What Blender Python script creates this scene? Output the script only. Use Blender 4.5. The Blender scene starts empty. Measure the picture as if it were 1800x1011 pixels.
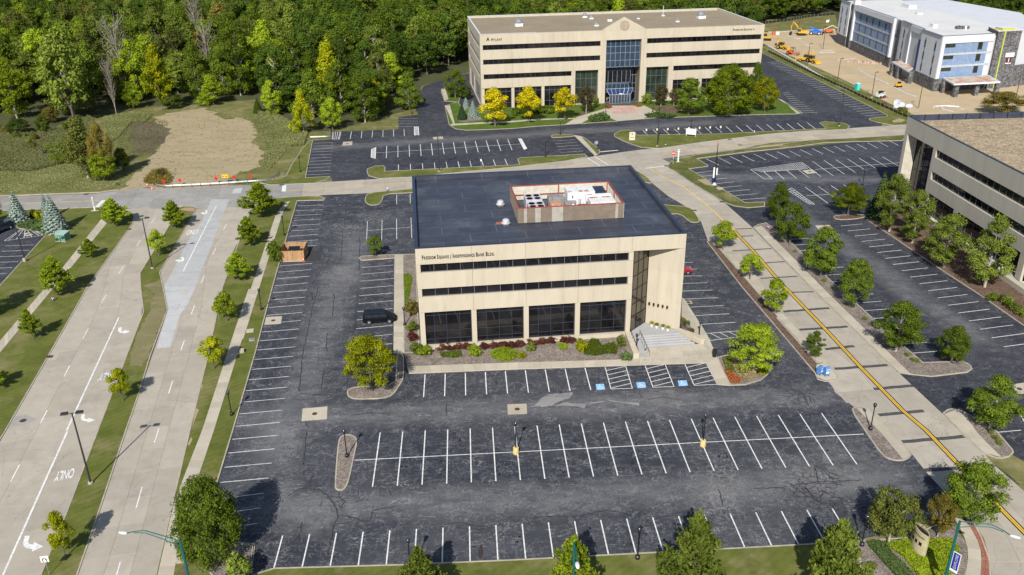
import bpy, math, random
import numpy as np
from mathutils import Vector, Matrix
S = bpy.context.scene; COL = S.collection; PI = math.pi; R_ = math.radians
# ---------------------------------------------------------------- camera, sky, sun, exposure
cd = bpy.data.cameras.new('camera'); cam = bpy.data.objects.new('camera', cd); COL.objects.link(cam)
CR, CU, CF = (0.998288,-0.056855,-0.013737), (0.036394,0.419928,0.906827), (0.045789,0.905775,-0.421278)
CP = (3.654560,-74.979487,60.208904)
cam.matrix_world = Matrix(((CR[0], CU[0], -CF[0], CP[0]), (CR[1], CU[1], -CF[1], CP[1]), (CR[2], CU[2], -CF[2], CP[2]), (0, 0, 0, 1)))
cd.sensor_width = 36; cd.lens = 30.3282; cd.clip_start = 1; cd.clip_end = 6000
S.camera = cam
SUN_EL, SUN_AZ = 38.7, 194.5           # degrees; azimuth clockwise from +Y, the side the sun stands on
w = bpy.data.worlds.new('World'); S.world = w; w.use_nodes = True
nt = w.node_tree; nt.nodes.clear()
sky = nt.nodes.new('ShaderNodeTexSky'); sky.sky_type = 'NISHITA'; sky.sun_disc = False
sky.sun_elevation = R_(SUN_EL); sky.sun_rotation = R_(SUN_AZ)
bg = nt.nodes.new('ShaderNodeBackground'); bg.inputs[1].default_value = 0.085
wo = nt.nodes.new('ShaderNodeOutputWorld'); nt.links.new(sky.outputs[0], bg.inputs[0]); nt.links.new(bg.outputs[0], wo.inputs[0])
sl = bpy.data.lights.new('sun', 'SUN'); sl.energy = 4.8; sl.angle = R_(0.5); sl.color = (1, .955, .88)
so = bpy.data.objects.new('sun', sl); COL.objects.link(so)
sd = Vector((math.sin(R_(SUN_AZ))*math.cos(R_(SUN_EL)), math.cos(R_(SUN_AZ))*math.cos(R_(SUN_EL)), math.sin(R_(SUN_EL))))
so.rotation_euler = sd.to_track_quat('Z', 'Y').to_euler()
S.view_settings.view_transform = 'Standard'; S.view_settings.look = 'None'; S.view_settings.exposure = 0.40
S.view_settings.gamma = 1; S.view_settings.use_curve_mapping = False
S.cycles.max_bounces = 5; S.cycles.transparent_max_bounces = 6
random.seed(7); RN = np.random.RandomState(7)
# ---------------------------------------------------------------- materials
MAT = {}
def mat(name, col, rough=.8, metal=0, spec=.3, var=None, vs=1.0, vd=3, bump=0, bs=8, emit=None, rnd=0, coat=0):
    """plain procedural paint: base colour, optional second colour mixed by noise, optional fine relief"""
    if name in MAT: return MAT[name]
    m = bpy.data.materials.new(name); m.use_nodes = True; MAT[name] = m
    n = m.node_tree.nodes; l = m.node_tree.links; b = n['Principled BSDF']
    b.inputs['Base Color'].default_value = (*col, 1); b.inputs['Roughness'].default_value = rough
    b.inputs['Metallic'].default_value = metal; b.inputs['Specular IOR Level'].default_value = spec
    if coat: b.inputs['Coat Weight'].default_value = coat
    tc = n.new('ShaderNodeTexCoord')
    out = None
    if var is None: var = tuple(c*.82 for c in col)
    no = n.new('ShaderNodeTexNoise'); no.inputs['Scale'].default_value = vs; no.inputs['Detail'].default_value = vd; no.inputs['Roughness'].default_value = .65
    l.new(tc.outputs['Object'], no.inputs['Vector'])
    mr = n.new('ShaderNodeMapRange'); mr.inputs[1].default_value = .38; mr.inputs[2].default_value = .62; l.new(no.outputs[0], mr.inputs[0])
    mx = n.new('ShaderNodeMix'); mx.data_type = 'RGBA'; mx.inputs[6].default_value = (*col, 1); mx.inputs[7].default_value = (*var, 1)
    l.new(mr.outputs[0], mx.inputs[0]); out = mx.outputs[2]
    if rnd:
        oi = n.new('ShaderNodeObjectInfo'); m2 = n.new('ShaderNodeMapRange'); m2.inputs[3].default_value = 1-rnd; m2.inputs[4].default_value = 1+rnd*.6
        l.new(oi.outputs['Random'], m2.inputs[0]); h = n.new('ShaderNodeHueSaturation'); l.new(m2.outputs[0], h.inputs['Value']); l.new(out, h.inputs['Color']); out = h.outputs[0]
    l.new(out, b.inputs['Base Color'])
    if bump:
        nb = n.new('ShaderNodeTexNoise'); nb.inputs['Scale'].default_value = bs; nb.inputs['Detail'].default_value = 4; l.new(tc.outputs['Object'], nb.inputs['Vector'])
        bp = n.new('ShaderNodeBump'); bp.inputs['Strength'].default_value = bump; bp.inputs['Distance'].default_value = .05
        l.new(nb.outputs[0], bp.inputs['Height']); l.new(bp.outputs[0], b.inputs['Normal'])
    if emit: b.inputs['Emission Color'].default_value = (*emit, 1); b.inputs['Emission Strength'].default_value = 1
    return m
class NT:
    """tiny helper to write node graphs"""
    def __init__(s, name, rough=.9, spec=.2):
        s.m = bpy.data.materials.new(name); s.m.use_nodes = True; MAT[name] = s.m
        s.n = s.m.node_tree.nodes; s.l = s.m.node_tree.links; s.b = s.n['Principled BSDF']
        s.b.inputs['Roughness'].default_value = rough; s.b.inputs['Specular IOR Level'].default_value = spec
        s.tc = s.n.new('ShaderNodeTexCoord').outputs['Object']
    def mapping(s, scale=(1, 1, 1), rot=0, loc=(0, 0, 0), src=None):
        m = s.n.new('ShaderNodeMapping'); m.inputs['Scale'].default_value = scale; m.inputs['Rotation'].default_value = (0, 0, rot); m.inputs['Location'].default_value = loc
        s.l.new(src or s.tc, m.inputs[0]); return m.outputs[0]
    def noise(s, scale, detail=4, rough=.6, vec=None, dist=0):
        k = s.n.new('ShaderNodeTexNoise'); k.inputs['Scale'].default_value = scale; k.inputs['Detail'].default_value = detail; k.inputs['Roughness'].default_value = rough; k.inputs['Distortion'].default_value = dist
        s.l.new(vec or s.tc, k.inputs['Vector']); return k
    def rng(s, v, a, b, c=0, d=1):
        k = s.n.new('ShaderNodeMapRange'); s.l.new(v, k.inputs[0])
        for i, x in enumerate((a, b, c, d)): k.inputs[i+1].default_value = x
        return k.outputs[0]
    def mix(s, f, a, b, mode='MIX'):
        k = s.n.new('ShaderNodeMix'); k.data_type = 'RGBA'; k.blend_type = mode
        for i, x in ((0, f), (6, a), (7, b)):
            if isinstance(x, (int, float)): k.inputs[i].default_value = x
            elif isinstance(x, tuple): k.inputs[i].default_value = (*x, 1)
            else: s.l.new(x, k.inputs[i])
        return k.outputs[2]
    def math(s, op, a, b=0):
        k = s.n.new('ShaderNodeMath'); k.operation = op; k.use_clamp = False
        for i, x in enumerate((a, b)):
            if isinstance(x, (int, float)): k.inputs[i].default_value = x
            else: s.l.new(x, k.inputs[i])
        return k.outputs[0]
    def crack(s, scale, wid, warp=.5, vec=None, wscale=1.5):
        """thin wandering crack lines: 1 on the crack, 0 off it"""
        v = vec or s.tc
        nn = s.noise(wscale, 3, .6, v)
        vm = s.n.new('ShaderNodeVectorMath'); vm.operation = 'MULTIPLY_ADD'; s.l.new(nn.outputs[1], vm.inputs[0]); vm.inputs[1].default_value = (warp,)*3; s.l.new(v, vm.inputs[2])
        vo = s.n.new('ShaderNodeTexVoronoi'); vo.feature = 'DISTANCE_TO_EDGE'; vo.inputs['Scale'].default_value = scale; s.l.new(vm.outputs[0], vo.inputs['Vector'])
        return s.rng(vo.outputs['Distance'], 0, wid, 1, 0)
    def bump(s, h, strength=.3, dist=.03):
        k = s.n.new('ShaderNodeBump'); k.inputs['Strength'].default_value = strength; k.inputs['Distance'].default_value = dist
        s.l.new(h, k.inputs['Height']); s.l.new(k.outputs[0], s.b.inputs['Normal'])
    def col(s, c): s.l.new(c, s.b.inputs['Base Color'])
PALE_, DARK_ = (.30, .29, .275), (.014, .014, .016)
CRAZE = ((-20.9, 84.2, 5, PALE_), (-15.1, 90.1, 4.5, PALE_), (31.0, 2.6, 3, PALE_), (28.8, -2.6, 3.2, PALE_), (40.2, -0.8, 5, DARK_), (45.7, 18.0, 2.6, DARK_), (-21.9, 53.3, 2.5, DARK_), (-12.0, 1.4, 2.2, DARK_), (61.1, 16.4, 2.5, DARK_))
def asphalt(name, base, pale, wear=.5, cr=.6, ang=0.0, aisles=()):
    t = NT(name, .85, .25)
    big = t.rng(t.noise(.045, 4, .6).outputs[0], .42, .66)
    st = t.rng(t.noise(.35, 5, .65, t.mapping((.35, 1.6, 1), ang)).outputs[0], .45, .75)
    fine = t.noise(3.5, 4, .7).outputs[0]
    ais = None
    for cx, cy, a_, ln, wd in aisles:          # driving aisles are scuffed paler than the bays
        v = t.n.new('ShaderNodeVectorMath'); v.operation = 'SUBTRACT'; t.l.new(t.tc, v.inputs[0]); v.inputs[1].default_value = (cx, cy, 0)
        sp = t.n.new('ShaderNodeSeparateXYZ'); t.l.new(t.mapping((1, 1, 1), a_, src=v.outputs[0]), sp.inputs[0])
        wob = t.math('MULTIPLY', t.math('SUBTRACT', t.noise(.12, 3).outputs[0], .5), 5)
        g1 = t.rng(t.math('ABSOLUTE', t.math('ADD', sp.outputs[1], wob)), wd*.25, wd, 1, 0); g2 = t.rng(t.math('ABSOLUTE', sp.outputs[0]), ln*.85, ln, 1, 0)
        k_ = t.math('MULTIPLY', g1, g2); ais = k_ if ais is None else t.math('MAXIMUM', ais, k_)
    c = t.mix(t.math('MULTIPLY', big, wear), base, pale)
    c = t.mix(t.math('MULTIPLY', st, wear*.8), c, pale)
    if ais is not None:
        sm = t.rng(t.noise(.5, 5, .65, t.mapping((.5, 1.3, 1), ang)).outputs[0], .3, .7, .25, 1)
        c = t.mix(t.math('MULTIPLY', t.math('MULTIPLY', ais, sm), .8), c, (.17, .17, .175))
        for px_, py_, pr_ in ((-20, 14, 4), (-14, -1, 5), (-18, 3, 3), (40, 1, 5), (30, 0, 4), (28, 19, 4), (46, 3, 7), (-19, 62, 5)):
            dv = t.n.new('ShaderNodeVectorMath'); dv.operation = 'DISTANCE'; t.l.new(t.tc, dv.inputs[0]); dv.inputs[1].default_value = (px_, py_, 0)
            c = t.mix(t.math('MULTIPLY', t.rng(dv.outputs['Value'], pr_*.3, pr_, 1, 0), t.rng(t.noise(.7, 4).outputs[0], .35, .65, .1, .6)), c, (.20, .197, .19))
    # pale wandering streaks of worn sealer: ridges of stretched noise, broken up
    def ridge(sc, wd, stretch, seed):
        v = t.mapping(stretch, ang, (seed, seed*1.7, 0)); k = t.noise(sc, 5, .62, v, .6).outputs[0]
        return t.rng(t.math('ABSOLUTE', t.math('SUBTRACT', k, .5)), 0, wd, 1, 0)
    g1 = t.rng(t.noise(.45, 4, .65).outputs[0], .36, .60, .06, 1)
    r1 = ridge(.30, .0075, (.6, 1.7, 1), 3.1); r2 = ridge(.50, .010, (1.5, .7, 1), 9.4); r3 = ridge(.75, .016, (.8, 1.5, 1), 15.7)
    rr = t.math('MAXIMUM', t.math('MAXIMUM', r1, t.math('MULTIPLY', r2, .7)), t.math('MULTIPLY', r3, .55))
    c = t.mix(t.math('MULTIPLY', t.math('MULTIPLY', rr, g1), .95*cr), c, (.33, .33, .345))
    dk = t.math('MULTIPLY', ridge(.22, .0035, (1, 1, 1), 21.), t.rng(t.noise(.11, 2).outputs[0], .45, .55))
    dk2 = t.math('MULTIPLY', t.crack(1.3, .05, .9, None, 1.4), t.rng(t.noise(.07, 2).outputs[0], .63, .69))
    c = t.mix(t.math('MULTIPLY', t.math('MAXIMUM', dk, dk2), .8*cr), c, (.016, .017, .02))
    for px_, py_, pr_, cc in CRAZE:            # crazed alligator cracking where the surface has failed
        dv = t.n.new('ShaderNodeVectorMath'); dv.operation = 'DISTANCE'; t.l.new(t.tc, dv.inputs[0]); dv.inputs[1].default_value = (px_, py_, 0)
        m_ = t.math('MULTIPLY', t.rng(t.math('ADD', dv.outputs['Value'], t.math('MULTIPLY', t.math('SUBTRACT', t.noise(.5, 4).outputs[0], .5), pr_*1.6)), pr_*.5, pr_, 1, 0), t.crack(1.15, .085, .9, None, 1.7))
        c = t.mix(t.math('MULTIPLY', m_, .9 if cc[0] < .1 else .55), c, cc)
    c = t.mix(t.rng(fine, .3, .7, 0, .35), c, (.02, .022, .03))
    t.col(c); t.bump(fine, .25, .02)
    return t.m
ASPH = asphalt('worn_asphalt', (.027, .030, .041), (.095, .097, .106), .5, 1.0, 0, ((12, 17.8, 0, 42, 3.6), (14, .2, 0, 40, 3.6), (-19, 45, R_(-88+180), 40, 4.2)))
ASPH2 = asphalt('sealed_asphalt', (.023, .025, .036), (.075, .077, .090), .45, .65, .3, ((20, 151, R_(-8), 60, 4), (72, 62, R_(82), 36, 4), (60, 110, R_(10), 40, 4)))
def grass(name, a, b, dry, stripe=0, ang=0, dryamt=.25):
    t = NT(name, .95, .1)
    c = t.mix(t.rng(t.noise(.35, 5, .65).outputs[0], .35, .65), a, b)
    c = t.mix(t.rng(t.noise(.13, 4, .7).outputs[0], .5, .72, 0, dryamt*2), c, dry)
    if stripe:
        wv = t.n.new('ShaderNodeTexWave'); wv.inputs['Scale'].default_value = .35; wv.inputs['Distortion'].default_value = 1.5; wv.inputs['Detail'].default_value = 2
        t.l.new(t.mapping((1, 1, 1), ang), wv.inputs['Vector']); c = t.mix(t.math('MULTIPLY', wv.outputs[0], stripe), c, tuple(x*.6 for x in a))
    f = t.noise(9, 4, .75).outputs[0]
    c = t.mix(t.rng(f, .35, .65, 0, .45), c, tuple(x*.35 for x in a)); t.col(c); t.bump(f, .6, .08); return t.m
LAWN = grass('mown_grass', (.10, .12, .024), (.16, .175, .042), (.27, .235, .115), .2, .9, .5)
LAWN2 = grass('bright_lawn', (.070, .120, .018), (.110, .165, .025), (.17, .19, .05), .1, 0, .06)
VERGE = grass('verge_grass', (.085, .10, .028), (.14, .15, .045), (.33, .28, .15), .1, .3, .4)
FIELD = grass('rough_field_grass', (.12, .13, .040), (.20, .19, .075), (.34, .29, .15), 0, 0, .45)
def concrete(name, a, b, stain=(.25, .2, .14), amt=.3):
    t = NT(name, .85, .2)
    c = t.mix(t.rng(t.noise(.5, 5, .6).outputs[0], .3, .7), a, b)
    c = t.mix(t.rng(t.noise(.18, 4, .7).outputs[0], .52, .75, 0, amt), c, stain)
    c = t.mix(t.crack(.22, .004, 1.4, None, .6), c, tuple(x*.55 for x in a))
    oi = t.n.new('ShaderNodeObjectInfo'); h = t.n.new('ShaderNodeHueSaturation'); t.l.new(t.rng(oi.outputs['Random'], 0, 1, .90, 1.07), h.inputs['Value']); t.l.new(c, h.inputs['Color'])
    f = t.noise(12, 3).outputs[0]; t.col(h.outputs[0]); t.bump(f, .15, .01); return t.m
CONC = concrete('road_concrete', (.335, .30, .245), (.385, .35, .295), (.23, .20, .16), .55)
CONCG = concrete('grey_road_concrete', (.25, .24, .225), (.31, .30, .28), (.17, .165, .16), .5)
CONCN = concrete('new_pale_concrete', (.375, .38, .38), (.43, .435, .435), (.32, .30, .27), .7)
WALK = concrete('sidewalk_concrete', (.385, .345, .27), (.44, .40, .33), (.27, .22, .15), .25)
STAIRC = concrete('stair_concrete', (.30, .30, .30), (.36, .36, .36), (.22, .22, .23), .3)
KERBM = mat('kerb_concrete', (.40, .36, .29), .85, var=(.30, .27, .22), vs=.8, vd=5)
JOINT = mat('joint_filler', (.13, .12, .105), .95)
TAR = mat('tar_seal', (.020, .020, .022), .6, var=(.05, .05, .052), vs=2)
PWHITE = mat('white_road_paint', (.74, .74, .72), .7, var=(.50, .50, .50), vs=2.5, vd=6)
PYEL = mat('yellow_road_paint', (.80, .48, .02), .7, var=(.66, .42, .05), vs=2.5, vd=6)
PBLUE = mat('blue_bay_paint', (.17, .42, .70), .7, var=(.25, .45, .66), vs=4, vd=6)
def mulch(name, a, b, sc=7):
    t = NT(name, .95, .1)
    vo = t.n.new('ShaderNodeTexVoronoi'); vo.inputs['Scale'].default_value = sc; t.l.new(t.tc, vo.inputs['Vector'])
    sp = t.n.new('ShaderNodeSeparateColor'); t.l.new(vo.outputs['Color'], sp.inputs[0])
    c = t.mix(sp.outputs[0], a, b); c = t.mix(t.rng(t.noise(.6, 4).outputs[0], .4, .7, 0, .5), c, tuple(x*.7 for x in a))
    t.col(c); t.bump(vo.outputs['Distance'], .8, .06); return t.m
MULCH = mulch('grey_stone_mulch', (.13, .105, .085), (.31, .27, .24))
BARK = mulch('bark_mulch', (.085, .055, .04), (.20, .14, .105))
GRAVEL = mulch('roof_gravel', (.20, .15, .09), (.50, .41, .29), 4.5)
def sand(name, a, b, c3):
    t = NT(name, .95, .1)
    c = t.mix(t.rng(t.noise(.11, 5, .65).outputs[0], .35, .65), a, b)
    c = t.mix(t.rng(t.noise(.25, 6, .7, t.mapping((.5, 1.8, 1), .2)).outputs[0], .52, .72, 0, .75), c, c3)
    f = t.noise(3, 5, .7).outputs[0]; c = t.mix(t.rng(f, .4, .6, 0, .2), c, tuple(x*.6 for x in a)); t.col(c); t.bump(f, .7, .15); return t.m
SAND = sand('building_site_sand', (.47, .37, .235), (.40, .32, .21), (.52, .43, .30))
DRYF = sand('mown_straw_field', (.37, .30, .19), (.32, .265, .165), (.135, .14, .055))
DIRT = sand('bare_soil', (.16, .125, .09), (.10, .08, .06), (.11, .12, .05))
FLOOR = sand('woodland_floor', (.085, .09, .04), (.06, .065, .03), (.11, .10, .055))
def precast(name, a, b, dark):
    t = NT(name, .8, .25)
    c = t.mix(t.rng(t.noise(.4, 5, .6, t.mapping((1, 1, .25))).outputs[0], .35, .68), a, b)
    c = t.mix(t.rng(t.noise(.9, 5, .7, t.mapping((1, 1, .12))).outputs[0], .50, .74, 0, .55), c, dark)
    c = t.mix(t.rng(t.noise(11, 4, .7).outputs[0], .4, .62, 0, .18), c, dark)
    oi = t.n.new('ShaderNodeObjectInfo'); h = t.n.new('ShaderNodeHueSaturation'); t.l.new(t.rng(oi.outputs['Random'], 0, 1, .96, 1.03), h.inputs['Value']); t.l.new(c, h.inputs['Color'])
    t.col(h.outputs[0]); t.bump(t.noise(14, 3).outputs[0], .12, .01); return t.m
CREAM = precast('cream_precast', (.475, .425, .335), (.43, .38, .295), (.32, .27, .20))
CREAM2 = precast('grey_cream_precast', (.45, .42, .355), (.41, .38, .32), (.33, .29, .23))
CORE = mat('dark_core_concrete', (.20, .17, .12), .9)  # dark concrete core that backs the panel joints
GLASS = mat('dark_window_glass', (.006, .006, .009), .03, spec=.6, var=(.014, .013, .014), vs=.35, rnd=.5)
GLASSB = mat('blue_curtain_glass', (.02, .035, .06), .05, spec=.9, var=(.03, .05, .08), vs=.5)
GLASSBR = mat('bronze_glass', (.075, .06, .04), .10, spec=.8, var=(.05, .04, .028), vs=.2)
FRAME = mat('grey_window_frame', (.16, .165, .18), .5, metal=.3)
FRAMEL = mat('light_window_frame', (.35, .38, .42), .4, metal=.3)
BLACKM = mat('black_metal', (.012, .012, .014), .4, spec=.5)
def membrane():
    t = NT('navy_roof_membrane', .55, .35)
    c = t.mix(t.rng(t.noise(.25, 6, .65).outputs[0], .35, .7), (.030, .035, .052), (.050, .056, .076))
    c = t.mix(t.rng(t.noise(.12, 5, .7).outputs[0], .52, .72, 0, .7), c, (.10, .105, .115))
    br = t.n.new('ShaderNodeTexBrick'); br.inputs['Scale'].default_value = 1; br.inputs['Mortar Size'].default_value = .06; br.inputs['Brick Width'].default_value = 8.0; br.inputs['Row Height'].default_value = 3.1; br.inputs['Mortar Smooth'].default_value = .5
    t.l.new(t.tc, br.inputs['Vector']); c = t.mix(t.math('MULTIPLY', br.outputs['Fac'], t.rng(t.noise(.5, 3).outputs[0], .35, .65, .25, .9)), c, (.135, .145, .17))
    c = t.mix(t.math('MULTIPLY', t.crack(.3, .012, 2.0, None, .4), t.rng(t.noise(.1, 2).outputs[0], .5, .62, 0, .6)), c, (.11, .12, .14))
    t.col(c); t.b.inputs['Roughness'].default_value = .5; return t.m
MEMB = membrane()
TANROOF = sand('tan_ballast_roof', (.285, .24, .17), (.25, .205, .145), (.19, .155, .11))
WHITER = mat('white_roof_membrane', (.60, .59, .58), .6, var=(.55, .54, .53), vs=.1, vd=5)
NAVY = mat('navy_coping', (.030, .040, .075), .4, metal=.2)
WHITEC = mat('white_coping', (.62, .64, .68), .5)
GALV = mat('galvanised_steel', (.45, .48, .52), .4, metal=.6, var=(.30, .33, .36), vs=3)
WHITEM = mat('white_painted_metal', (.68, .68, .68), .5, var=(.55, .55, .54), vs=2)
RUST = mat('rust_stained_metal', (.34, .12, .05), .8, var=(.50, .40, .34), vs=1.2)
REDST = mat('red_primed_steel', (.30, .055, .045), .6)
TANR = mat('tan_ribbed_metal', (.20, .16, .125), .6, var=(.17, .135, .105))
TANL = mat('pale_ribbed_metal', (.36, .34, .30), .6)
SCRIN = mat('white_streaked_metal', (.56, .55, .50), .7, var=(.46, .41, .32), vs=1.4, vd=5)
BLACKP = mat('black_car_paint', (.004, .005, .009), .22, spec=.35, coat=.15)
REDP = mat('red_car_paint', (.35, .008, .025), .2, spec=.6, coat=.6)
BLUEP = mat('dark_blue_car_paint', (.010, .018, .055), .2, spec=.6, coat=.6)
TYRE = mat('tyre_rubber', (.015, .015, .016), .8)
RIM = mat('alloy_rim', (.50, .50, .52), .35, metal=.7)
CHROME = mat('chrome', (.6, .6, .62), .15, metal=.9)
REDL = mat('red_lamp', (.45, .01, .01), .3)
LAMPG = mat('clear_lamp', (.7, .7, .68), .2)
DKPLA = mat('dark_plastic', (.02, .02, .022), .6)
WOOD = mat('cedar_boards', (.43, .26, .13), .75, var=(.36, .21, .10), vs=1.5, rnd=.18)
YMACH = mat('yellow_machine_paint', (.62, .36, .02), .5, var=(.5, .28, .03), vs=2)
OMACH = mat('orange_machine_paint', (.60, .12, .03), .5)
BMACH = mat('blue_machine_paint', (.02, .13, .50), .45)
TEAL = mat('teal_pole_paint', (.010, .105, .10), .45)
BLUEPL = mat('blue_panel_cladding', (.20, .28, .42), .6, rnd=.06)
BLUEPD = mat('deep_blue_panel', (.015, .045, .15), .5)
WHCL = mat('white_panel_cladding', (.56, .575, .61), .6, rnd=.04, var=(.53, .545, .58), vs=.2)
WHCL2 = mat('pale_band_cladding', (.42, .45, .50), .6)
LIME = mat('lime_panel', (.45, .52, .10), .5)
STONE = mulch('grey_ledge_stone', (.06, .06, .065), (.22, .215, .22), 2.6)
SIGNW = mat('sign_white', (.72, .72, .70), .5)
SIGNR = mat('sign_red', (.60, .012, .015), .5)
SIGNY = mat('sign_yellow', (.75, .48, .01), .5)
SIGNCR = mat('sign_cream', (.50, .44, .28), .6)
INK = mat('dark_lettering', (.014, .008, .006), .6, var=(.012, .007, .005))
INKBLUE = mat('banner_blue', (.008, .015, .30), .6)
ORANGE = mat('orange_plastic', (.80, .13, .02), .6)
MBLUE = mat('mailbox_blue', (.07, .20, .48), .5)
SEABOX = mat('green_utility_box', (.13, .26, .20), .6)
TURQ = mat('turquoise_plastic', (.03, .48, .46), .5)
BRICK = mulch('red_brick_paver', (.26, .10, .07), (.36, .16, .11), 9)
PINK = mat('pink_paver', (.50, .32, .27), .85, rnd=.12)
FLRED = mat('red_flowers', (.55, .05, .015), .8, var=(.25, .10, .02), vs=9, bump=1, bs=20)
BARKT = mat('tree_bark', (.13, .11, .09), .95, var=(.07, .06, .05), vs=5)
BARKP = mat('pale_bark', (.34, .31, .27), .95, var=(.20, .18, .15), vs=5)
def leaf(name, a, b, c=None, tr=.42):
    m = bpy.data.materials.new(name); m.use_nodes = True; MAT[name] = m
    n = m.node_tree.nodes; l = m.node_tree.links; n.clear()
    o = n.new('ShaderNodeOutputMaterial'); d = n.new('ShaderNodeBsdfDiffuse'); t = n.new('ShaderNodeBsdfTranslucent'); mx = n.new('ShaderNodeMixShader'); mx.inputs[0].default_value = tr
    at = n.new('ShaderNodeAttribute'); at.attribute_name = 'tone'
    rp = n.new('ShaderNodeValToRGB'); e = rp.color_ramp.elements
    e[0].position = 0; e[0].color = (*a, 1); e[1].position = 1; e[1].color = (*b, 1)
    if c: k = e.new(.80); k.color = (*b, 1); e[-1].color = (*c, 1)
    oi = n.new('ShaderNodeObjectInfo'); h = n.new('ShaderNodeHueSaturation')
    mr = n.new('ShaderNodeMapRange'); mr.inputs[3].default_value = .72; mr.inputs[4].default_value = 1.3; l.new(oi.outputs['Random'], mr.inputs[0])
    l.new(at.outputs['Fac'], rp.inputs[0]); l.new(rp.outputs[0], h.inputs['Color']); l.new(mr.outputs[0], h.inputs['Value'])
    l.new(h.outputs[0], d.inputs[0]); l.new(h.outputs[0], t.inputs[0]); l.new(d.outputs[0], mx.inputs[1]); l.new(t.outputs[0], mx.inputs[2]); l.new(mx.outputs[0], o.inputs[0])
    return m
LF = dict(
 green=leaf('green_leaves', (.075, .115, .014), (.19, .26, .03)),
 deep=leaf('deep_green_leaves', (.05, .088, .015), (.13, .20, .03)),
 lime=leaf('lime_leaves', (.16, .23, .018), (.42, .52, .035)),
 light=leaf('light_green_leaves', (.11, .155, .025), (.26, .32, .055)),
 yellow=leaf('yellowing_leaves', (.16, .20, .012), (.40, .42, .016), (.62, .50, .015)),
 gold=leaf('golden_leaves', (.33, .30, .01), (.66, .55, .015), (.20, .24, .02)),
 half=leaf('green_and_yellow_leaves', (.09, .14, .012), (.20, .26, .016), (.58, .48, .015)),
 spruce=leaf('blue_spruce_needles', (.13, .19, .16), (.36, .44, .38), tr=.1),
 pine=leaf('dark_fir_needles', (0.029, 0.058, 0.026), (0.065, 0.109, 0.051), tr=.1),
 brown=leaf('bronze_leaves', (0.087, 0.072, 0.032), (0.152, 0.123, 0.058)),
 maroon=leaf('maroon_leaves', (0.080, 0.026, 0.023), (0.189, 0.072, 0.051)),
 olive=leaf('olive_leaves', (0.087, 0.109, 0.026), (0.189, 0.203, 0.043)),
 rust=leaf('rusty_leaves', (.14, .13, .03), (.30, .23, .05)),
 grey=leaf('grey_twigs', (.12, .105, .085), (.22, .19, .15), tr=.05),
 juniper=leaf('juniper_needles', (.07, .115, .035), (.14, .205, .065), tr=.1),
 straw=leaf('straw_blades', (0.290, 0.246, 0.116), (0.522, 0.435, 0.232)),
 marsh=leaf('marsh_blades', (.14, .17, .05), (.34, .34, .16)))
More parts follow.
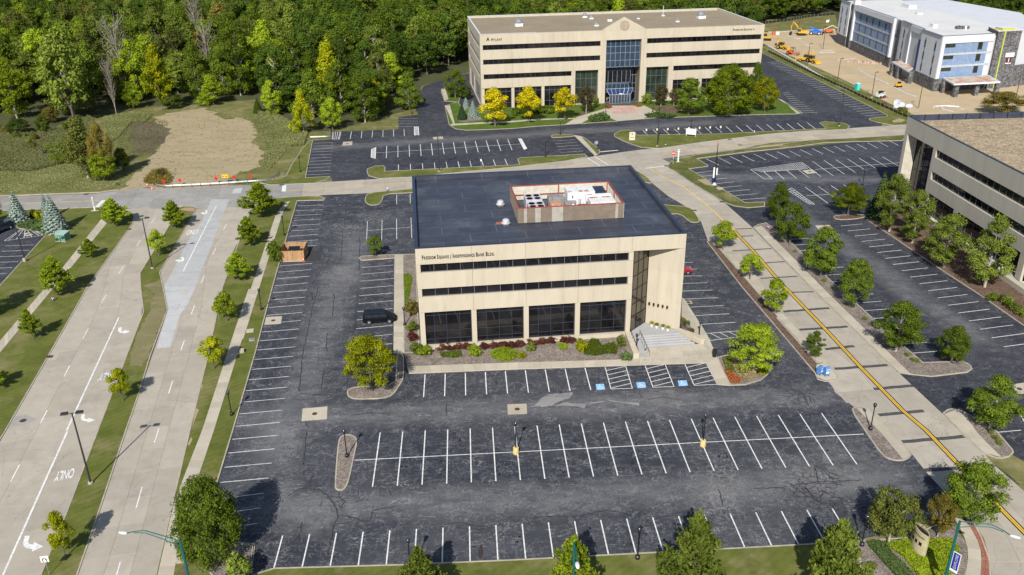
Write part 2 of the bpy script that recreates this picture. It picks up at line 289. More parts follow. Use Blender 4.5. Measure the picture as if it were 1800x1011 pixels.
# ---------------------------------------------------------------- mesh helpers
class MB:
    def __init__(s): s.v = []; s.f = []
    def add(s, vs, fs):
        o = len(s.v); s.v += [tuple(p) for p in vs]; s.f += [tuple(i+o for i in f) for f in fs]; return s
    def box(s, x0, x1, y0, y1, z0, z1):
        return s.add([(x0, y0, z0), (x1, y0, z0), (x1, y1, z0), (x0, y1, z0), (x0, y0, z1), (x1, y0, z1), (x1, y1, z1), (x0, y1, z1)],
                     [(0, 3, 2, 1), (4, 5, 6, 7), (0, 1, 5, 4), (1, 2, 6, 5), (2, 3, 7, 6), (3, 0, 4, 7)])
    def prism(s, poly, z0, z1, cap=True):
        poly = ccw(poly); n = len(poly)
        f = [(i, (i+1) % n, n+(i+1) % n, n+i) for i in range(n)]
        s.add([(p[0], p[1], z0) for p in poly]+[(p[0], p[1], z1) for p in poly], f)
        if cap:
            o = len(s.v)-2*n
            for t in tri(poly): s.f.append(tuple(o+n+i for i in t)); s.f.append(tuple(o+i for i in reversed(t)))
        return s
    def hull8(s, a, b):
        """loft between two quads"""
        return s.add(list(a)+list(b), [(0, 3, 2, 1), (4, 5, 6, 7), (0, 1, 5, 4), (1, 2, 6, 5), (2, 3, 7, 6), (3, 0, 4, 7)])
    def sheet(s, poly, z):
        poly = ccw(poly); return s.add([(p[0], p[1], z) for p in poly], tri(poly))
    def tube(s, pts, r, n=8, caps=True):
        pts = [Vector(p) for p in pts]; rs = r if isinstance(r, (list, tuple)) else [r]*len(pts)
        o = len(s.v); up = Vector((0, 0, 1))
        for i, p in enumerate(pts):
            t = (pts[min(i+1, len(pts)-1)]-pts[max(i-1, 0)]).normalized()
            a = t.cross(up if abs(t.z) < .95 else Vector((1, 0, 0))).normalized(); b = t.cross(a)
            for k in range(n):
                an = 2*PI*k/n; q = p+a*math.cos(an)*rs[i]+b*math.sin(an)*rs[i]; s.v.append(tuple(q))
        for i in range(len(pts)-1):
            for k in range(n):
                s.f.append((o+i*n+k, o+i*n+(k+1) % n, o+(i+1)*n+(k+1) % n, o+(i+1)*n+k))
        if caps: s.f.append(tuple(o+k for k in range(n))); s.f.append(tuple(o+(len(pts)-1)*n+k for k in reversed(range(n))))
        return s
    def lathe(s, prof, n=12, c=(0, 0, 0)):
        o = len(s.v)
        for r, z in prof:
            for k in range(n): s.v.append((c[0]+r*math.cos(2*PI*k/n), c[1]+r*math.sin(2*PI*k/n), c[2]+z))
        for i in range(len(prof)-1):
            for k in range(n): s.f.append((o+i*n+k, o+i*n+(k+1) % n, o+(i+1)*n+(k+1) % n, o+(i+1)*n+k))
        s.f.append(tuple(o+k for k in reversed(range(n)))); s.f.append(tuple(o+(len(prof)-1)*n+k for k in range(n)))
        return s
    def xf(s, fn): s.v = [fn(*p) for p in s.v]; return s
    def mesh(s, name):
        me = bpy.data.meshes.new(name); me.from_pydata(s.v, [], s.f); me.update(); return me
    def build(s, name, m, parent=None, smooth=False):
        me = s.mesh(name)
        if m: me.materials.append(m)
        if smooth: me.polygons.foreach_set('use_smooth', [True]*len(me.polygons))
        return link(name, me, parent)
def link(name, me, parent=None, loc=None):
    o = bpy.data.objects.new(name, me); COL.objects.link(o)
    if parent: o.parent = parent
    if loc: o.location = loc
    return o
def area(p): return .5*sum(p[i][0]*p[(i+1) % len(p)][1]-p[(i+1) % len(p)][0]*p[i][1] for i in range(len(p)))
def ccw(p): return list(p) if area(p) > 0 else list(reversed(p))
def tri(p):
    """ear clipping for a counter-clockwise polygon"""
    idx = list(range(len(p))); out = []
    def cr(a, b, c): return (p[b][0]-p[a][0])*(p[c][1]-p[a][1])-(p[b][1]-p[a][1])*(p[c][0]-p[a][0])
    g = 0
    while len(idx) > 3 and g < 5000:
        g += 1; ok = False
        for i in range(len(idx)):
            a, b, c = idx[i-1], idx[i], idx[(i+1) % len(idx)]
            if cr(a, b, c) <= 1e-9: continue
            if any(cr(a, b, k) >= 0 and cr(b, c, k) >= 0 and cr(c, a, k) >= 0 for k in idx if k not in (a, b, c)): continue
            out.append((a, b, c)); idx.pop(i); ok = True; break
        if not ok: idx.pop(0)
    if len(idx) == 3: out.append(tuple(idx))
    return out
def inset(p, d):
    p = ccw(p); n = len(p); out = []
    for i in range(n):
        a, b, c = p[i-1], p[i], p[(i+1) % n]
        e1 = Vector((b[0]-a[0], b[1]-a[1])); e2 = Vector((c[0]-b[0], c[1]-b[1]))
        if e1.length < 1e-6 or e2.length < 1e-6: out.append(b); continue
        e1.normalize(); e2.normalize(); n1 = Vector((-e1.y, e1.x)); n2 = Vector((-e2.y, e2.x)); m = n1+n2
        if m.length < .3: m = n1
        m.normalize(); k = d/max(.45, m.dot(n1)); out.append((b[0]+m.x*k, b[1]+m.y*k))
    return out
def smooth(p, it=1, closed=True):
    """round corners (Chaikin), keeping long straight runs nearly straight"""
    for _ in range(it):
        q = []; n = len(p)
        for i in range(n):
            a, b, c = Vector(p[i-1]), Vector(p[i]), Vector(p[(i+1) % n])
            t1 = min(.25, 1.2/max((b-a).length, .01)); t2 = min(.25, 1.2/max((c-b).length, .01))
            q.append(tuple(b+(a-b)*t1)); q.append(tuple(b+(c-b)*t2))
        p = q
    return p
def tag(o, label=None, cat=None, group=None, kind=None):
    if label: o['label'] = label
    if cat: o['category'] = cat
    if group: o['group'] = group
    if kind: o['kind'] = kind
    return o
def thing(name, label, cat, x=0, y=0, z=0, rz=0, group=None):
    o = bpy.data.objects.new(name, None); COL.objects.link(o); o.location = (x, y, z); o.rotation_euler = (0, 0, rz); o.empty_display_size = .3
    return tag(o, label, cat, group)
def struct(o, label=None): o['kind'] = 'structure'; return tag(o, label)
def copy_tree(o, parent=None):
    c = o.copy(); COL.objects.link(c)
    if parent: c.parent = parent
    for ch in [k for k in ALL if k.parent == o] if False else list(o.children): copy_tree(ch, c)
    return c
GZ = .10                                     # height of lawns and islands above the paving
def ground(name, poly, m, z=.02, label=None): return struct(MB().sheet(poly, z).build(name, m), label)
def raised(name, poly, m, label=None, kerb=True, top=GZ, kw=.16, sm=1, kz=.13):
    """kerbed bed or lawn: fill a little below the kerb, the kerb its own part"""
    if sm: poly = smooth(poly, sm)
    inn = inset(poly, kw) if kerb else poly
    o = struct(MB().prism(inn, 0, top).build(name, m), label)
    if kerb:
        a = ccw(poly); b = inset(poly, kw); n = len(a); k = MB()
        k.v = [(p[0], p[1], 0) for p in a]+[(p[0], p[1], kz) for p in a]+[(p[0], p[1], kz) for p in b]+[(p[0], p[1], 0) for p in b]
        for i in range(n):
            j = (i+1) % n
            for r in range(3): k.f.append((r*n+i, r*n+j, (r+1)*n+j, (r+1)*n+i))
        k.build('kerb', KERBM, o)
    return o
def flat_on(name, poly, m, z, parent=None): return MB().sheet(poly, z).build(name, m, parent)
def stripe(name, a, b, wd, m, z, parent):
    a = Vector(a); b = Vector(b); d = (b-a).normalized(); n = Vector((-d.y, d.x))*wd/2
    return MB().add([(*(a-n), z), (*(b-n), z), (*(b+n), z), (*(a+n), z)], [(0, 1, 2, 3)]).build(name, m, parent)
def pathline(name, pts, wd, m, z, parent, off=0):
    k = MB(); P = [Vector(p) for p in pts]; L = []; Rr = []
    for i, p in enumerate(P):
        t = (P[min(i+1, len(P)-1)]-P[max(i-1, 0)]).normalized(); n = Vector((-t.y, t.x)); L.append(p+n*(off+wd/2)); Rr.append(p+n*(off-wd/2))
    for a in L+Rr: k.v.append((a.x, a.y, z))
    n = len(P)
    for i in range(n-1): k.f.append((i, n+i, n+i+1, i+1))
    return k.build(name, m, parent)
def resample(pl, n):
    P = [Vector(p) for p in pl]; L = [0]
    for i in range(1, len(P)): L.append(L[-1]+(P[i]-P[i-1]).length)
    out = []
    for k in range(n+1):
        s = L[-1]*k/n; i = max(j for j in range(len(L)) if L[j] <= s+1e-9); i = min(i, len(P)-2)
        t = (s-L[i])/max(L[i+1]-L[i], 1e-9); out.append(P[i].lerp(P[i+1], t))
    return out
def plen(pl): return sum((Vector(pl[i+1])-Vector(pl[i])).length for i in range(len(pl)-1))
def slabs(parent, A, B, spacing, across, m, z0, z1, name='slab', gap=.03, pick=None):
    """concrete slabs between two edge lines, every slab its own piece with open joints"""
    n = max(1, round((plen(A)+plen(B))/2/spacing)); a = resample(A, n); b = resample(B, n)
    for i in range(n):
        for j in range(across):
            t0, t1 = j/across, (j+1)/across
            q = [a[i].lerp(b[i], t0), a[i].lerp(b[i], t1), a[i+1].lerp(b[i+1], t1), a[i+1].lerp(b[i+1], t0)]
            q = inset([tuple(p) for p in q], gap/2)
            mm = pick(i, j, n) if pick else m
            MB().prism(q, z0, z1+RN.uniform(-.002, .002)).build(name, mm, parent)
def row(parent, l0, l1, n, wd=.10, z=.03, m=None):
    """n parallel bay lines from line l0 to line l1; they share one mesh when they are alike"""
    (a0, b0), (a1, b1) = [(Vector(p), Vector(q)) for p, q in (l0, l1)]
    for i in range(n):
        t = i/(n-1) if n > 1 else 0
        stripe('bay_line', a0.lerp(a1, t), b0.lerp(b1, t), wd*RN.uniform(.9, 1.1), m or PWHITE, z, parent)
def hatch(parent, quad, n, wd=.10, z=.03, border=True, diag=0.0):
    """hatched no-parking area: border plus n slanting bars between side 0-1 and side 3-2"""
    q = [Vector(p) for p in quad]
    if border:
        for i in range(4): stripe('hatch_line', q[i], q[(i+1) % 4], wd, PWHITE, z+.001*i, parent)
    for i in range(n):
        t = (i+.5)/n; u = min(1, max(0, t+diag)); stripe('hatch_line', q[0].lerp(q[1], t), q[3].lerp(q[2], u), wd, PWHITE, z+.0045, parent)
def text_mesh(body, size, ext=.02, m=None, bold=False):
    c = bpy.data.curves.new('lettering', 'FONT'); c.body = body; c.size = size; c.extrude = ext; c.align_x = 'LEFT'
    if bold: c.offset = size*.022
    o = bpy.data.objects.new('tmp', c); COL.objects.link(o); dg = bpy.context.evaluated_depsgraph_get(); dg.update()
    me = bpy.data.meshes.new_from_object(o.evaluated_get(dg)); bpy.data.objects.remove(o); me.materials.clear()
    if m: me.materials.append(m)
    return me
# ================================================================= THE SETTING
def station(pl, s, o, d):
    P = [Vector(p) for p in pl]; q = [(p-o).dot(d) for p in P]
    for i in range(len(P)-1):
        if q[i] <= s <= q[i+1] or i == len(P)-2 or (i == 0 and s < q[0]):
            t = (s-q[i])/((q[i+1]-q[i]) or 1e-9); return P[i].lerp(P[i+1], t)
def road_slabs(parent, A, B, spacing, across, m, z0=.035, z1=.06, gap=.02, pick=None, name='slab', stops=None):
    """slabs of a road: joints square to the road between edge lines A and B"""
    o = (Vector(A[0])+Vector(B[0]))/2; e = (Vector(A[-1])+Vector(B[-1]))/2; L = (e-o).length; d = (e-o)/L
    st = stops or [L*i/max(1, round(L/spacing)) for i in range(max(1, round(L/spacing))+1)]
    for i in range(len(st)-1):
        a0, a1, b0, b1 = station(A, st[i], o, d), station(A, st[i+1], o, d), station(B, st[i], o, d), station(B, st[i+1], o, d)
        for j in range(across):
            t0, t1 = j/across, (j+1)/across
            q = inset([tuple(a0.lerp(b0, t0)), tuple(a0.lerp(b0, t1)), tuple(a1.lerp(b1, t1)), tuple(a1.lerp(b1, t0))], gap/2)
            mm = pick(i, j, (a0+b1)/2) if pick else m
            MB().prism(q, z0, z1+RN.uniform(-.0015, .0015)).build(name, mm, parent)
MB().sheet([(-2600, -1200), (2600, -1200), (2600, 3600), (-2600, 3600)], 0).build('ground', FIELD)['kind'] = 'structure'
# woodland floor
ground('woodland_floor', [(-157.76,188.88),(-125.62,167.74),(-112.93,168.42),(-112.99,188.55),(-100.82,185.97),(-98.87,196.87),(-78.87,198.42),(-62.88,203.24),(-58.42,182.32),(-44.60,160.93),(-32.57,160.63),(-21.14,174.58),(-9.99,186.52),(-11.18,217.30),(-2.32,227.34),(6.51,241.71)]+[(10,236),(96,245),(110,262),(165,320),(230,290),(260,230),(420,230),(700,900),(-700,900),(-420,230)], FLOOR, .008)
def rough(P, amp=1.1, step=1.6):
    out = []
    for i in range(len(P)):
        a, b = Vector(P[i]), Vector(P[(i+1) % len(P)]); n = max(1, int((b-a).length/step)); out += [tuple(a.lerp(b, k/n)+Vector((RN.uniform(-amp, amp), RN.uniform(-amp, amp)))*(1 if k else .3)) for k in range(n)]
    return out
ground('straw_field', rough([(-74.74,112.15),(-73.98,114.76),(-74.77,130.15),(-75.70,141.72),(-78.22,164.61),(-88.44,182.20),(-84.52,187.71),(-77.45,193.10),(-72.89,188.82),(-66.71,177.44),(-59.59,180.10),(-55.59,168.43),(-53.07,151.99),(-48.12,142.31),(-46.31,128.81),(-50.36,124.59),(-51.84,119.57),(-48.68,115.43),(-56.59,113.05),(-66.35,112.00)]), DRYF, .012)
ground('bare_earth_slope', rough([(-92.77,176.97),(-89.58,178.88),(-81.82,171.35),(-77.59,162.50),(-76.73,154.53),(-76.27,143.52),(-81.22,144.04),(-84.23,151.57)], .8), DIRT, .016)
ground('building_site', [(118.29,315.32),(139.05,313.87),(146.95,314.36),(170.55,316.72)]+[(165,300),(205,290),(260,200),(220,150),(160,120)]+[(137.35,145.00),(129.97,161.88),(130.44,213.66),(127.49,278.91),(125.40,340.74)], SAND, .015)
# ---------------------------------------------------------------- parking lots (old worn asphalt round the main building, newer sealed asphalt elsewhere)
LOTW = ground('office_parking_lot', [(-33.10,102.79),(-29.66,58.15),(-27.74,35.49),(-26.32,15.65),(-25.66,5.24),(-24.94,-4.01),(-19.14,-9.46),(-16.70,-8.67),(-4.61,-9.07),(6.54,-9.20),(32.23,-9.16),(40.98,-9.05),(52.63,-6.18),(53.78,-2.54),(54.41,1.81),(57.99,2.33),(57.65,9.17),(56.18,24.46),(54.92,48.84),(53.96,76.53),(53.07,87.42),(48.92,110.59),(46.65,120.23),(-9.13,109.64),(-18.08,107.54),(-33.35,106.12)], ASPH)
LOTN = ground('north_parking_lot', [(-37.04,150.94),(-33.77,118.49),(-28.13,118.46),(-25.84,109.92),(-9.24,111.83),(13.70,115.88),(35.03,126.31),(49.42,128.49),(81.19,138.91),(104.97,141.92),(113.73,146.11),(122.56,160.18),(120.11,256.60),(118.46,288.04)]+[(104,232),(60,238),(8,240)]+[(-2.12,229.31),(-10.10,217.19),(-12.68,191.20),(-10.35,177.13),(-15.99,174.30),(-15.13,160.38),(-33.38,160.09),(-32.49,151.87)], ASPH2, .022)
LOTE = ground('east_parking_lot', [(56.47,122.74),(72.76,128.39),(98.04,134.19),(115.98,137.76),(109.43,119.63)]+[(120,96),(120,10)]+[(68.61,-3.16),(64.18,5.58),(57.99,2.33),(57.65,9.17),(56.18,24.46),(54.92,48.84),(53.07,87.42),(48.92,110.59)], ASPH2, .018)
LOTX = ground('west_parking_lot', [(-83.06,38.57),(-76.70,63.38),(-78.85,86.53),(-83.10,89.62),(-85.43,90.23),(-88.80,92.77),(-99.40,93.92),(-106.32,77.58)], ASPH2, .02)
# ---------------------------------------------------------------- roads
BLVD = ground('boulevard', [(-75.95,101.72),(-50.53,-11.23),(-16.81,-14.24),(-31.76,15.89),(-34.42,34.58),(-38.18,58.55),(-40.07,103.00),(-37.58,104.16)], JOINT, .030)
road_slabs(BLVD, [(-73.44,101.89),(-61.00,60.87),(-57.40,36.89),(-54.57,17.83),(-50.10,-12.44)], [(-56.81,99.94),(-54.17,65.83),(-52.15,60.10),(-48.42,50.08),(-43.19,16.95),(-40.73,1.60),(-39.15,-9.26)], 4.6, 3, CONC)
road_slabs(BLVD, [(-56.81,99.94),(-50.56,65.52),(-48.21,59.42),(-44.76,50.78),(-39.56,16.67),(-35.71,-8.18),(-35.55,-9.80)], [(-38.81,99.64),(-40.33,75.40),(-37.60,55.49),(-38.18,58.55),(-34.42,34.58),(-31.78,16.07),(-27.98,-8.74),(-27.76,-10.72)], 4.6, 3, CONC)
CROSS = ground('cross_road', [(-131.15,112.23),(-99.03,111.02),(-77.78,111.42),(-74.23,112.89),(-68.48,115.14),(-65.96,113.24),(-45.77,114.29),(-41.23,113.46),(-9.47,116.59),(14.04,121.98),(28.07,126.17),(42.98,132.04),(63.78,138.81),(82.99,144.33),(98.56,147.03),(123.20,150.40),(180.97,163.11),(174.53,153.59),(117.88,140.24),(103.50,138.51),(80.30,136.22),(73.11,131.95),(55.32,126.74),(48.08,115.80),(40.87,120.15),(13.54,113.21),(-9.05,107.83),(-18.32,105.84),(-28.73,105.51),(-37.23,103.88),(-38.74,99.28),(-56.60,99.21),(-74.16,101.60),(-94.87,102.16),(-125.00,102.23)], JOINT, .031)
def wcol(i, j, p): return CONCG if p.x < -33 else CONC
road_slabs(CROSS, [(-131.15,112.23),(-99.03,111.02),(-77.78,111.42),(-74.23,112.89),(-68.48,115.14),(-66.01,113.28),(-45.90,114.34),(-41.23,113.46),(-9.47,116.59),(14.04,121.98),(28.07,126.17),(42.98,132.04)], [(-125.00,102.23),(-94.87,102.16),(-74.16,101.60),(-56.60,99.21),(-38.74,99.28),(-28.73,105.51),(-18.32,105.84),(-9.05,107.83),(13.54,113.21),(41.19,121.97)], 4.5, 2, CONC, .036, .061, pick=wcol)
road_slabs(CROSS, [(42.98,132.04),(63.78,138.81),(82.99,144.33),(98.56,147.03),(123.20,150.40),(180.97,163.11)], [(41.19,121.97),(55.32,126.74),(73.11,131.95),(80.30,136.22),(103.50,138.51),(117.88,140.24),(174.53,153.59)], 4.5, 2, CONC, .036, .061)
DRIVE = ground('entrance_drive', [(50.50,118.26),(51.55,122.21),(49.42,128.49),(34.69,123.95),(43.82,109.52),(44.52,105.85),(45.99,97.44),(48.27,90.46),(48.95,81.65),(47.60,71.26),(48.86,65.33),(49.86,39.82),(50.57,26.08),(50.35,20.99),(50.64,15.91),(52.82,15.81),(53.70,4.56),(54.27,-1.61),(54.59,-6.77),(54.05,-9.33),(53.11,-12.52),(51.93,-14.92),(58.93,-15.42),(62.54,-2.71),(61.97,1.90),(61.73,7.35),(61.46,12.61),(60.66,22.57),(58.94,50.14),(57.92,77.69),(56.67,91.85),(53.27,104.48),(50.97,115.26),(50.52,119.26)], CONC, .032)
LD = [(42.99,120.60),(44.52,105.85),(45.99,97.44),(48.27,90.46),(48.95,81.65),(47.60,71.26),(50.31,45.52),(50.34,41.24),(49.56,23.46),(50.35,20.99),(50.64,15.91),(52.72,15.58),(53.70,4.56),(54.41,1.81),(54.35,-7.20),(53.82,-9.73),(51.73,-14.91)]
RD = [(52.49,121.96),(50.52,119.26),(50.97,115.26),(53.27,104.48),(56.67,91.85),(57.92,77.69),(58.94,50.14),(60.66,22.57),(61.46,12.61),(61.73,7.35),(61.97,1.90),(62.54,-2.71),(62.45,-11.19)]
_d = Vector(RD[-1])-Vector(LD[0])
# stations of the seams read off the sealed joints
DA = [(42.99,120.60),(44.52,105.85),(45.99,97.44),(48.27,90.46),(49.32,77.72)]
DB = [(52.49,121.96),(50.52,119.26),(50.97,115.26),(53.27,104.48),(56.67,91.85),(57.92,77.69)]
road_slabs(DRIVE, DA, DB, 4.6, 2, CONC, .037, .062)
seam = [[(49.16,77.13),(57.64,77.26)], [(48.65,73.18),(57.12,73.42)], [(49.46,66.54),(58.09,66.98)], [(50.26,60.50),(58.34,60.91)], [(50.34,54.34),(58.36,54.69)], [(52.01,48.55),(58.79,48.50)], [(50.66,41.85),(58.98,42.49)], [(50.96,35.81),(59.30,36.21)], [(50.93,29.44),(57.77,30.30)], [(51.13,24.21),(60.08,24.73)], [(50.17,18.41),(60.90,19.25)], [(51.84,12.72),(59.93,13.34)], [(53.74,7.09),(62.35,7.69)], [(53.67,1.63),(61.89,1.91)]]
mids = lambda a, b: Vector(a).lerp(Vector(b), .52)
def ext(p, q, s): return tuple(Vector(p)+(Vector(q)-Vector(p))*s)
for i in range(len(seam)-1):
    (a0, b0), (a1, b1) = seam[i], seam[i+1]
    for (s0, s1) in ((0, .5), (.5, 1)):
        q = [ext(a0, b0, s0), ext(a0, b0, s1), ext(a1, b1, s1), ext(a1, b1, s0)]
        MB().prism(inset(q, .03), .037, .062).build('slab', CONC, DRIVE)
(a0, b0) = seam[-1]
road_slabs(DRIVE, [a0]+[(54.35,-7.20),(53.82,-9.73),(51.73,-14.91)], [b0]+[(62.54,-2.71),(62.45,-11.19)], 5.2, 3, CONC, .037, .062)
for k, (l, r, s0, s1) in enumerate([(0, 1, .62, 1), (0, 1, .45, .95), (0, 1, .15, 1), (0, 1, .4, 1), (0, 1, .2, 1), (0, 1, .35, 1), (0, 1, .1, 1), (0, 1, .1, 1), (0, 1, .35, 1), (0, 1, .15, 1), (0, 1, .5, 1), (0, 1, .2, .94), (0, 1, 0, .9), (0, 1, 0, 1)]):
    a, b = seam[k]; p = [Vector(ext(a, b, s0+(s1-s0)*t/6))+Vector((0, RN.uniform(-.06, .06))) for t in range(7)]
    pathline('sealed_joint', p, .55 if k > 5 else .4, mat('joint_tar', (.085, .083, .085), .8, var=(.05, .05, .052), vs=3), .066, DRIVE)
    if k > 5:
        for o in (-.27, .27): pathline('sealed_joint_edge', p, .07, TAR, .070, DRIVE, off=o)
YL = [(46.02,117.10),(47.55,111.79),(50.55,103.74),(52.10,95.00),(53.07,87.42),(53.42,80.44)]
YL2 = [(53.42,80.44),(53.96,76.53),(54.45,65.82),(54.69,52.52),(54.92,48.84),(55.69,35.83),(56.18,24.46),(56.86,13.77),(57.65,9.17),(57.99,2.33),(58.28,-3.24),(58.67,-9.03),(58.89,-13.33)]
pathline('centre_line', YL, .2, PYEL, .074, DRIVE)
for o in (-.12, .12): pathline('centre_line', YL2, .15, PYEL, .074, DRIVE, off=o)
pathline('centre_seam', YL2[1:], .75, TAR, .068, DRIVE, off=0)
for o in (-.07, .07):
    pathline('centre_line', [(-36.78,109.01),(-9.27,112.45)], .11, PYEL, .073, CROSS, off=o)
    pathline('centre_line', [(25.03,120.30),(33.76,123.46)], .11, PYEL, .073, CROSS, off=o)
    pathline('centre_line', [(51.68,129.13),(80.97,138.24),(120.44,145.07),(134.81,147.57)], .11, PYEL, .073, CROSS, off=o)
    pathline('centre_line', [(-105.72,106.29),(-96.75,106.16),(-90.82,106.23),(-75.93,106.47)], .11, PYEL, .073, CROSS, off=o)
for s, wd in (([(-37.67,113.11),(-37.04,108.74)], .9), ([(-75.10,106.67),(-74.90,102.07)], .9), ([(45.16,117.68),(50.18,119.10)], .4), ([(34.53,128.81),(36.99,121.14)], .25), ([(32.77,127.52),(34.88,120.66)], .25)): stripe('stop_line', s[0], s[1], wd, PWHITE, .0745, CROSS)
stripe('stop_line', *[(36.68,132.60),(41.30,133.53)], .5, PWHITE, .034, LOTN)
# pale replaced concrete in the northbound carriageway
for p in ([(-51.75,104.88),(-47.88,104.50),(-46.61,93.08),(-45.13,80.46),(-44.00,70.03),(-42.72,59.28),(-48.10,59.75),(-48.77,67.90),(-49.90,79.44),(-50.25,91.76)], [(-42.64,59.27),(-48.10,59.75),(-44.76,50.78),(-42.51,37.84),(-40.63,38.03),(-42.22,48.30),(-42.13,52.36)], [(-48.41,112.01),(-46.76,112.35),(-46.33,108.35),(-48.43,108.75)]):
    flat_on('new_concrete_patch', p, CONCN, .0655, BLVD)
flat_on('drain_apron', [(-57.22,35.53),(-55.79,35.42),(-56.28,37.82),(-57.61,37.63)], CONC, .0655, BLVD); flat_on('drain_apron', [(-54.48,18.76),(-53.11,18.81),(-51.83,20.14),(-53.65,21.19),(-54.90,21.03)], CONCG, .0655, BLVD)
IRON = mat('rusty_iron', (.10, .05, .03), .7, var=(.05, .03, .02), vs=8)
MB().lathe([(.42, 0), (.42, .012), (.36, .016)], 16).build('manhole_cover', IRON, BLVD).location = (*(-53.47,19.92), .066)
for p in ((-57.18,36.52), (-63.47,87.96)): MB().box(-.45, .45, -.3, .3, 0, .1).build('storm_inlet', IRON, BLVD).location = (*p, .05)
for p in ((49.19,88.22), (56.24,92.79), (50.34,119.08), (-38.38,113.49), (-80.52,111.01), (71.63,140.36), (72.58,134.80)): MB().box(-.5, .5, -.28, .28, 0, .075).build('storm_inlet', IRON, CROSS).location = (*p, .06)
# carriageway markings
for a, b in ([(-60.15,91.23),(-60.37,94.54)], [(-58.94,78.84),(-59.25,82.04)], [(-57.74,65.90),(-58.03,69.36)], [(-56.35,54.10),(-56.70,57.25)], [(-54.52,41.80),(-55.00,45.18)], [(-52.75,30.61),(-53.21,33.76)], [(-50.99,19.12),(-51.42,22.17)], [(-49.18,7.20),(-49.66,10.47)], [(-44.56,85.81),(-44.74,89.22)], [(-43.46,73.16),(-43.68,76.61)], [(-42.17,60.79),(-42.46,63.95)], [(-40.54,48.66),(-40.89,51.89)], [(-38.78,36.90),(-39.13,40.09)], [(-36.96,25.06),(-37.41,28.48)], [(-35.27,13.76),(-35.68,16.81)], [(-33.38,1.53),(-33.93,5.17)], [(-31.84,-8.94),(-32.16,-6.74)]):
    stripe('lane_dash', a, b, .14, PWHITE, .072, BLVD)
stripe('lane_line', *[(-51.66,48.60),(-47.01,17.25)], .22, PWHITE, .072, BLVD); stripe('lane_line', *[(-46.85,17.05),(-42.90,-8.71)], .22, PWHITE, .0721, BLVD); stripe('lane_line', *[(-49.61,100.54),(-46.70,66.04)], .20, PWHITE, .072, BLVD)
TURN = [(0, 1), (.26, 1), (.24, .62), (.32, .46), (.50, .44), (.50, .60), (1, .30), (.50, 0), (.50, .17), (.25, .20), (.08, .32), (0, .52)]
def affine(shape, o, x, y): o, x, y = Vector(o), Vector(x), Vector(y); return [tuple(o+(x-o)*u+(y-o)*v) for u, v in shape]
for o, x, y in ([(-49.89,42.77),(-47.98,42.84),(-50.44,45.13)], [(-46.10,18.90),(-44.15,18.75),(-46.56,20.77)], [(-42.73,-4.60),(-40.60,-4.65),(-43.48,-2.12)], [(-49.93,94.90),(-51.56,95.40),(-50.86,97.92)], [(-47.45,69.83),(-49.28,70.25),(-48.49,72.61)]):
    flat_on('turn_arrow', affine(TURN, o, x, y), PWHITE, .072, BLVD)
tm = text_mesh('ONLY', 1, 0, PWHITE, True); xs = [v.co.x for v in tm.vertices]; ys = [v.co.y for v in tm.vertices]; TX0, TX1, TY0, TY1 = min(xs), max(xs), min(ys), max(ys)
for o, x, y in ([(-42.84,9.33),(-44.74,8.72),(-42.42,7.47)], [(-45.88,31.67),(-47.98,31.07),(-45.62,29.58)], [(-51.30,83.84),(-49.09,84.09),(-51.60,86.47)]):
    me = tm.copy()
    for v in me.vertices:
        p = Vector(o)+(Vector(x)-Vector(o))*((v.co.x-TX0)/(TX1-TX0))+(Vector(y)-Vector(o))*((v.co.y-TY0)/(TY1-TY0)); v.co = (p.x, p.y, .072)
    link('only_lettering', me, BLVD)
# ---------------------------------------------------------------- lawns and verges
G1 = raised('west_lawn', [(-115.96,103.50),(-94.76,101.93),(-81.87,101.85),(-74.25,101.92),(-69.25,101.08),(-66.42,98.35),(-64.93,95.65),(-63.80,91.41),(-63.42,87.80),(-61.00,60.87),(-57.39,36.86),(-54.57,17.83),(-53.15,5.90),(-58.78,-4.46),(-84.38,40.79),(-76.16,60.76),(-78.85,86.53),(-83.10,89.62),(-85.50,90.39),(-88.96,93.11),(-99.74,94.60),(-111.14,95.02)], LAWN, sm=0)
G2 = raised('median_strip', [(-57.57,99.97),(-56.19,100.82),(-54.32,100.46),(-53.21,99.20),(-50.62,65.89),(-48.20,59.76),(-44.76,50.78),(-42.64,35.66),(-40.77,24.83),(-39.56,16.67),(-36.99,0.40),(-35.67,-8.47),(-35.56,-9.61),(-39.20,-9.35),(-40.73,1.60),(-43.19,16.95),(-45.44,31.09),(-48.42,50.08),(-52.03,59.75),(-54.16,65.89),(-55.08,77.43),(-56.29,90.70)], LAWN, sm=0)
flat_on('brick_nose', [(-56.94,98.50),(-56.02,100.00),(-54.30,99.83),(-53.48,98.87),(-53.40,97.29),(-55.65,97.85)], mat('tan_pavers', (.36, .24, .16), .9, var=(.30, .19, .13), vs=6), .11, G2)
flat_on('rough_patch', rough([(-51.63,60.34),(-49.46,62.48),(-48.34,59.77),(-45.03,50.80),(-42.98,36.11),(-42.86,32.64),(-44.77,32.80),(-45.79,37.60),(-46.76,42.06),(-47.38,49.24),(-48.77,57.23)], .22, .8), sand('median_straw', (.22, .19, .10), (.16, .15, .07), (.30, .25, .15)), .108, G2)
G3 = raised('lawn_beside_lot', [(-37.61,104.35),(-33.47,104.98),(-30.73,105.10),(-28.54,104.69),(-27.17,103.24),(-27.30,101.95),(-32.99,102.13),(-29.66,58.15),(-27.74,35.49),(-26.32,15.65),(-25.66,5.24),(-25.22,0.46),(-24.64,-4.03),(-19.39,-5.04),(-18.66,-10.44),(-27.99,-9.78),(-31.76,15.89),(-34.42,34.58),(-38.18,58.55),(-40.45,82.24),(-41.62,95.14),(-40.38,103.03),(-39.38,104.05)], LAWN, sm=0)
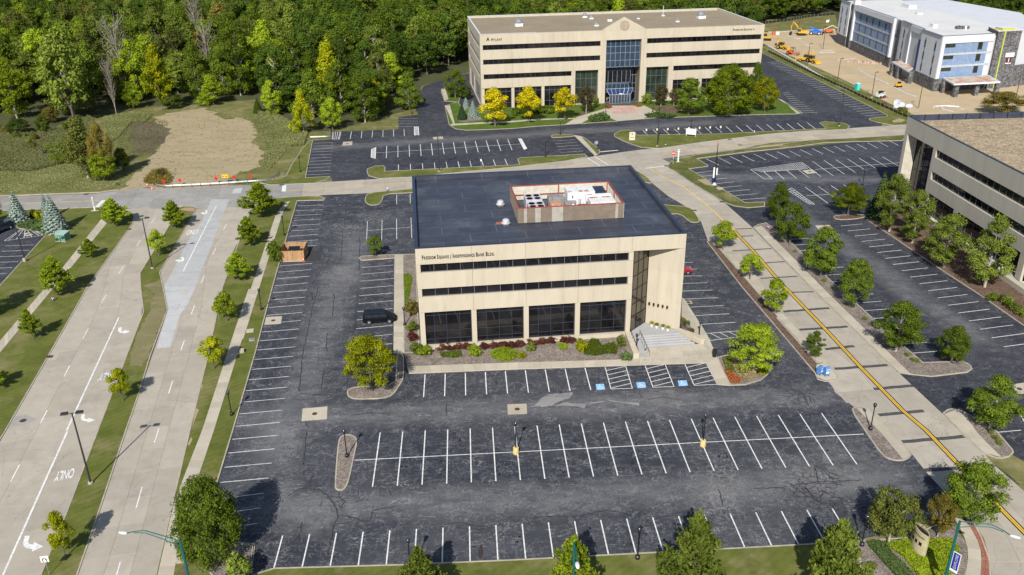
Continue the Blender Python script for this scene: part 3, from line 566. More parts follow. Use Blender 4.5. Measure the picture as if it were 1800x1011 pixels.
G5 = raised('lawn_behind_office', [(-18.24,105.99),(-9.05,107.83),(13.53,112.90),(33.85,118.26),(42.36,117.25),(44.14,111.07),(44.58,106.14),(42.47,107.58),(33.13,113.38),(13.34,109.59),(-8.91,105.08),(-14.84,104.70),(-14.71,100.36),(-15.35,97.88),(-17.17,97.61),(-18.42,99.81),(-18.73,102.99)], LAWN)
G6 = raised('drive_corner_lawn', [(40.68,93.84),(44.74,91.85),(48.31,90.63),(49.13,88.56),(48.91,82.05),(48.00,81.26),(46.57,81.72),(46.02,86.58),(43.54,86.48),(40.09,86.55)], LAWN)
G7 = raised('northwest_lawn', [(-43.92,115.80),(-40.94,113.64),(-36.85,113.85),(-31.15,114.01),(-28.91,116.30),(-28.16,118.68),(-33.77,118.49),(-37.04,150.94),(-37.84,151.31),(-38.56,144.21),(-38.86,129.15),(-38.60,120.06)], LAWN, sm=0)
G8 = raised('lawn_strip_along_road', [(-20.24,123.77),(-18.60,126.14),(-16.55,125.93),(-15.95,124.71),(-15.81,121.51),(-3.05,122.48),(14.13,123.48),(15.92,123.88),(15.71,128.07),(16.56,129.45),(25.03,130.17),(32.61,131.00),(32.92,128.61),(26.95,125.35),(14.02,121.65),(-9.46,116.37),(-16.92,116.05),(-19.40,118.35),(-20.07,121.27)], LAWN, sm=0)
G9 = raised('small_lawn_tip', [(26.01,148.99),(26.87,150.07),(32.32,149.33),(32.30,147.59),(26.35,146.80),(25.86,147.57)], LAWN)
G10 = raised('triangle_lawn', [(33.81,147.57),(34.44,146.64),(36.54,136.52),(36.75,132.60),(35.74,129.92),(34.77,129.28),(34.39,132.85)], LAWN)
G11 = raised('lawn_with_signs', [(42.77,148.77),(45.08,152.38),(47.47,152.72),(48.52,151.10),(48.66,147.11),(72.12,146.01),(83.94,147.21),(91.87,147.77),(100.19,148.35),(100.63,154.34),(102.82,155.85),(107.38,153.27),(107.54,150.14),(105.32,146.89),(95.22,146.35),(82.98,144.32),(63.64,138.32),(51.98,133.83),(47.25,135.51),(43.96,141.53),(42.52,146.33)], LAWN, sm=0)
G12 = raised('building_front_lawn', [(-2.77,187.17),(-1.25,163.56),(0.55,158.96),(3.66,157.09),(16.07,157.56),(22.06,159.07),(45.16,162.23),(57.03,165.02),(89.99,165.50),(98.11,165.01),(100.30,166.13),(100.07,182.66),(99.34,185.70)]+[(96.5,189.5),(9,182.8),(2.6,182.6)]+[(1.34,191.88)], LAWN2, sm=0)
G12b = raised('west_door_island', [(-4.27,210.85),(-4.19,206.48),(-2.99,193.57),(1.56,191.08),(2.26,203.57),(-2.91,214.03)], LAWN2, sm=0)
G13 = raised('long_grass_strip', [(118.46,288.04),(120.02,256.31),(122.09,193.20),(122.83,161.67),(122.11,159.40),(116.48,158.05),(115.52,156.52),(116.34,153.22),(119.33,149.75),(123.03,149.65),(130.36,161.83),(128.58,209.12),(124.48,269.79),(123.37,304.42)], LAWN, sm=0)
G14 = raised('road_corner_verge', [(50.57,118.60),(51.59,121.62),(52.98,123.97),(59.76,127.41),(73.03,131.47),(79.34,133.29),(91.95,137.69),(103.41,138.26),(117.79,139.95),(121.28,143.85),(114.64,134.56),(94.61,134.94),(85.37,131.69),(72.84,128.63),(58.93,124.28),(60.10,118.85),(59.90,117.72),(55.03,116.18),(60.84,91.99),(64.94,91.95),(64.16,89.28),(60.48,88.68),(57.96,90.14),(56.74,92.11),(53.31,104.67),(51.02,115.48),(50.51,118.91)], VERGE, sm=0)
G15 = ground('graded_grass_bank', [(126.67,345.28),(151.37,351.12),(189.21,362.98),(173.72,319.70),(170.87,317.53),(147.23,315.16),(118.51,316.13)], FIELD, .05)
# bottom lawns in front of the photographer
G16 = raised('front_lawn', [(-21.58,-10.61),(-16.69,-8.71),(-4.61,-9.11),(6.54,-9.24),(32.23,-9.16),(40.96,-9.09),(39.68,-15.34),(6.13,-16.47),(-19.81,-14.64)], LAWN, sm=0)
G17 = raised('sign_bed_lawn', [(40.96,-9.09),(46.91,-8.90),(52.63,-6.18),(53.90,-2.31),(54.59,-6.77),(54.05,-9.33),(53.11,-12.52),(51.22,-16.16),(39.68,-15.34)], VERGE, sm=0)
# ---------------------------------------------------------------- stone-mulch beds and islands
raised('tree_island', [(-13.45,23.55),(-13.17,24.35),(-12.37,24.79),(-7.07,24.66),(-7.55,33.64),(-6.43,33.54),(-6.03,26.42),(-6.50,24.61),(-7.11,22.45),(-8.34,21.50),(-12.03,21.62),(-13.01,22.18)], MULCH)
I2 = raised('office_west_border', [(-16.54,69.22),(-16.18,70.11),(-10.30,70.38),(-8.63,70.30),(-6.31,70.22),(-4.20,33.36),(-6.51,33.47),(-7.81,55.92),(-9.35,56.06),(-10.13,68.58),(-15.97,68.05)], MULCH, sm=0)
raised('lamp_island', [(-13.11,12.21),(-13.00,13.24),(-12.54,13.68),(-11.89,13.69),(-11.14,13.16),(-10.77,12.24),(-10.84,8.77),(-10.91,5.03),(-11.05,3.52),(-11.34,2.99),(-11.79,2.87),(-12.29,3.16),(-12.45,3.74),(-12.88,8.64)], MULCH)
I4 = raised('drive_edge_island', [(50.44,14.11),(51.19,14.81),(52.04,14.87),(52.76,14.42),(53.70,4.56),(52.81,3.75),(51.75,3.45),(50.73,3.77),(50.10,4.75),(50.27,9.57)], MULCH)
flat_on('walk_band', [(51.35,14.53),(52.74,14.36),(53.58,4.54),(52.74,3.94),(52.18,3.82),(52.04,8.83),(51.79,11.00)], WALK, .118, I4)
I5 = raised('drive_east_bed', [(58.04,77.83),(59.53,79.24),(61.33,80.02),(62.33,73.52),(62.72,67.79),(62.76,63.62),(63.12,54.68),(63.87,43.33),(64.23,37.52),(64.82,29.18),(65.22,25.01),(70.82,24.95),(71.20,23.63),(70.88,22.70),(69.76,21.92),(64.49,21.22),(61.96,22.02),(60.57,22.58),(58.94,50.14)], MULCH, sm=0)
WE = slabs(I5, [(58.00,77.68),(58.94,50.14),(60.57,22.58)], [(59.91,78.27),(60.77,49.98),(62.03,22.16)], 1.6, 1, WALK, .09, .122)
I6 = raised('lower_east_bed', [(61.46,12.61),(62.48,13.40),(63.35,13.59),(64.01,13.28),(65.14,10.90),(65.67,9.01),(65.97,8.36),(65.67,4.62),(65.48,4.08),(64.58,3.37),(63.59,3.12),(62.82,3.23),(61.91,4.29),(61.73,7.35)], MULCH, sm=0)
slabs(I6, [(61.65,12.43),(61.54,8.87),(61.58,7.07),(62.02,4.34)], [(63.75,13.30),(63.72,9.31),(63.38,7.96),(63.54,3.32)], 1.6, 1, WALK, .09, .122)
I7 = raised('drive_west_bed', [(47.29,71.29),(48.05,71.94),(48.74,67.69),(48.86,65.33),(50.26,41.00),(51.36,41.30),(51.31,40.18),(49.86,39.82),(50.76,26.07),(51.65,26.31),(52.15,24.78),(52.19,22.21),(51.33,21.28),(49.92,21.14),(49.13,21.82),(49.37,23.48),(48.46,39.94),(47.77,51.43)], BARK, sm=0)
flat_on('mailbox_pad', [(50.44,25.50),(51.90,26.17),(52.14,22.32),(51.43,21.53),(50.02,21.38),(49.36,22.17),(49.56,23.46)], WALK, .122, I7)
for a, b in ([(48.80,65.13),(51.38,65.10)], [(50.20,52.35),(52.71,52.70)]): pass
slabs(I7, [(49.02,64.98),(50.01,39.95),(50.81,26.46)], [(51.73,65.40),(51.22,39.95),(52.17,26.35)], 1.6, 1, WALK, .09, .122)
raised('big_shrub_island', [(37.48,28.66),(39.32,29.40),(47.19,36.08),(46.70,30.87),(44.13,25.05),(43.04,23.54),(41.66,22.16),(39.23,21.16),(37.13,21.14),(37.22,24.84)], MULCH, sm=0)
raised('locust_island', [(75.31,81.99),(76.52,82.86),(81.95,82.84),(81.89,81.37),(79.43,80.31),(75.53,80.19)], BARK)
I10 = raised('east_building_bed', [(81.21,79.82),(82.02,71.71),(83.47,54.08),(84.43,45.22),(85.13,34.20),(72.09,-0.43)]+[(94,42),(94,92.8)]+[(85.06,83.96)], BARK, sm=0)
BED = raised('front_planting_bed', [(-7.21,47.34),(-6.43,33.54),(-5.79,29.77),(8.77,29.34),(8.77,29.46),(25.70,29.05),(25.90,35.83),(26.26,37.82)]+[(30,38),(-3.9,36.3),(-5,45)], MULCH, kerb=False, sm=0, top=.106)
flat_on('lawn_panel', [(-8.01,61.53),(-7.16,61.64),(-6.53,60.20),(-6.41,58.72),(-6.57,54.70),(-6.58,52.51),(-7.01,47.83),(-7.44,49.41)], LAWN2, .112, BED)
raised('corner_bed', [(-25.53,-5.74),(-25.00,-5.88),(-20.70,-4.95),(-19.25,-5.37),(-18.66,-10.44),(-21.95,-10.21),(-22.77,-9.11),(-24.12,-8.14)], MULCH, sm=0, top=.114)
raised('sign_bed', [(40.69,-9.40),(41.71,-9.06),(47.46,-9.27),(52.63,-6.18),(52.08,-8.34),(51.98,-10.43),(49.11,-15.65),(39.04,-14.93)], MULCH, sm=0, kerb=False, top=.115)
# ---------------------------------------------------------------- walks
PV = struct(MB().prism([(-5.82,29.62),(-5.42,27.65),(8.67,27.67),(35.70,27.25),(35.52,21.52),(37.13,21.14),(37.48,28.66),(37.87,35.86),(37.20,48.21),(35.55,41.75),(36.28,32.58),(28.29,31.96),(26.50,29.03),(8.77,29.46)], 0, .085).build('office_walk', WALK))
slabs(PV, [(-5.78,29.61),(8.77,29.46),(26.50,29.03)], [(-5.42,27.65),(8.67,27.67),(26.18,27.35)], 1.55, 1, WALK, .08, .125)
slabs(PV, [(26.63,29.22),(37.22,29.16)], [(26.27,27.30),(35.74,27.24)], 1.8, 1, WALK, .08, .125)
slabs(PV, [(28.27,31.88),(36.30,32.66)], [(26.69,29.29),(37.14,29.25)], 1.8, 2, WALK, .08, .126)
slabs(PV, [(37.19,47.69),(36.83,34.70),(37.24,29.24)], [(37.37,47.94),(37.87,35.86),(37.58,29.14)], 1.6, 1, WALK, .08, .124)
slabs(PV, [(35.74,27.24),(35.61,21.52)], [(37.48,28.66),(37.11,21.22)], 1.6, 1, WALK, .08, .125)
slabs(I2, [(-10.21,70.10),(-9.37,56.39),(-7.95,33.46)], [(-8.61,69.96),(-7.78,56.25),(-6.48,33.34)], 1.7, 1, WALK, .09, .123)
slabs(G3, [(-35.37,101.17),(-35.94,93.89),(-31.85,39.56),(-33.62,58.16),(-33.22,52.65),(-30.19,15.95),(-29.76,6.45),(-29.42,1.24),(-27.83,-9.22)], [(-34.47,102.00),(-34.79,96.01),(-30.42,39.44),(-32.06,58.02),(-28.70,15.83),(-27.83,2.31),(-27.44,-2.53),(-26.21,-9.34)], 1.6, 1, WALK, .09, .125)
slabs(G1, [(-71.14,94.39),(-68.66,68.72),(-67.88,57.77),(-66.67,42.00),(-65.80,28.24)], [(-69.10,91.90),(-67.13,68.58),(-66.45,58.20),(-64.90,38.23),(-63.75,24.22)], 1.7, 1, WALK, .09, .125)
slabs(G10, [(31.97,148.93),(34.87,128.77)], [(33.81,147.57),(35.57,129.94)], 1.6, 1, WALK, .03, .124)
slabs(G12, [(-2.64,186.97),(0.14,162.61)], [(-1.18,187.55),(0.54,162.88)], 1.6, 1, WALK, .09, .125)
slabs(G12, [(-0.86,164.47),(6.94,165.22),(16.56,166.10),(24.77,167.49),(35.76,167.26)], [(-0.57,162.53),(6.91,163.61),(16.46,164.48),(24.65,166.18),(36.07,166.55)], 1.7, 1, WALK, .09, .125)
slabs(G12, [(35.52,168.63),(30.89,160.30)], [(46.74,179.54),(35.80,161.34)], 1.6, 1, WALK, .09, .126)
slabs(G12, [(99.34,185.70),(99.60,165.69)], [(100.07,182.66),(98.28,165.50)], 1.6, 1, WALK, .09, .125)
slabs(G12b, [(-4.17,210.39),(-2.87,193.95)], [(-2.88,211.79),(-1.69,195.80)], 1.6, 1, WALK, .09, .125)
flat_on('entry_pavement', [(46.61,181.41),(57.17,180.18),(59.05,172.70),(53.55,163.91),(45.98,162.30),(42.60,171.95)], WALK, .112, G12)
q = [(47.81,180.34),(53.86,180.94),(53.37,171.06),(46.02,171.21)]; A = [Vector(q[0]).lerp(Vector(q[3]), t/3) for t in range(4)]; B = [Vector(q[1]).lerp(Vector(q[2]), t/3) for t in range(4)]
slabs(G12, [tuple(x) for x in A], [tuple(x) for x in B], 2.2, 3, PINK, .09, .126, 'pink_paver', .12)
flat_on('dark_door_apron', [(45.69,186.65),(55.80,186.63),(55.41,182.26),(49.99,181.02),(44.91,181.61)], mat('dark_slate', (.07, .075, .07), .8), .128, G12)
flat_on("bark_bed", [(36.56,173.52),(43.03,180.52),(40.63,175.71),(36.42,169.21)], BARK, .114, G12)
flat_on('bark_bed', [(58.18,178.76),(66.00,179.15),(71.70,169.49),(62.17,169.71)], BARK, .114, G12)
flat_on('bark_bed', [(0.52,170.74),(7.51,172.49),(8.22,168.19),(2.13,166.08)], MULCH, .114, G12)
# curved walk and brick band at the boulevard corner
slabs(G17, [(52.78,-6.19),(52.43,-8.79),(51.76,-10.82),(50.78,-12.74),(49.17,-14.91)], [(53.77,-7.16),(53.40,-9.70),(52.72,-11.70),(51.65,-13.58),(50.70,-15.02)], 1.6, 1, WALK, .09, .125)
slabs(G17, [(53.77,-7.16),(53.40,-9.70),(52.72,-11.70),(51.65,-13.58),(50.70,-15.02)], [(54.38,-7.42),(54.11,-9.75),(53.38,-11.75),(52.40,-13.63),(51.50,-15.08)], .8, 2, BRICK, .09, .124, 'brick_paver_panel')
flat_on('dirt_edge', [(-25.00,-5.88),(-25.27,-8.93),(-25.96,-8.88)], BARK, .112, G3)
for p in ([(-31.73,18.42),(-31.81,20.71),(-32.36,21.08),(-31.56,16.52)], [(-31.16,13.15),(-31.15,14.63),(-30.81,14.01),(-30.83,12.55)], [(-33.24,26.74),(-33.05,27.09),(-32.75,25.61)], [(54.77,107.90),(56.79,108.22),(57.33,103.07),(55.74,104.23)]): flat_on('bare_patch', p, sand('bare_patch_soil', (.36, .30, .19), (.30, .25, .15), (.2, .18, .1)) if 'bare_patch_soil' not in MAT else MAT['bare_patch_soil'], .113, G3)
for p in ([(73.95,131.07),(77.50,132.00),(82.97,133.13),(83.76,134.37),(78.04,133.65)], [(121.04,154.29),(124.19,156.68),(125.18,154.95),(123.00,152.47),(120.58,152.43)]): flat_on('bare_patch', p, MAT['bare_patch_soil'], .113, G14)
# ---------------------------------------------------------------- bay lines
W_ = 2.743
for k in range(-3, 18): stripe('bay_line', (k*W_, 3.32), (k*W_, 13.88), .13, PWHITE, .030, LOTW)
stripe('bay_line', (-10.77,8.43), (49.91,9.06), .11, PWHITE, .0345, LOTW)
for k in range(-6, 16): stripe('bay_line', (k*W_-.298 if k > -3 else k*W_-.298, -9.14), (k*W_-.298, -3.99), .13, PWHITE, .030, LOTW)
for k in range(-1, 8): stripe('bay_line', (k*W_-.485, 21.57), (k*W_-.485, 27.32), .13, PWHITE, .030, LOTW)
def bay_hatch(parent, q, n):
    q = [Vector(p) for p in q]
    for i in (0, 1, 2): stripe('hatch_line', q[i], q[i+1], .10, PWHITE, .030+.001*i, parent)
    for i in range(n): t = (i+.8)/n; stripe('hatch_line', q[0].lerp(q[1], min(1, t)), q[3].lerp(q[2], t-.9/n), .10, PWHITE, .0345, parent)
for q, b in (([(21.51,27.26),(21.39,21.61),(24.22,21.56),(24.36,27.18)], [(19.55,22.98),(20.66,23.00),(20.62,21.56),(19.48,21.47)]), ([(27.06,27.31),(26.97,21.59),(29.77,21.55),(29.87,27.28)], [(24.99,22.98),(26.17,23.00),(26.08,21.59),(24.91,21.51)]), ([(32.60,27.22),(32.49,21.62),(35.56,21.67),(35.62,27.25)], [(30.59,23.01),(31.78,23.02),(31.66,21.65),(30.45,21.60)])):
    bay_hatch(LOTW, q, 5)
    o = flat_on('blue_bay_square', b, PBLUE, .031, LOTW)
    # wheelchair pictogram: head, back, arm, seat and wheel
    c = [Vector(p) for p in b]; fr = lambda u, v: tuple(c[3].lerp(c[2], u).lerp(c[0].lerp(c[1], u), v))
    k = MB()
    k.sheet([fr(.40+.07*math.cos(a*PI/4), .86+.07*math.sin(a*PI/4)) for a in range(8)], .0335)
    for p in ([(.36, .78), (.45, .78), (.47, .48), (.70, .48), (.70, .40), (.40, .40)], [(.45, .66), (.62, .64), (.62, .58), (.45, .60)], [(.64, .44), (.70, .46), (.80, .22), (.90, .25), (.90, .17), (.76, .15)]): k.sheet([fr(*t) for t in p], .0335)
    for a in range(10):
        t0, t1 = PI*.55+a*PI*.135, PI*.55+(a+1)*PI*.135
        k.add([(*fr(.46+r*math.cos(t), .34+r*math.sin(t)), .0335) for r, t in ((.20, t0), (.20, t1), (.26, t1), (.26, t0))], [(0, 1, 2, 3)])
    k.build('wheelchair_symbol', PWHITE, o)
row(LOTW, [(-32.45,98.90),(-27.01,99.00)], [(-30.76,78.42),(-25.33,79.01)], 8); row(LOTW, [(-27.17,75.95),(-25.12,76.26)], [(-27.17,75.95),(-25.12,76.26)], 1)
row(LOTW, [(-30.11,67.01),(-24.60,67.66)], [(-25.38,5.40),(-20.12,5.81)], 23); row(LOTW, [(-25.11,2.44),(-20.11,3.12)], [(-24.97,-2.80),(-19.74,-1.88)], 3)
row(LOTW, [(-15.58,64.96),(-10.06,65.61)], [(-13.76,35.91),(-8.32,36.54)], 11); row(LOTW, [(-13.48,33.29),(-8.07,33.76)], [(-13.48,33.29),(-8.07,33.76)], 1)
row(LOTW, [(-16.78,88.22),(-15.94,77.28)], [(-8.21,89.62),(-7.49,78.25)], 4); stripe('bay_line', *[(-16.38,83.05),(-7.67,84.18)], .1, PWHITE, .0345, LOTW)
row(LOTW, [(-12.01,104.32),(-11.61,97.97)], [(-9.10,104.52),(-8.79,98.33)], 2)
row(LOTW, [(37.16,62.48),(42.39,62.14)], [(37.78,38.80),(43.18,39.05)], 9)
hatch(LOTW, [(37.77,35.87),(43.32,36.27),(43.35,34.60),(37.82,33.66)], 4, diag=.2)
row(LOTN, [(-36.46,148.35),(-31.32,148.64)], [(-33.85,120.68),(-28.57,121.02)], 11, .1, .032); row(LOTN, [(-30.70,159.34),(-30.21,151.63)], [(-10.76,160.68),(-10.20,153.37)], 8, .12, .032)
hatch(LOTN, [(-33.05,158.99),(-30.70,159.34),(-30.21,151.63),(-32.11,151.83)], 4, .12, .032); hatch(LOTN, [(-10.86,162.72),(-9.76,162.91),(-9.19,153.70),(-10.45,153.84)], 5, .12, .033)
row(LOTN, [(-15.91,172.93),(-10.35,172.30)], [(-15.32,163.53),(-9.76,162.91)], 4, .1, .032)
row(LOTN, [(-17.08,143.55),(-16.37,132.63)], [(14.35,147.10),(14.87,136.58)], 12, .14, .032); stripe('bay_line', *[(-19.23,137.58),(17.38,141.91)], .12, PWHITE, .0365, LOTN)
hatch(LOTN, [(-20.72,140.99),(-19.78,142.76),(-19.04,132.41),(-20.21,133.77)], 5, .14, .032); hatch(LOTN, [(17.17,147.22),(17.92,147.14),(18.72,137.48),(17.93,136.52)], 6, .14, .032)
row(LOTN, [(-13.04,126.86),(-12.72,121.65)], [(12.70,128.87),(13.10,123.24)], 10, .14, .032)
row(LOTN, [(25.99,143.88),(31.73,144.52)], [(26.75,133.01),(32.56,133.81)], 5, .1, .032)
row(LOTN, [(51.16,152.32),(51.51,146.37)], [(97.60,155.32),(97.34,148.67)], 17, .15, .032)
def row_sp(parent, l0, l1, sp=2.74, wd=.14, z=.032):
    n = max(2, round((Vector(l0[0])-Vector(l1[0])).length/sp)+1); row(parent, l0, l1, n, wd, z)
row_sp(LOTN, [(116.29,160.90),(122.12,161.92)], [(115.69,243.22),(120.09,244.36)]); row_sp(LOTN, [(99.78,166.19),(104.63,166.33)], [(103.42,192.32),(105.82,192.65)])
row(LOTE, [(61.06,124.06),(62.75,118.58)], [(111.44,135.00),(111.63,130.31)], 17, .13, .028)
row(LOTE, [(85.48,119.50),(85.91,107.93)], [(103.30,121.24),(103.71,113.81)], 7, .13, .028); stripe('bay_line', *[(83.70,113.04),(105.17,116.18)], .12, PWHITE, .0325, LOTE)
row(LOTE, [(74.13,112.91),(74.23,106.79)], [(79.87,113.10),(80.02,107.25)], 3, .13, .028); stripe('bay_line', *[(82.72,118.84),(82.95,107.49)], .13, PWHITE, .028, LOTE)
for a, b in ([(68.98,114.54),(82.72,118.84)], [(68.98,114.54),(69.88,107.33)], [(69.88,107.33),(71.57,106.95)], [(71.57,106.95),(71.47,112.63)], [(71.47,112.63),(81.04,113.54)]): stripe('hatch_line', a, b, .13, PWHITE, .029, LOTE)
for i in range(26): t = i/26; a = Vector((69.37,114.17)).lerp(Vector((82.90,118.59)), t); b = Vector((71.04,112.12)).lerp(Vector((82.57,113.60)), t); stripe('hatch_line', a, b, .12, PWHITE, .030, LOTE)
row(LOTE, [(76.76,100.66),(77.60,90.02)], [(85.67,101.56),(86.12,94.47)], 4, .13, .028); stripe('bay_line', *[(75.00,95.09),(81.68,95.65)], .12, PWHITE, .0325, LOTE)
hatch(LOTE, [(72.29,99.15),(73.70,100.47),(74.63,89.68),(73.57,90.05)], 1, .12, .028); row(LOTE, [(72.42,98.17),(73.79,98.71)], [(73.41,90.42),(74.58,90.57)], 8, .12, .031)
row(LOTE, [(55.77,113.12),(60.13,114.33)], [(60.73,93.89),(66.10,94.56)], 8, .12, .028)
stripe('bay_line', *[(60.84,91.99),(55.03,116.18)], .01, PWHITE, .028, LOTE)
row(LOTE, [(75.06,77.09),(79.60,77.76)], [(78.65,28.46),(84.34,29.39)], 19, .12, .028)
row_sp(LOTE, [(62.25,70.99),(67.15,71.48)], [(65.04,27.71),(68.65,27.95)], 2.74, .11, .028)
row(LOTE, [(65.89,8.21),(69.00,8.42)], [(65.89,8.21),(69.00,8.42)], 1, .11, .028); stripe('bay_line', *[(71.68,14.59),(69.10,5.20)], .11, PWHITE, .0325, LOTE)
row(LOTX, [(-84.16,81.27),(-78.74,81.35)], [(-80.56,65.01),(-77.50,65.10)], 7)
hatch(LOTX, [(-85.53,83.93),(-79.26,86.42),(-83.03,89.46),(-85.25,89.82)], 5, .1, diag=.0)
for a, b in ([(-26.10,46.45),(-25.74,44.49)],): pass
PADC = WALK
def pad(parent, q, z=.028): o = flat_on('drain_pad', q, PADC, z, parent); c = sum((Vector(p) for p in q), Vector((0, 0)))/len(q); k = MB().lathe([(.34, 0), (.34, .01)], 12) if len(q) == 4 else MB(); k.build('drain_grate', IRON, o).location = (c.x, c.y, z+.002); return o
for L_, q in ((LOTW, [(-28.58,46.81),(-26.13,46.95),(-25.81,44.26),(-28.30,44.14)]), (LOTW, [(-18.59,20.01),(-15.48,20.26),(-15.15,17.29),(-18.27,17.12)]), (LOTW, [(7.59,18.96),(10.06,18.93),(9.94,16.53),(7.50,16.56)]), (LOTW, [(37.23,46.90),(38.28,46.96),(38.36,45.92),(37.31,45.80)]), (LOTN, [(-28.87,148.93),(-26.44,149.09),(-26.13,145.33),(-28.68,145.19)]), (LOTN, [(-5.49,151.11),(-2.85,151.55),(-2.51,148.92),(-5.05,148.63)]), (LOTE, [(80.42,112.49),(83.06,113.11),(83.17,110.35),(80.63,109.74)]), (LOTE, [(70.17,77.70),(73.08,77.82),(72.85,75.16),(70.06,74.89)]), (LOTE, [(73.97,18.57),(75.75,18.86),(74.16,16.27),(73.10,16.01)]), (LOTX, [(-83.63,87.73),(-82.88,88.20),(-81.30,86.76),(-82.29,85.94)])): pad(L_, q, .040)
for p in (rough([(10.86,18.20),(12.04,20.14),(13.14,20.99),(16.33,21.12),(15.71,19.85),(14.24,19.11),(13.23,18.18),(12.03,18.01)], .12, .35), rough([(13.58,18.05),(14.96,18.89),(16.37,18.44),(17.72,18.26),(17.23,17.27),(16.56,17.72),(15.05,18.10)], .1, .35), [(17.66,18.44),(19.92,18.83),(20.26,18.64),(18.37,18.28)], [(20.34,19.14),(22.08,18.49),(24.38,17.98),(24.36,17.37),(23.08,17.91),(20.99,18.58)]): flat_on('concrete_stain', p, sand('cement_smear', (.30, .295, .285), (.20, .20, .20), (.07, .072, .08)) if 'cement_smear' not in MAT else MAT['cement_smear'], .026, LOTW)
flat_on('oil_stain', [(3.23,-7.92),(3.47,-6.91),(3.69,-6.82),(3.81,-7.76),(3.57,-8.75),(3.29,-8.63)], mat('oil_brown', (.045, .035, .032), .7), .027, LOTW)
flat_on('dark_apron', [(-26.16,70.41),(-26.13,73.77),(-23.60,73.89),(-23.39,68.85),(-26.03,68.76)], mat('new_tar', (.045, .042, .045), .9), .026, LOTW)
# tar-sealed cracks that wander over the old lot
def crackline(parent, pts, wd=.13, z=.027):
    P = []
    for i in range(len(pts)-1):
        a, b = Vector(pts[i]), Vector(pts[i+1]); n = max(2, int((b-a).length/.5))
        for k in range(n): P.append(a.lerp(b, k/n)+Vector((RN.uniform(-.09, .09), RN.uniform(-.12, .12))))
    pathline('sealed_crack', P, wd, TAR, z, parent)
for p in ([(-17.20,14.77),(-16.84,10.91),(-16.51,7.29)], [(-16.33,7.14),(-16.17,5.17)], [(-15.92,7.11),(-15.12,6.13),(-15.25,4.84),(-15.43,3.47)], [(-17.36,2.50),(-16.49,3.30),(-15.45,3.59),(-13.99,3.23),(-12.72,1.91),(-11.70,-0.07),(-11.37,-1.48),(-11.72,-2.80),(-11.69,-4.76),(-11.63,-7.86)], [(-11.79,1.84),(-11.00,1.06),(-11.26,0.01),(-11.76,0.40)], [(-11.10,-1.27),(-9.87,-1.59),(-8.91,-2.23),(-8.01,-2.29),(-7.84,-0.82),(-7.12,-0.46),(-5.76,-0.39),(-5.19,0.27)], [(-15.15,-2.10),(-14.77,-7.03)], [(-11.52,-2.70),(-9.49,-2.30)], [(0.06,-3.44),(1.69,-3.34),(3.32,-4.01),(4.78,-4.34),(4.88,-3.79)], [(0.95,-3.84),(2.42,-4.49),(4.48,-4.54)], [(-9.71,2.67),(-9.67,1.56)], [(-6.28,2.66),(-6.02,1.17)], [(-4.25,-2.90),(-3.83,-3.82)],
          [(-22.07,57.16),(-21.83,50.12),(-21.36,42.71),(-20.93,34.73),(-19.74,23.87)], [(-19.04,54.67),(-18.19,45.55)], [(-18.29,40.61),(-17.52,34.24)], [(-15.28,56.57),(-14.22,41.19),(-13.85,27.79),(-13.60,24.82)], [(-21.53,49.58),(-14.98,49.28)], [(-19.55,23.86),(-14.00,22.71)], [(-17.23,29.99),(-16.84,23.82)], [(-12.18,18.03),(-10.07,18.35),(-7.35,17.97),(-7.82,17.04)], [(-0.18,19.57),(-0.23,16.29)], [(-23.12,55.57),(-22.23,52.78),(-22.83,50.72)], [(-17.24,22.10),(-17.14,20.23)], [(-17.81,17.02),(-16.89,15.08)], [(-15.79,27.95),(-17.35,28.08)],
          [(-22.82,105.57),(-21.10,85.82)], [(-25.26,96.18),(-24.27,87.71)], [(-26.33,95.41),(-16.92,94.95)], [(-21.19,84.27),(-20.25,75.33),(-19.60,67.86)], [(-19.48,67.85),(-22.66,63.73),(-23.48,57.90)], [(-17.53,80.88),(-15.84,63.13)], [(-24.38,75.70),(-22.90,70.78),(-22.54,63.72)],
          [(37.84,0.11),(40.86,0.52),(46.46,0.47)], [(40.98,0.63),(41.81,3.42),(42.53,2.31),(42.93,0.49)], [(42.35,3.12),(43.06,2.01),(43.49,1.46),(44.90,0.97)], [(38.06,-0.15),(39.07,-1.69),(39.84,-2.94),(40.69,-1.57),(41.37,-0.64)], [(39.08,0.02),(39.55,-1.24),(40.85,-1.95)], [(39.21,-0.48),(39.87,-2.47)], [(41.46,-0.40),(42.44,-0.73)], [(33.65,-0.07),(37.79,-0.01)], [(39.84,-2.94),(41.41,-3.29)], [(38.74,-0.45),(39.66,-2.22),(40.57,-2.28)],
          [(60.64,18.92),(61.29,16.77),(61.23,14.09)], [(61.00,19.25),(61.66,16.40),(61.42,13.74)], [(45.15,19.62),(45.94,18.67),(45.74,15.63),(45.21,16.68)], [(45.21,18.73),(46.60,17.93),(46.22,15.93)], [(42.47,18.43),(44.91,17.89)], [(57.87,9.61),(53.95,3.85),(54.28,0.91)], [(62.12,2.02),(62.83,-2.25)], [(62.43,0.04),(62.26,-3.18)],
          [(24.83,20.34),(25.24,18.59)], [(25.60,18.56),(27.57,19.09),(30.15,18.20)], [(43.54,51.47),(43.73,38.68)], [(39.45,47.49),(42.26,41.19)], [(8.48,-3.16),(11.57,-3.06),(13.30,-3.35),(16.98,-2.45),(19.73,-3.33)], [(22.00,-4.16),(25.57,-3.08),(28.96,-2.99)], [(29.82,0.10),(29.40,-3.03)]):
    crackline(LOTW if 'x' else LOTE, p)
for p in ([(73.18,74.75),(73.72,68.18),(73.93,61.44),(71.58,49.65)], [(74.66,19.24),(77.21,21.25)], [(67.64,20.53),(68.16,17.61),(68.15,16.92)], [(74.87,19.58),(75.79,19.51),(76.77,20.53)], [(76.11,56.23),(77.53,49.13)]): crackline(LOTE, p, .06, .0245)

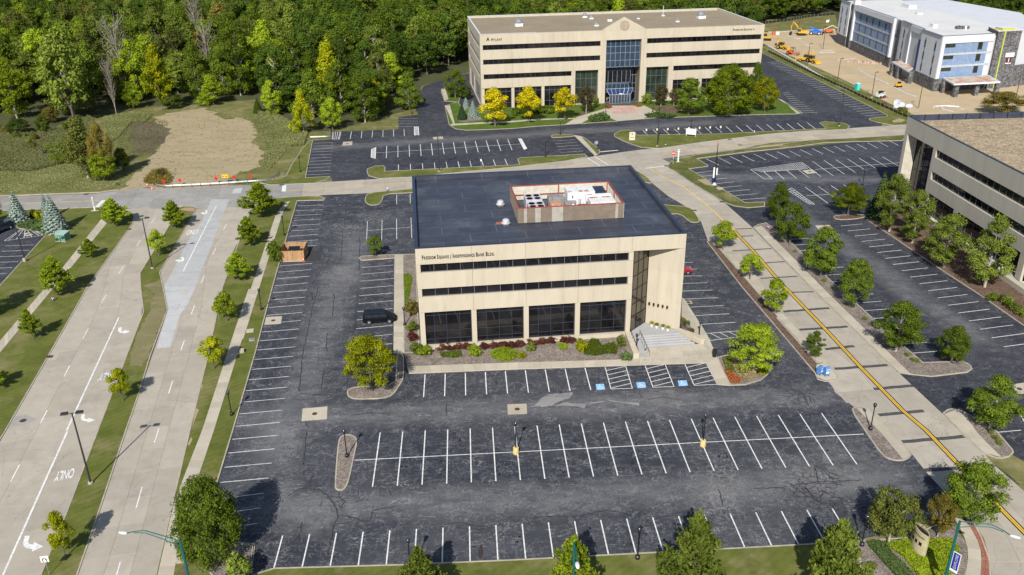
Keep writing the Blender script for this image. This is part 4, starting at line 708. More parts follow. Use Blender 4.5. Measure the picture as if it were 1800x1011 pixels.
for pts in ([(-131.65,113.03),(-99.40,111.82),(-78.10,112.28),(-74.51,113.71)], [(-124.66,101.68),(-94.61,101.61),(-81.94,102.03),(-76.02,101.91)]):
    P = [Vector(p) for p in pts]; k = MB()
    for i in range(len(P)-1):
        t = (P[i+1]-P[i]).normalized(); q = Vector((-t.y, t.x))*.14; a, b = P[i], P[i+1]; k.prism([tuple(a+q), tuple(a-q), tuple(b-q), tuple(b+q)], 0, .15)
    struct(k.build('road_kerb', KERBM))

for a, b in ([(-50.11,93.41),(-46.42,93.48)], [(-49.80,86.92),(-45.98,87.12)], [(-49.57,80.14),(-45.36,80.33)], [(-49.06,72.79),(-44.66,73.06)], [(-48.65,65.41),(-43.57,65.57)], [(-47.52,57.68),(-43.83,57.80)], [(-44.29,48.48),(-42.45,48.57)], [(-43.53,43.16),(-41.54,43.23)]): stripe('slab_joint', a, b, .05, JOINT, .0668, BLVD)
for i in range(34):      # oil drips in the bays and small patches of repair
    x, y = RN.uniform(-6, 45), RN.choice([6.2, 11, -6.3, 24.5, 6.0]) + RN.normal()*.9
    MB().sheet([(x+RN.uniform(.10, .26)*math.cos(a*PI/4), y+RN.uniform(.10, .28)*math.sin(a*PI/4)) for a in range(8)], .0255).build('oil_spot', mat('oil_spot_dark', (.018, .017, .019), .5), LOTW)
# ================================================================= BUILDINGS
class Face:
    """a wall plane: u along it, w out of it, z up; adds boxes and finished meshes in the building's own frame"""
    def __init__(s, B, P, ang, z0=0): s.B = B; s.P = P; s.d = (math.cos(ang), math.sin(ang)); s.n = (math.sin(ang), -math.cos(ang)); s.z0 = z0
    def T(s, u, w, z): return (s.P[0]+s.d[0]*u+s.n[0]*w, s.P[1]+s.d[1]*u+s.n[1]*w, z+s.z0)
    def box(s, name, u0, u1, w0, w1, z0, z1, m, parent=None):
        return MB().box(u0, u1, -w1, -w0, z0, z1).xf(lambda u, v, z: s.T(u, -v, z)).build(name, m, parent or s.B)
    def mesh(s, name, mb, m, parent=None): return mb.xf(lambda u, v, z: s.T(u, -v, z)).build(name, m, parent or s.B)
    def poly(s, name, pts, w0, w1, m, parent=None):
        pts = ccw(pts); n = len(pts); k = MB()
        k.add([(p[0], -w1, p[1]) for p in pts]+[(p[0], -w0, p[1]) for p in pts], [tuple(t) for t in tri(pts)]+[tuple(n+i for i in reversed(t)) for t in tri(pts)]+[(i, n+i, n+(i+1) % n, (i+1) % n) for i in range(n)])
        return s.mesh(name, k, m, parent)
    def window(s, u0, u1, z0, z1, cols, zs=(), rec=.3, mg=None, mf=None, bar=.06, name='window', edge=True):
        """frame bars as one mesh, every pane its own object under it"""
        mg = mg or GLASS; mf = mf or FRAME
        us = [u0+(u1-u0)*i/cols for i in range(cols+1)] if isinstance(cols, int) else [u0, *cols, u1]
        zz = [z0, *zs, z1]; k = MB()
        for i, u in enumerate(us):
            e = 0 < i < len(us)-1
            k.box(u-bar/2 if e else (u if i == 0 else u-bar), u+bar/2 if e else (u+bar if i == 0 else u), rec-.05, rec+.08, z0, z1)
        for i, z in enumerate(zz):
            e = 0 < i < len(zz)-1
            k.box(u0, u1, rec-.045, rec+.075, z-bar/2 if e else (z if i == 0 else z-bar), z+bar/2 if e else (z+bar if i == 0 else z))
        f = s.mesh(name, k, mf)
        for i in range(len(us)-1):
            for j in range(len(zz)-1):
                t = RN.uniform(-.006, .006); a, b, c, d = us[i]+bar/2, us[i+1]-bar/2, zz[j]+bar/2, zz[j+1]-bar/2
                p = MB().add([(a, rec+.02+t, c), (b, rec+.02-t, c), (b, rec+.02-t, d), (a, rec+.02+t, d), (a, rec+.06, c), (b, rec+.06, c), (b, rec+.06, d), (a, rec+.06, d)], [(0, 1, 2, 3), (5, 4, 7, 6), (1, 5, 6, 2), (4, 0, 3, 7), (3, 2, 6, 7), (4, 5, 1, 0)])
                s.mesh('pane', p, mg, f)
        return f
    def walls(s, L, z0, z1, wins, joints=(), m=None, thick=.42, gap=.03, name='facade_panel', zj=(), us=0):
        """solid cladding round the openings, cut into panels at the joints; each panel its own object"""
        zs = sorted(set([z0, z1, *zj]+[w[2] for w in wins]+[w[3] for w in wins])); zs = [z for z in zs if z0 <= z <= z1]
        segs = {}; done = []
        for a, b in zip(zs, zs[1:]):
            if b-a < .02: continue
            cov = sorted((w[0], w[1]) for w in wins if w[2] <= a+1e-6 and w[3] >= b-1e-6); cur = us; sol = []
            for c in cov:
                if c[0] > cur+.02: sol.append((cur, c[0]))
                cur = max(cur, c[1])
            if cur < L-.02: sol.append((cur, L))
            cut = []
            for (p, q) in sol:
                js = [p]+[j for j in joints if p+.5 < j < q-.5]+[q]; cut += list(zip(js, js[1:]))
            new = {}
            for c in cut:
                if c in segs and (a not in zj): new[c] = (segs[c][0], b)
                else: new[c] = (a, b)
            for c, v in segs.items():
                if c not in new or new[c][0] != v[0]: done.append((c, v))
            segs = new
        done += list(segs.items())
        for (p, q), (a, b) in done: s.box(name, p+gap/2, q-gap/2, -thick, 0, a+gap/2, b-gap/2, m or CREAM)
def bands(F, L, zs, u0, u1, cols, **k):
    return [(u0, u1, a, b) for a, b in zs]
# ----------------------------------------------------------------- the office block in the middle
OB = thing('office_building', 'cream three storey office block with dark blue roof standing in the middle of the picture', 'building', -3.94, 34.01, .85, R_(3.4))
OB.scale = (.9859,)*3
F = Face(OB, (0, 0), 0)
BW = [(.6, 30.2, 11.5, 12.75), (.6, 30.2, 7.75, 9.02)]
LW = [(.75, 7.43, -.1, 5.3), (8.18, 14.99, -.1, 5.3), (15.75, 22.55, -.1, 5.3), (23.3, 30.15, -.1, 5.3)]
RECESS = (30.9, 37.8, -.95, 12.95)
F.walls(38.45, -.95, 15.2, BW+LW+[RECESS], (7.8, 15.37, 22.95, 30.64), zj=())
F.box('base_sill', .0, 30.9, -.5, .03, -1.0, -.12, CREAM)
for w in BW: F.window(*w, 16, mf=FRAME, bar=.07)
for i, w in enumerate(LW): F.window(*w, [w[0]+1.3, w[0]+3.1, w[0]+5.0] if i == 0 else [w[0]+1.45, w[0]+3.3, w[0]+5.15], (.7, 2.0, 4.55), rec=.55, mf=mat('window_bar', (.055, .065, .095), .4, metal=.4), bar=.07)
MB().prism([(.5, .75), (30.4, .75), (33.9, 3.3), (37.9, .8), (37.95, 32.7), (.5, 32.7)], -.95, 14.5).build('interior_core', CORE, OB)
MB().prism([(.4, .4), (38.05, .4), (38.05, 32.8), (.4, 32.8)], 14.45, 14.6).build('roof', MEMB, OB)
F.poly('soffit', [(30.9, 12.95), (37.8, 12.95), (37.8, 13.1), (30.9, 13.1)], -3.6, -.42, CREAM)
FL = Face(OB, (0, 33.2), R_(-90)); FL.walls(33.2-.43, -.95, 15.2, [(3, 30, 11.5, 12.75), (3, 30, 7.75, 9.02), (3, 30, 0, 5.3)], (8.3, 16.6, 24.9))
for a in ((3, 30, 11.5, 12.75), (3, 30, 7.75, 9.02), (3, 30, 0, 5.3)): FL.window(*a, 12)
FR = Face(OB, (38.45, .43), R_(90)); FR.walls(32.77, -.95, 15.2, [(3, 30, 11.5, 12.75), (3, 30, 7.75, 9.02), (3, 30, 0, 5.3)], (8.3, 16.6, 24.9))
for a in ((3, 30, 11.5, 12.75), (3, 30, 7.75, 9.02), (3, 30, 0, 5.3)): FR.window(*a, 12)
FB = Face(OB, (38.02, 33.2), R_(180)); FB.walls(37.59, -.95, 15.2, [(3, 34, 11.5, 12.75), (3, 34, 7.75, 9.02)], (9, 18, 27))
for a in ((3, 34, 11.5, 12.75), (3, 34, 7.75, 9.02)): FB.window(*a, 12)
cp = MB()
cp.box(-.04, 38.49, -.05, .30, 15.2, 15.30); cp.box(-.05, .42, .31, 33.25, 15.2, 15.31); cp.box(38.03, 38.50, .31, 33.25, 15.2, 15.31); cp.box(.43, 38.02, 32.8, 33.25, 15.2, 15.305)
cp.build('roof_coping', NAVY, OB)
ip = MB(); ip.box(.405, .44, .45, 32.8, 14.6, 15.19); ip.box(38.0, 38.04, .45, 32.8, 14.6, 15.19); ip.box(.45, 38.0, 32.76, 32.795, 14.6, 15.19); ip.build('parapet_lining', MEMB, OB)
# angled entrance recess: bronze glass on the left, plain stone on the right
ap = Vector((33.9, 2.75)); gl = Vector((30.92, .02)); st = Vector((37.82, .02))
a1 = math.atan2(ap.y-gl.y, ap.x-gl.x); G = Face(OB, tuple(gl), a1); Lg = (ap-gl).length
G.window(0, Lg, 0, 12.93, 3, (2.4, 4.4, 6.7, 8.9, 11), rec=.0, mg=GLASSBR, mf=mat('bronze_bar', (.03, .025, .02), .4, metal=.5), bar=.05, name='entrance_glazing')
G.box('door', 1.4, 2.35, -.0, .05, .02, 2.3, mat('dark_door_glass', (.012, .012, .014), .08, spec=.8)); G.box('door', 2.45, 3.4, -.0, .05, .02, 2.3, MAT['dark_door_glass'])
G.box('plinth_wall', 0, Lg, -.3, .0, -.9, 0, CREAM)
a2 = math.atan2(st.y-ap.y, st.x-ap.x); SWL = Face(OB, tuple(ap), a2); Ls = (st-ap).length
for z0, z1 in ((-.9, 3.0), (3.01, 9.0), (9.01, 12.94)): SWL.box('stone_panel', .02, Ls, -.3, 0, z0, z1, CREAM)
WLL = ['wall lamp nearest the bronze glass in the row of five at the entrance', 'second wall lamp from the bronze glass in the entrance row', 'middle wall lamp of the five on the entrance stone wall', 'fourth wall lamp from the bronze glass, second from the open corner', 'wall lamp nearest the outer corner of the entrance stone wall']
SC = OB.scale[0]; rz0 = R_(3.4)
def ob_world(x, y, z): c, s_ = math.cos(rz0), math.sin(rz0); return (-3.94+SC*(x*c-y*s_), 34.01+SC*(x*s_+y*c), .85+SC*z)
for i, u in enumerate((.55, 1.25, 1.95, 2.65, 3.35)):
    p = SWL.T(u, 0, 3.3); r = thing('wall_lamp', WLL[i], 'lamp', *ob_world(*p), rz0+a2, 'bronze wall lamps in the entrance recess')
    MB().lathe([(.10, -.22), (.17, .02), (.13, .22), (.05, .26)], 10).xf(lambda x, y, z: (x, y-.20, z)).build('shade', mat('bronze_metal', (.10, .05, .025), .4, metal=.6), r); MB().box(-.05, .05, -.2, 0, -.04, .04).build('arm', BLACKM, r)
# plateau, ramp, steps and wing walls
EN = struct(MB().prism([(30.95, -.05), (31.9, -1.62), (38.0, -1.62), (38.05, -.3), (37.75, -.02), (33.9, 2.72), (30.98, .0)], -.86, -.005).xf(lambda x, y, z: ob_world(x, y, z)).build('entrance_steps', STAIRC))
for i in range(5):
    t = i/5; y0 = -1.62-.47*i; xl = 31.95+.05*i; xr = 38.0+.42*i
    z = -.15*(i+1)
    MB().prism([(xl, y0-.47), (xr+.42, y0-.47), (xr, y0), (xl, y0)], -.86, z).xf(lambda x, y, z: ob_world(x, y, z)).build('step', STAIRC, EN)
    MB().prism([(xl, y0-.0), (xr, y0-.0), (xr, y0+.14), (xl, y0+.14)], z+.15-.001, z+.155).xf(lambda x, y, z: ob_world(x, y, z)).build('step_nosing', mat('pale_nosing', (.50, .51, .52), .8), EN)
q0, q1 = [(30.62, -.1), (31.9, -.1)], [(30.66, -6.6), (31.95, -6.55)]
MB().add([ob_world(x, y, z) for x, y, z in ((30.9, -.1, 0), (31.9, -.1, 0), (31.95, -6.5, -.74), (30.66, -6.5, -.74), (30.9, -.1, -.86), (31.9, -.1, -.86), (31.95, -6.5, -.86), (30.66, -6.5, -.86))], [(0, 3, 2, 1), (0, 1, 5, 4), (1, 2, 6, 5), (3, 0, 4, 7), (2, 3, 7, 6)]).build('ramp', STAIRC, EN)
MB().prism([(30.1, -.05), (30.88, -.05), (30.62, -6.7), (29.75, -6.75)], -.86, .12).xf(lambda x, y, z: ob_world(x, y, z)).build('wing_wall', CREAM, EN)
MB().prism([(38.1, -.3), (38.45, -.1), (41.0, -2.9), (41.0, -3.9), (40.55, -3.9)], -.86, .10).xf(lambda x, y, z: ob_world(x, y, z)).build('wing_wall', CREAM, EN)
hr = MB(); P_ = [ob_world(32.0+.03*i, -1.4-.85*i, .95-.135*max(0, i-0)) for i in range(7)]
hr.tube(P_, .028, 6)
for i in (0, 1, 2, 3, 4, 5, 6): p = P_[i]; hr.tube([p, (p[0], p[1], max(.1, p[2]-1.0))], .022, 6)
h_ = thing('handrail', 'black handrail between the entrance ramp and the steps', 'handrail', P_[3][0], P_[3][1], .1); hr.xf(lambda x, y, z: (x-P_[3][0], y-P_[3][1], z-.1)).build('rail', BLACKM, h_)
h2 = MB(); P_ = [ob_world(30.75-.02*i, -.5-.95*i, .95-.11*i) for i in range(7)]; h2.tube(P_, .028, 6)
for p in P_: h2.tube([p, (p[0], p[1], p[2]-.9)], .022, 6)
h_ = thing('handrail', 'black handrail along the low cream wall beside the entrance ramp', 'handrail', P_[3][0], P_[3][1], .1); h2.xf(lambda x, y, z: (x-P_[3][0], y-P_[3][1], z-.1)).build('rail', BLACKM, h_)
for i, (x, y) in enumerate(((34.5, 1.16), (35.1, .56), (35.9, .03), (36.5, -.57))):
    p = ob_world(x, y, 0); r = thing('flower_pot', 'white pot of yellow flowers, %s by the entrance wall' % ['innermost', 'second from the glass doors', 'third from the glass doors', 'nearest the open corner'][i], 'flower pot', *p, 0, 'white flower pots on the entrance plateau')
    MB().lathe([(.17, 0), (.27, .42), (.30, .45), (.26, .45)], 12).build('pot', WHITEM, r)
    FLP = globals().get('FLP'); POTS = globals().setdefault('POTS', []); POTS.append((r, p))
# roof equipment
T_ = Face(OB, (0, 0), 0)
t = text_mesh('FREEDOM SQUARE', .78, .03, INK, True); t2 = text_mesh('/ INDEPENDENCE BANK BLDG.', .78, .03, INK, True)
def smallcaps(words, big, small, m, maxw):
    """capitals larger than the rest, as on the building; returns one mesh per word"""
    out = []; x = 0
    for wd in words:
        vs = []; fs = []
        for i, ch in enumerate(wd):
            me = text_mesh(ch, big if (i == 0 or ch == '/') else small, .03, m, True); c = [v.co.copy() for v in me.vertices]; ww = max((p.x for p in c), default=0)
            o = len(vs); vs += [(p.x+x, p.y-(.12 if ch == '/' else 0), p.z) for p in c]; fs += [tuple(o+k for k in f.vertices) for f in me.polygons]; x += ww+small*.16
            bpy.data.meshes.remove(me)
        out.append((vs, fs)); x += small*.42
    return out, x
W5, tot = smallcaps(['FREEDOM', 'SQUARE', '/', 'INDEPENDENCE', 'BANK', 'BLDG.'], .85, .62, INK, 0)
k5 = 10.3/tot
for vs, fs in W5:
    MB().add([(.85+x*k5, -z-.035, 13.55+y) for x, y, z in vs], fs).build('sign_lettering', INK, OB)
bpy.data.meshes.remove(t); bpy.data.meshes.remove(t2)
def on_roof(name, label, cat, x, y, z=14.6, rz=0, group=None): p = ob_world(x, y, z); return thing(name, label, cat, *p, rz0+rz, group)
for i, (x, y) in enumerate(((13.63, 17.25), (13.56, 8.79))):
    r = on_roof('roof_fan', ['white mushroom roof fan, the farther of the two left of the ribbed screen', 'white mushroom roof fan, the nearer of the two, beside a red mat'][i], 'roof fan', x, y, group='white roof fans on the office roof')
    MB().box(-.42, .42, -.42, .42, 0, .25).build('curb', FRAME, r); MB().lathe([(.35, .25), (.66, .28), (.68, .40), (.58, .46), (.50, .85), (.34, .98), (.1, 1.0)], 16).build('hood', mat('pale_grey_hood', (.50, .50, .51), .45, metal=.2, var=(.38, .38, .39)), r)
tag(MB().box(-.55, .55, -.4, .4, 0, .05).build('roof_mat', mat('red_mat', (.35, .12, .08), .9)), 'small red mat lying on the dark roof beside the nearer white fan', 'mat').location = ob_world(12.7, 9.7, 14.6)
SCN = on_roof('roof_screen', 'tan ribbed metal screen standing round the machines on the dark roof', 'screen', 15.45, 8.9)
def ribbed(L, h, m, pitch=.21):
    k = MB(); x = 0; s_ = 0
    while x < L-1e-6:
        w_ = min(pitch/2, L-x); y = -.03 if s_ else .02; k.box(x, x+w_, y, y+.04, .12, h); x += w_; s_ ^= 1
    return k
pal = {2: 1, 3: 0, 6: 1, 7: 1, 12: 1, 13: 1, 14: 1, 15: 1, 35: 1}
n = 38; wp = 15.7/n
for i in range(n): ribbed(wp, 2.4, None).xf(lambda x, y, z, i=i: (x+i*wp, y, z)).build('ribbed_panel', TANL if pal.get(i) else TANR, SCN)
n2 = 24; wp2 = 10.4/n2
for i in range(n2):
    ribbed(wp2, 2.4, None).xf(lambda x, y, z, i=i: (-y, x+i*wp2, z)).build('ribbed_panel', TANR, SCN); ribbed(wp2, 2.4, None).xf(lambda x, y, z, i=i: (15.7+y, x+i*wp2, z)).build('ribbed_panel', SCRIN, SCN)
for i in range(n): ribbed(wp, 2.4, None).xf(lambda x, y, z, i=i: (x+i*wp, 10.4-y, z)).build('ribbed_panel', SCRIN, SCN)
rf = MB(); h = 2.4
for a, b in (((.0, -.08), (15.7, .08)), ((.0, 10.22), (15.7, 10.36)), ): rf.box(a[0], b[0], a[1]+.05, b[1]+.06, h-.02, h+.10)
rf.box(.0, .16, .15, 10.2, h-.02, h+.11); rf.box(15.54, 15.7, .15, 10.2, h-.02, h+.11)
for x, y in ((.2, .3), (15.4, .3), (.2, 10.1), (15.4, 10.1), (7.6, 10.1), (7.6, .3), (15.4, 5.2), (.2, 5.2)): rf.box(x-.06, x+.06, y-.06, y+.06, 0, h)
rf.box(.15, 15.5, 10.14, 10.22, .95, 1.05); rf.build('red_frame', REDST, SCN)
ac = on_roof('air_conditioner', 'pale condenser with eight round fans inside the ribbed screen', 'air conditioner', 18.5, 13.2)
for y0 in (-1.7, 1.9):
    MB().box(-1.25, 1.25, y0-1.4, y0+1.4, .3, 1.95).build('cabinet', mat('lilac_grey_metal', (.50, .49, .54), .5), ac)
    for dx in (-.6, .6):
        for dy in (-.65, .65): MB().lathe([(.48, 1.95), (.48, 2.01), (.40, 2.01), (.38, 1.95)], 14).xf(lambda x, y, z, dx=dx, dy=dy, y0=y0: (x+dx, y+dy+y0, z)).build('fan', BLACKM, ac)
MB().box(-1.2, 1.2, -3.1, 3.3, 0, .3).build('frame', FRAME, ac)
ah = on_roof('air_handler', 'tall white rust streaked air handler at the back of the ribbed screen', 'air handler', 26.2, 17.3)
for i in range(5): MB().box(-2.1+i*.86, -2.1+i*.86+.84, -1.5, 1.5, .2, 2.15-.05*(i % 2)).build('cabinet_panel', WHITEM, ah)
for i in (0, 2, 3): MB().box(-2.0+i*.86, -1.4+i*.86, -1.4, -.7, 2.155, 2.165).build('rust_patch', RUST, ah)
MB().box(-2.1, 2.2, -1.4, 1.4, 0, .2).build('curb', FRAME, ah); MB().box(.6-2.0, .75-2.0, -1.54, -1.5, 1.2, 1.6).build('handle', BLACKM, ah)
MB().add([(2.25, -1.3, 1.6), (4.2, -1.3, 1.5), (4.0, 1.6, 1.95), (2.25, 1.6, 1.95), (2.25, -1.3, .3), (4.2, -1.3, .3), (4.0, 1.6, .3), (2.25, 1.6, .3)], [(0, 1, 2, 3), (4, 7, 6, 5), (0, 4, 5, 1), (1, 5, 6, 2), (2, 6, 7, 3), (3, 7, 4, 0)]).build('dark_housing', NAVY, ah)
dt = on_roof('roof_duct', 'long white duct with rust patches along the right side of the screen', 'duct', 28.8, 12.7)
MB().box(-1.9, 1.9, -1.2, 1.3, .3, 1.9).build('casing', WHITEM, dt); MB().box(-1.7, -.4, .6, 1.2, 1.902, 1.912).build('rust_patch', RUST, dt); MB().box(.3, 1.5, .7, 1.2, 1.902, 1.912).build('rust_patch', RUST, dt); MB().box(-1.95, 1.95, 2.0, 2.7, .9, 1.9).build('upper_duct', WHITEM, dt); MB().box(-1.8, -1.0, 2.05, 2.6, 1.902, 1.912).build('rust_patch', RUST, dt); MB().box(-1.8, 1.8, -1.1, 1.2, 0, .3).build('curb', FRAME, dt)
hb = on_roof('roof_hatch', 'low brown rusty hatch in the middle of the screened roof machines', 'hatch', 21.9, 14.0); MB().box(-.9, .9, -.8, .8, 0, 1.3).build('box', RUST, hb); MB().box(-.8, .8, -.7, .7, 1.3, 1.38).build('lid', mat('tan_lid', (.40, .24, .15), .8), hb)
dp = on_roof('roof_pipe', 'white vertical flue pipe in front of the tall air handler', 'pipe', 25.2, 13.6); MB().tube([(0, 0, 0), (0, 0, 1.9)], .16, 10).build('flue', WHITEM, dp); MB().tube([(.45, .1, 0), (.45, .1, 1.7)], .07, 8).build('pipe', BLACKM, dp); MB().tube([(-1.2, -.3, .45), (-.6, .1, .75), (-.1, .2, .4)], .28, 10).build('elbow_duct', WHITEM, dp)
tag(MB().add([(0, 0, 0), (1.2, -.1, 0), (1.5, .8, .7), (.5, .9, .75), (0, 0, .1), (1.2, -.1, .1), (1.5, .8, .8), (.5, .9, .85)], [(0, 3, 2, 1), (4, 5, 6, 7), (0, 1, 5, 4), (1, 2, 6, 5), (2, 3, 7, 6), (3, 0, 4, 7)]).build('loose_panel', GALV), 'silver sheet leaning between the condenser and the brown hatch', 'metal sheet').location = ob_world(20.3, 12.6, 14.75)
# ----------------------------------------------------------------- the long four storey block behind
HX, HY, HR = 8.4, 181.6, R_(4.58)
HB = thing('long_office_building', 'long cream four storey office building with pointed centre gable, in front of the woods', 'building', HX, HY, 0, HR)
def hw(x, y, z): return (HX+x*math.cos(HR)-y*math.sin(HR), HY+x*math.sin(HR)+y*math.cos(HR), z)
F = Face(HB, (0, 0), 0)
ZB = [(17.2, 18.62), (13.05, 14.45)]
W = [(.8, 35.75, *z) for z in ZB]+[(49.9, 85.3, *z) for z in [(17.4, 18.85), (13.2, 14.6)]]+[(.85, 27.15, 8.8, 10.2), (58.5, 85.2, 9.05, 10.5)]
GW = [(1.0, 9.02, 0, 6.05), (9.9, 18.1, 0, 6.08), (19.0, 27.1, 0, 6.1), (58.6, 66.7, .3, 6.27), (67.7, 75.9, .3, 6.3), (76.9, 85.2, .3, 6.38)]
TW = [(28.35, 35.3, .3, 10.24), (50.15, 57.0, .3, 10.4)]
AT = (37.55, 48.2, 0, 18.75)
F.walls(86.1, 0, 21.6, W+GW+TW+[AT], (9.4, 18.55, 27.7, 36.6, 49.1, 57.9, 67.2, 76.4), zj=())
for w in W: F.window(*w, round((w[1]-w[0])/1.55), bar=.06, mf=mat('dim_bar', (.05, .05, .06), .5))
for w in GW: F.window(*w, 5, (1.6, 4.9), rec=.5, bar=.07, mf=FRAME)
for w in TW: F.window(*w, 4, (2.5, 5.0, 7.6), rec=1.2, bar=.09, mf=FRAME, mg=mat('green_dark_glass', (.012, .022, .016), .05, spec=.8, var=(.03, .045, .03), vs=.25))
F.poly('gable', [(36.3, 21.62), (49.5, 21.62), (42.85, 25.15)], -1.2, 0, CREAM)
k = MB(); k.lathe([(1.42, 0), (1.42, .06), (1.2, .06), (1.2, 0)], 28); F.mesh('round_medallion', k.xf(lambda x, y, z: (x+42.9, -z-.0, y+22.75)), mat('medallion_grey', (.30, .26, .20), .8))
k = MB(); k.lathe([(1.2, 0), (1.2, .03)], 28); F.mesh('medallion_face', k.xf(lambda x, y, z: (x+42.9, -z-.0, y+22.75)), mat('medallion_fill', (.36, .30, .22), .8))
BR = mat('bright_curtain_bar', (.30, .36, .44), .4, metal=.4)
F.window(37.6, 48.15, 10.6, 18.7, 7, (12.6, 14.8, 16.7), rec=1.0, bar=.11, mg=GLASSB, mf=BR, name='atrium_glazing')
F.window(37.6, 46.0, 5.6, 9.4, 6, (), rec=2.6, bar=.10, mg=GLASS, mf=BR, name='atrium_glazing')
F.window(46.05, 48.15, 0, 10.4, 2, (2.5, 5, 7.5), rec=4.2, bar=.09, mg=GLASS, mf=BR, name='atrium_glazing')
F.window(37.6, 45.4, 2.9, 5.5, 6, (), rec=2.2, bar=.10, mg=GLASSB, mf=BR, name='atrium_glazing')
k = MB(); k.add([(37.6, 1.0, 10.5), (47.8, 1.0, 10.5), (46, 2.55, 9.5), (37.6, 2.55, 9.5)], [(3, 2, 1, 0)]); F.mesh('sloped_glazing', k, mat('sky_blue_glass', (.012, .03, .10), .06, spec=.9))
k = MB(); k.add([(37.9, -.2, 4.4), (46.3, -.2, 4.4), (45.3, -.9, 2.75), (38.7, -.9, 2.75)], [(3, 2, 1, 0)]); k.add([(46.3, -.2, 4.4), (46.3, 2.2, 4.4), (45.3, 2.2, 2.75), (45.3, -.9, 2.75)], [(3, 2, 1, 0)]); F.mesh('canopy_glass', k, MAT['sky_blue_glass'])
k = MB()
for i in range(7): t = i/6; k.tube([(37.9+8.4*t, -.22, 4.45), (38.7+6.6*t, -.92, 2.78)], .06, 5)
k.tube([(37.9, -.22, 4.45), (46.3, -.22, 4.45)], .09, 5); k.tube([(38.7, -.92, 2.75), (45.3, -.92, 2.75)], .10, 5); F.mesh('canopy_frame', k, FRAMEL)
F.window(38.8, 45.2, .05, 2.7, 7, (), rec=-.8, bar=.13, mg=GLASSB, mf=FRAMEL, name='door')
F.box('vestibule_side', 45.2, 45.3, -2.2, .8, 0, 2.7, FRAMEL); F.box('address_plate', 41.7, 42.8, .93, .97, 2.85, 3.1, SIGNW)
MB().prism([(1, 1.3), (37.3, 1.3), (37.4, 4.6), (48.3, 4.6), (48.4, 1.3), (85.1, 1.3), (85.1, 39), (1, 39)], 0, 20.9).build('interior_core', CORE, HB)
MB().prism([(.4, .4), (85.7, .4), (85.7, 39.6), (.4, 39.6)], 20.85, 21.0).build('roof', TANROOF, HB)
F.box('recess_soffit', 37.5, 48.25, -4.5, -.42, 18.76, 18.9, CREAM)
SL = Face(HB, (0, 40), R_(-90)); SW_ = [(3, 37, 17.2, 18.62), (3, 37, 13.05, 14.45), (3, 37, 8.8, 10.2), (5, 16, .5, 6), (18, 36, .5, 6)]
SL.walls(39.57, 0, 21.6, SW_, (10, 20, 30))
for w in SW_: SL.window(*w, round((w[1]-w[0])/2))
SR = Face(HB, (86.1, .43), R_(90)); SR.walls(39.57, 0, 21.6, SW_, (10, 20, 30))
for w in SW_: SR.window(*w, round((w[1]-w[0])/2))
BK = Face(HB, (85.67, 40.0), R_(180)); BK.walls(85.24, 0, 21.6, [], (10, 20, 30, 40, 50, 60, 70))
cp = MB(); cp.box(-.03, .43, .31, 40.05, 21.6, 21.68); cp.box(85.67, 86.13, .31, 40.05, 21.6, 21.68); cp.box(.44, 85.66, 39.5, 40.05, 21.6, 21.685); cp.build('roof_coping', WHITEC, HB)
cp = MB(); cp.box(-.03, 86.13, -.03, .30, 21.6, 21.66); cp.build('front_coping', CREAM, HB)
MB().box(.5, 16.5, .42, .60, 21.0, 21.72).build('parapet_flashing', mat('lilac_flashing', (.45, .45, .60), .5), HB)
for body, sz, x, z, wd in (('HYLANT', 1.0, 3.25, 19.75, 3.6),):
    W5, tot = smallcaps([body], 1.15, .9, INK, 0); kk = wd/tot
    for vs, fs in W5: MB().add([(x+a*kk, -c-.035, z+b) for a, b, c in vs], fs).build('sign_lettering', INK, HB)
k = MB()
for px_, s_ in ((0, 1), ): k.add([(1.85, -.05, 19.8), (2.85, -.05, 19.8), (2.35, -.05, 20.95), (2.1, -.05, 19.8), (2.6, -.05, 19.8), (2.35, -.05, 20.2)], [(0, 3, 5, 2), (4, 1, 2, 5)])
k.build('logo_peak', INK, HB)
W5, tot = smallcaps(['FREEDOM', 'SQUARE', 'II'], .85, .68, INK, 0); kk = 7.0/tot
for vs, fs in W5: MB().add([(76.2+a*kk, -c-.035, 20.15+b) for a, b, c in vs], fs).build('sign_lettering', INK, HB)
for i, (x, y, s_, kind) in enumerate(((14.1, 18.8, 1.5, 0), (73.8, 22.0, 1.5, 0), (37.4, 13.2, .8, 1), (43.8, 22.4, .9, 2), (37.9, 32.5, .9, 1), (39.3, 28.8, .8, 1), (53.9, 25.1, .6, 1), (63.6, 29.9, .6, 3), (64.0, 15.9, .7, 1))):
    lab = ['big silver mushroom fan on the left part of the long tan roof', 'big silver mushroom fan on the right part of the long tan roof', 'small white roof vent left of the gable, front row', 'low white roof box just left of the gable', 'small silver vent at the back edge left of the gable', 'small silver vent in front of the back edge vent', 'thin silver vent behind the right slope of the gable', 'tall white mast with a lamp head on the back of the long roof', 'small silver vent between gable and right hand fan'][i]
    r = thing('roof_vent', lab, 'roof vent', *hw(x, y, 21.0), HR)
    MB().box(-s_*.8, s_*.8, -s_*.8, s_*.8, 0, s_*.6).build('curb', WHITEM, r)
    if kind == 3: MB().tube([(0, 0, .3), (0, 0, 3.6)], .08, 6).build('mast', WHITEM, r); MB().lathe([(.1, 3.4), (.4, 3.5), (.4, 3.8), (.1, 3.9)], 10).build('head', BLACKM, r)
    elif kind != 2: MB().lathe([(s_*.6, s_*.6), (s_*.95, s_*.7), (s_*.98, s_*.9), (s_*.7, s_*.95), (s_*.72, s_*1.4), (s_*.3, s_*1.55)], 14).build('hood', GALV, r)
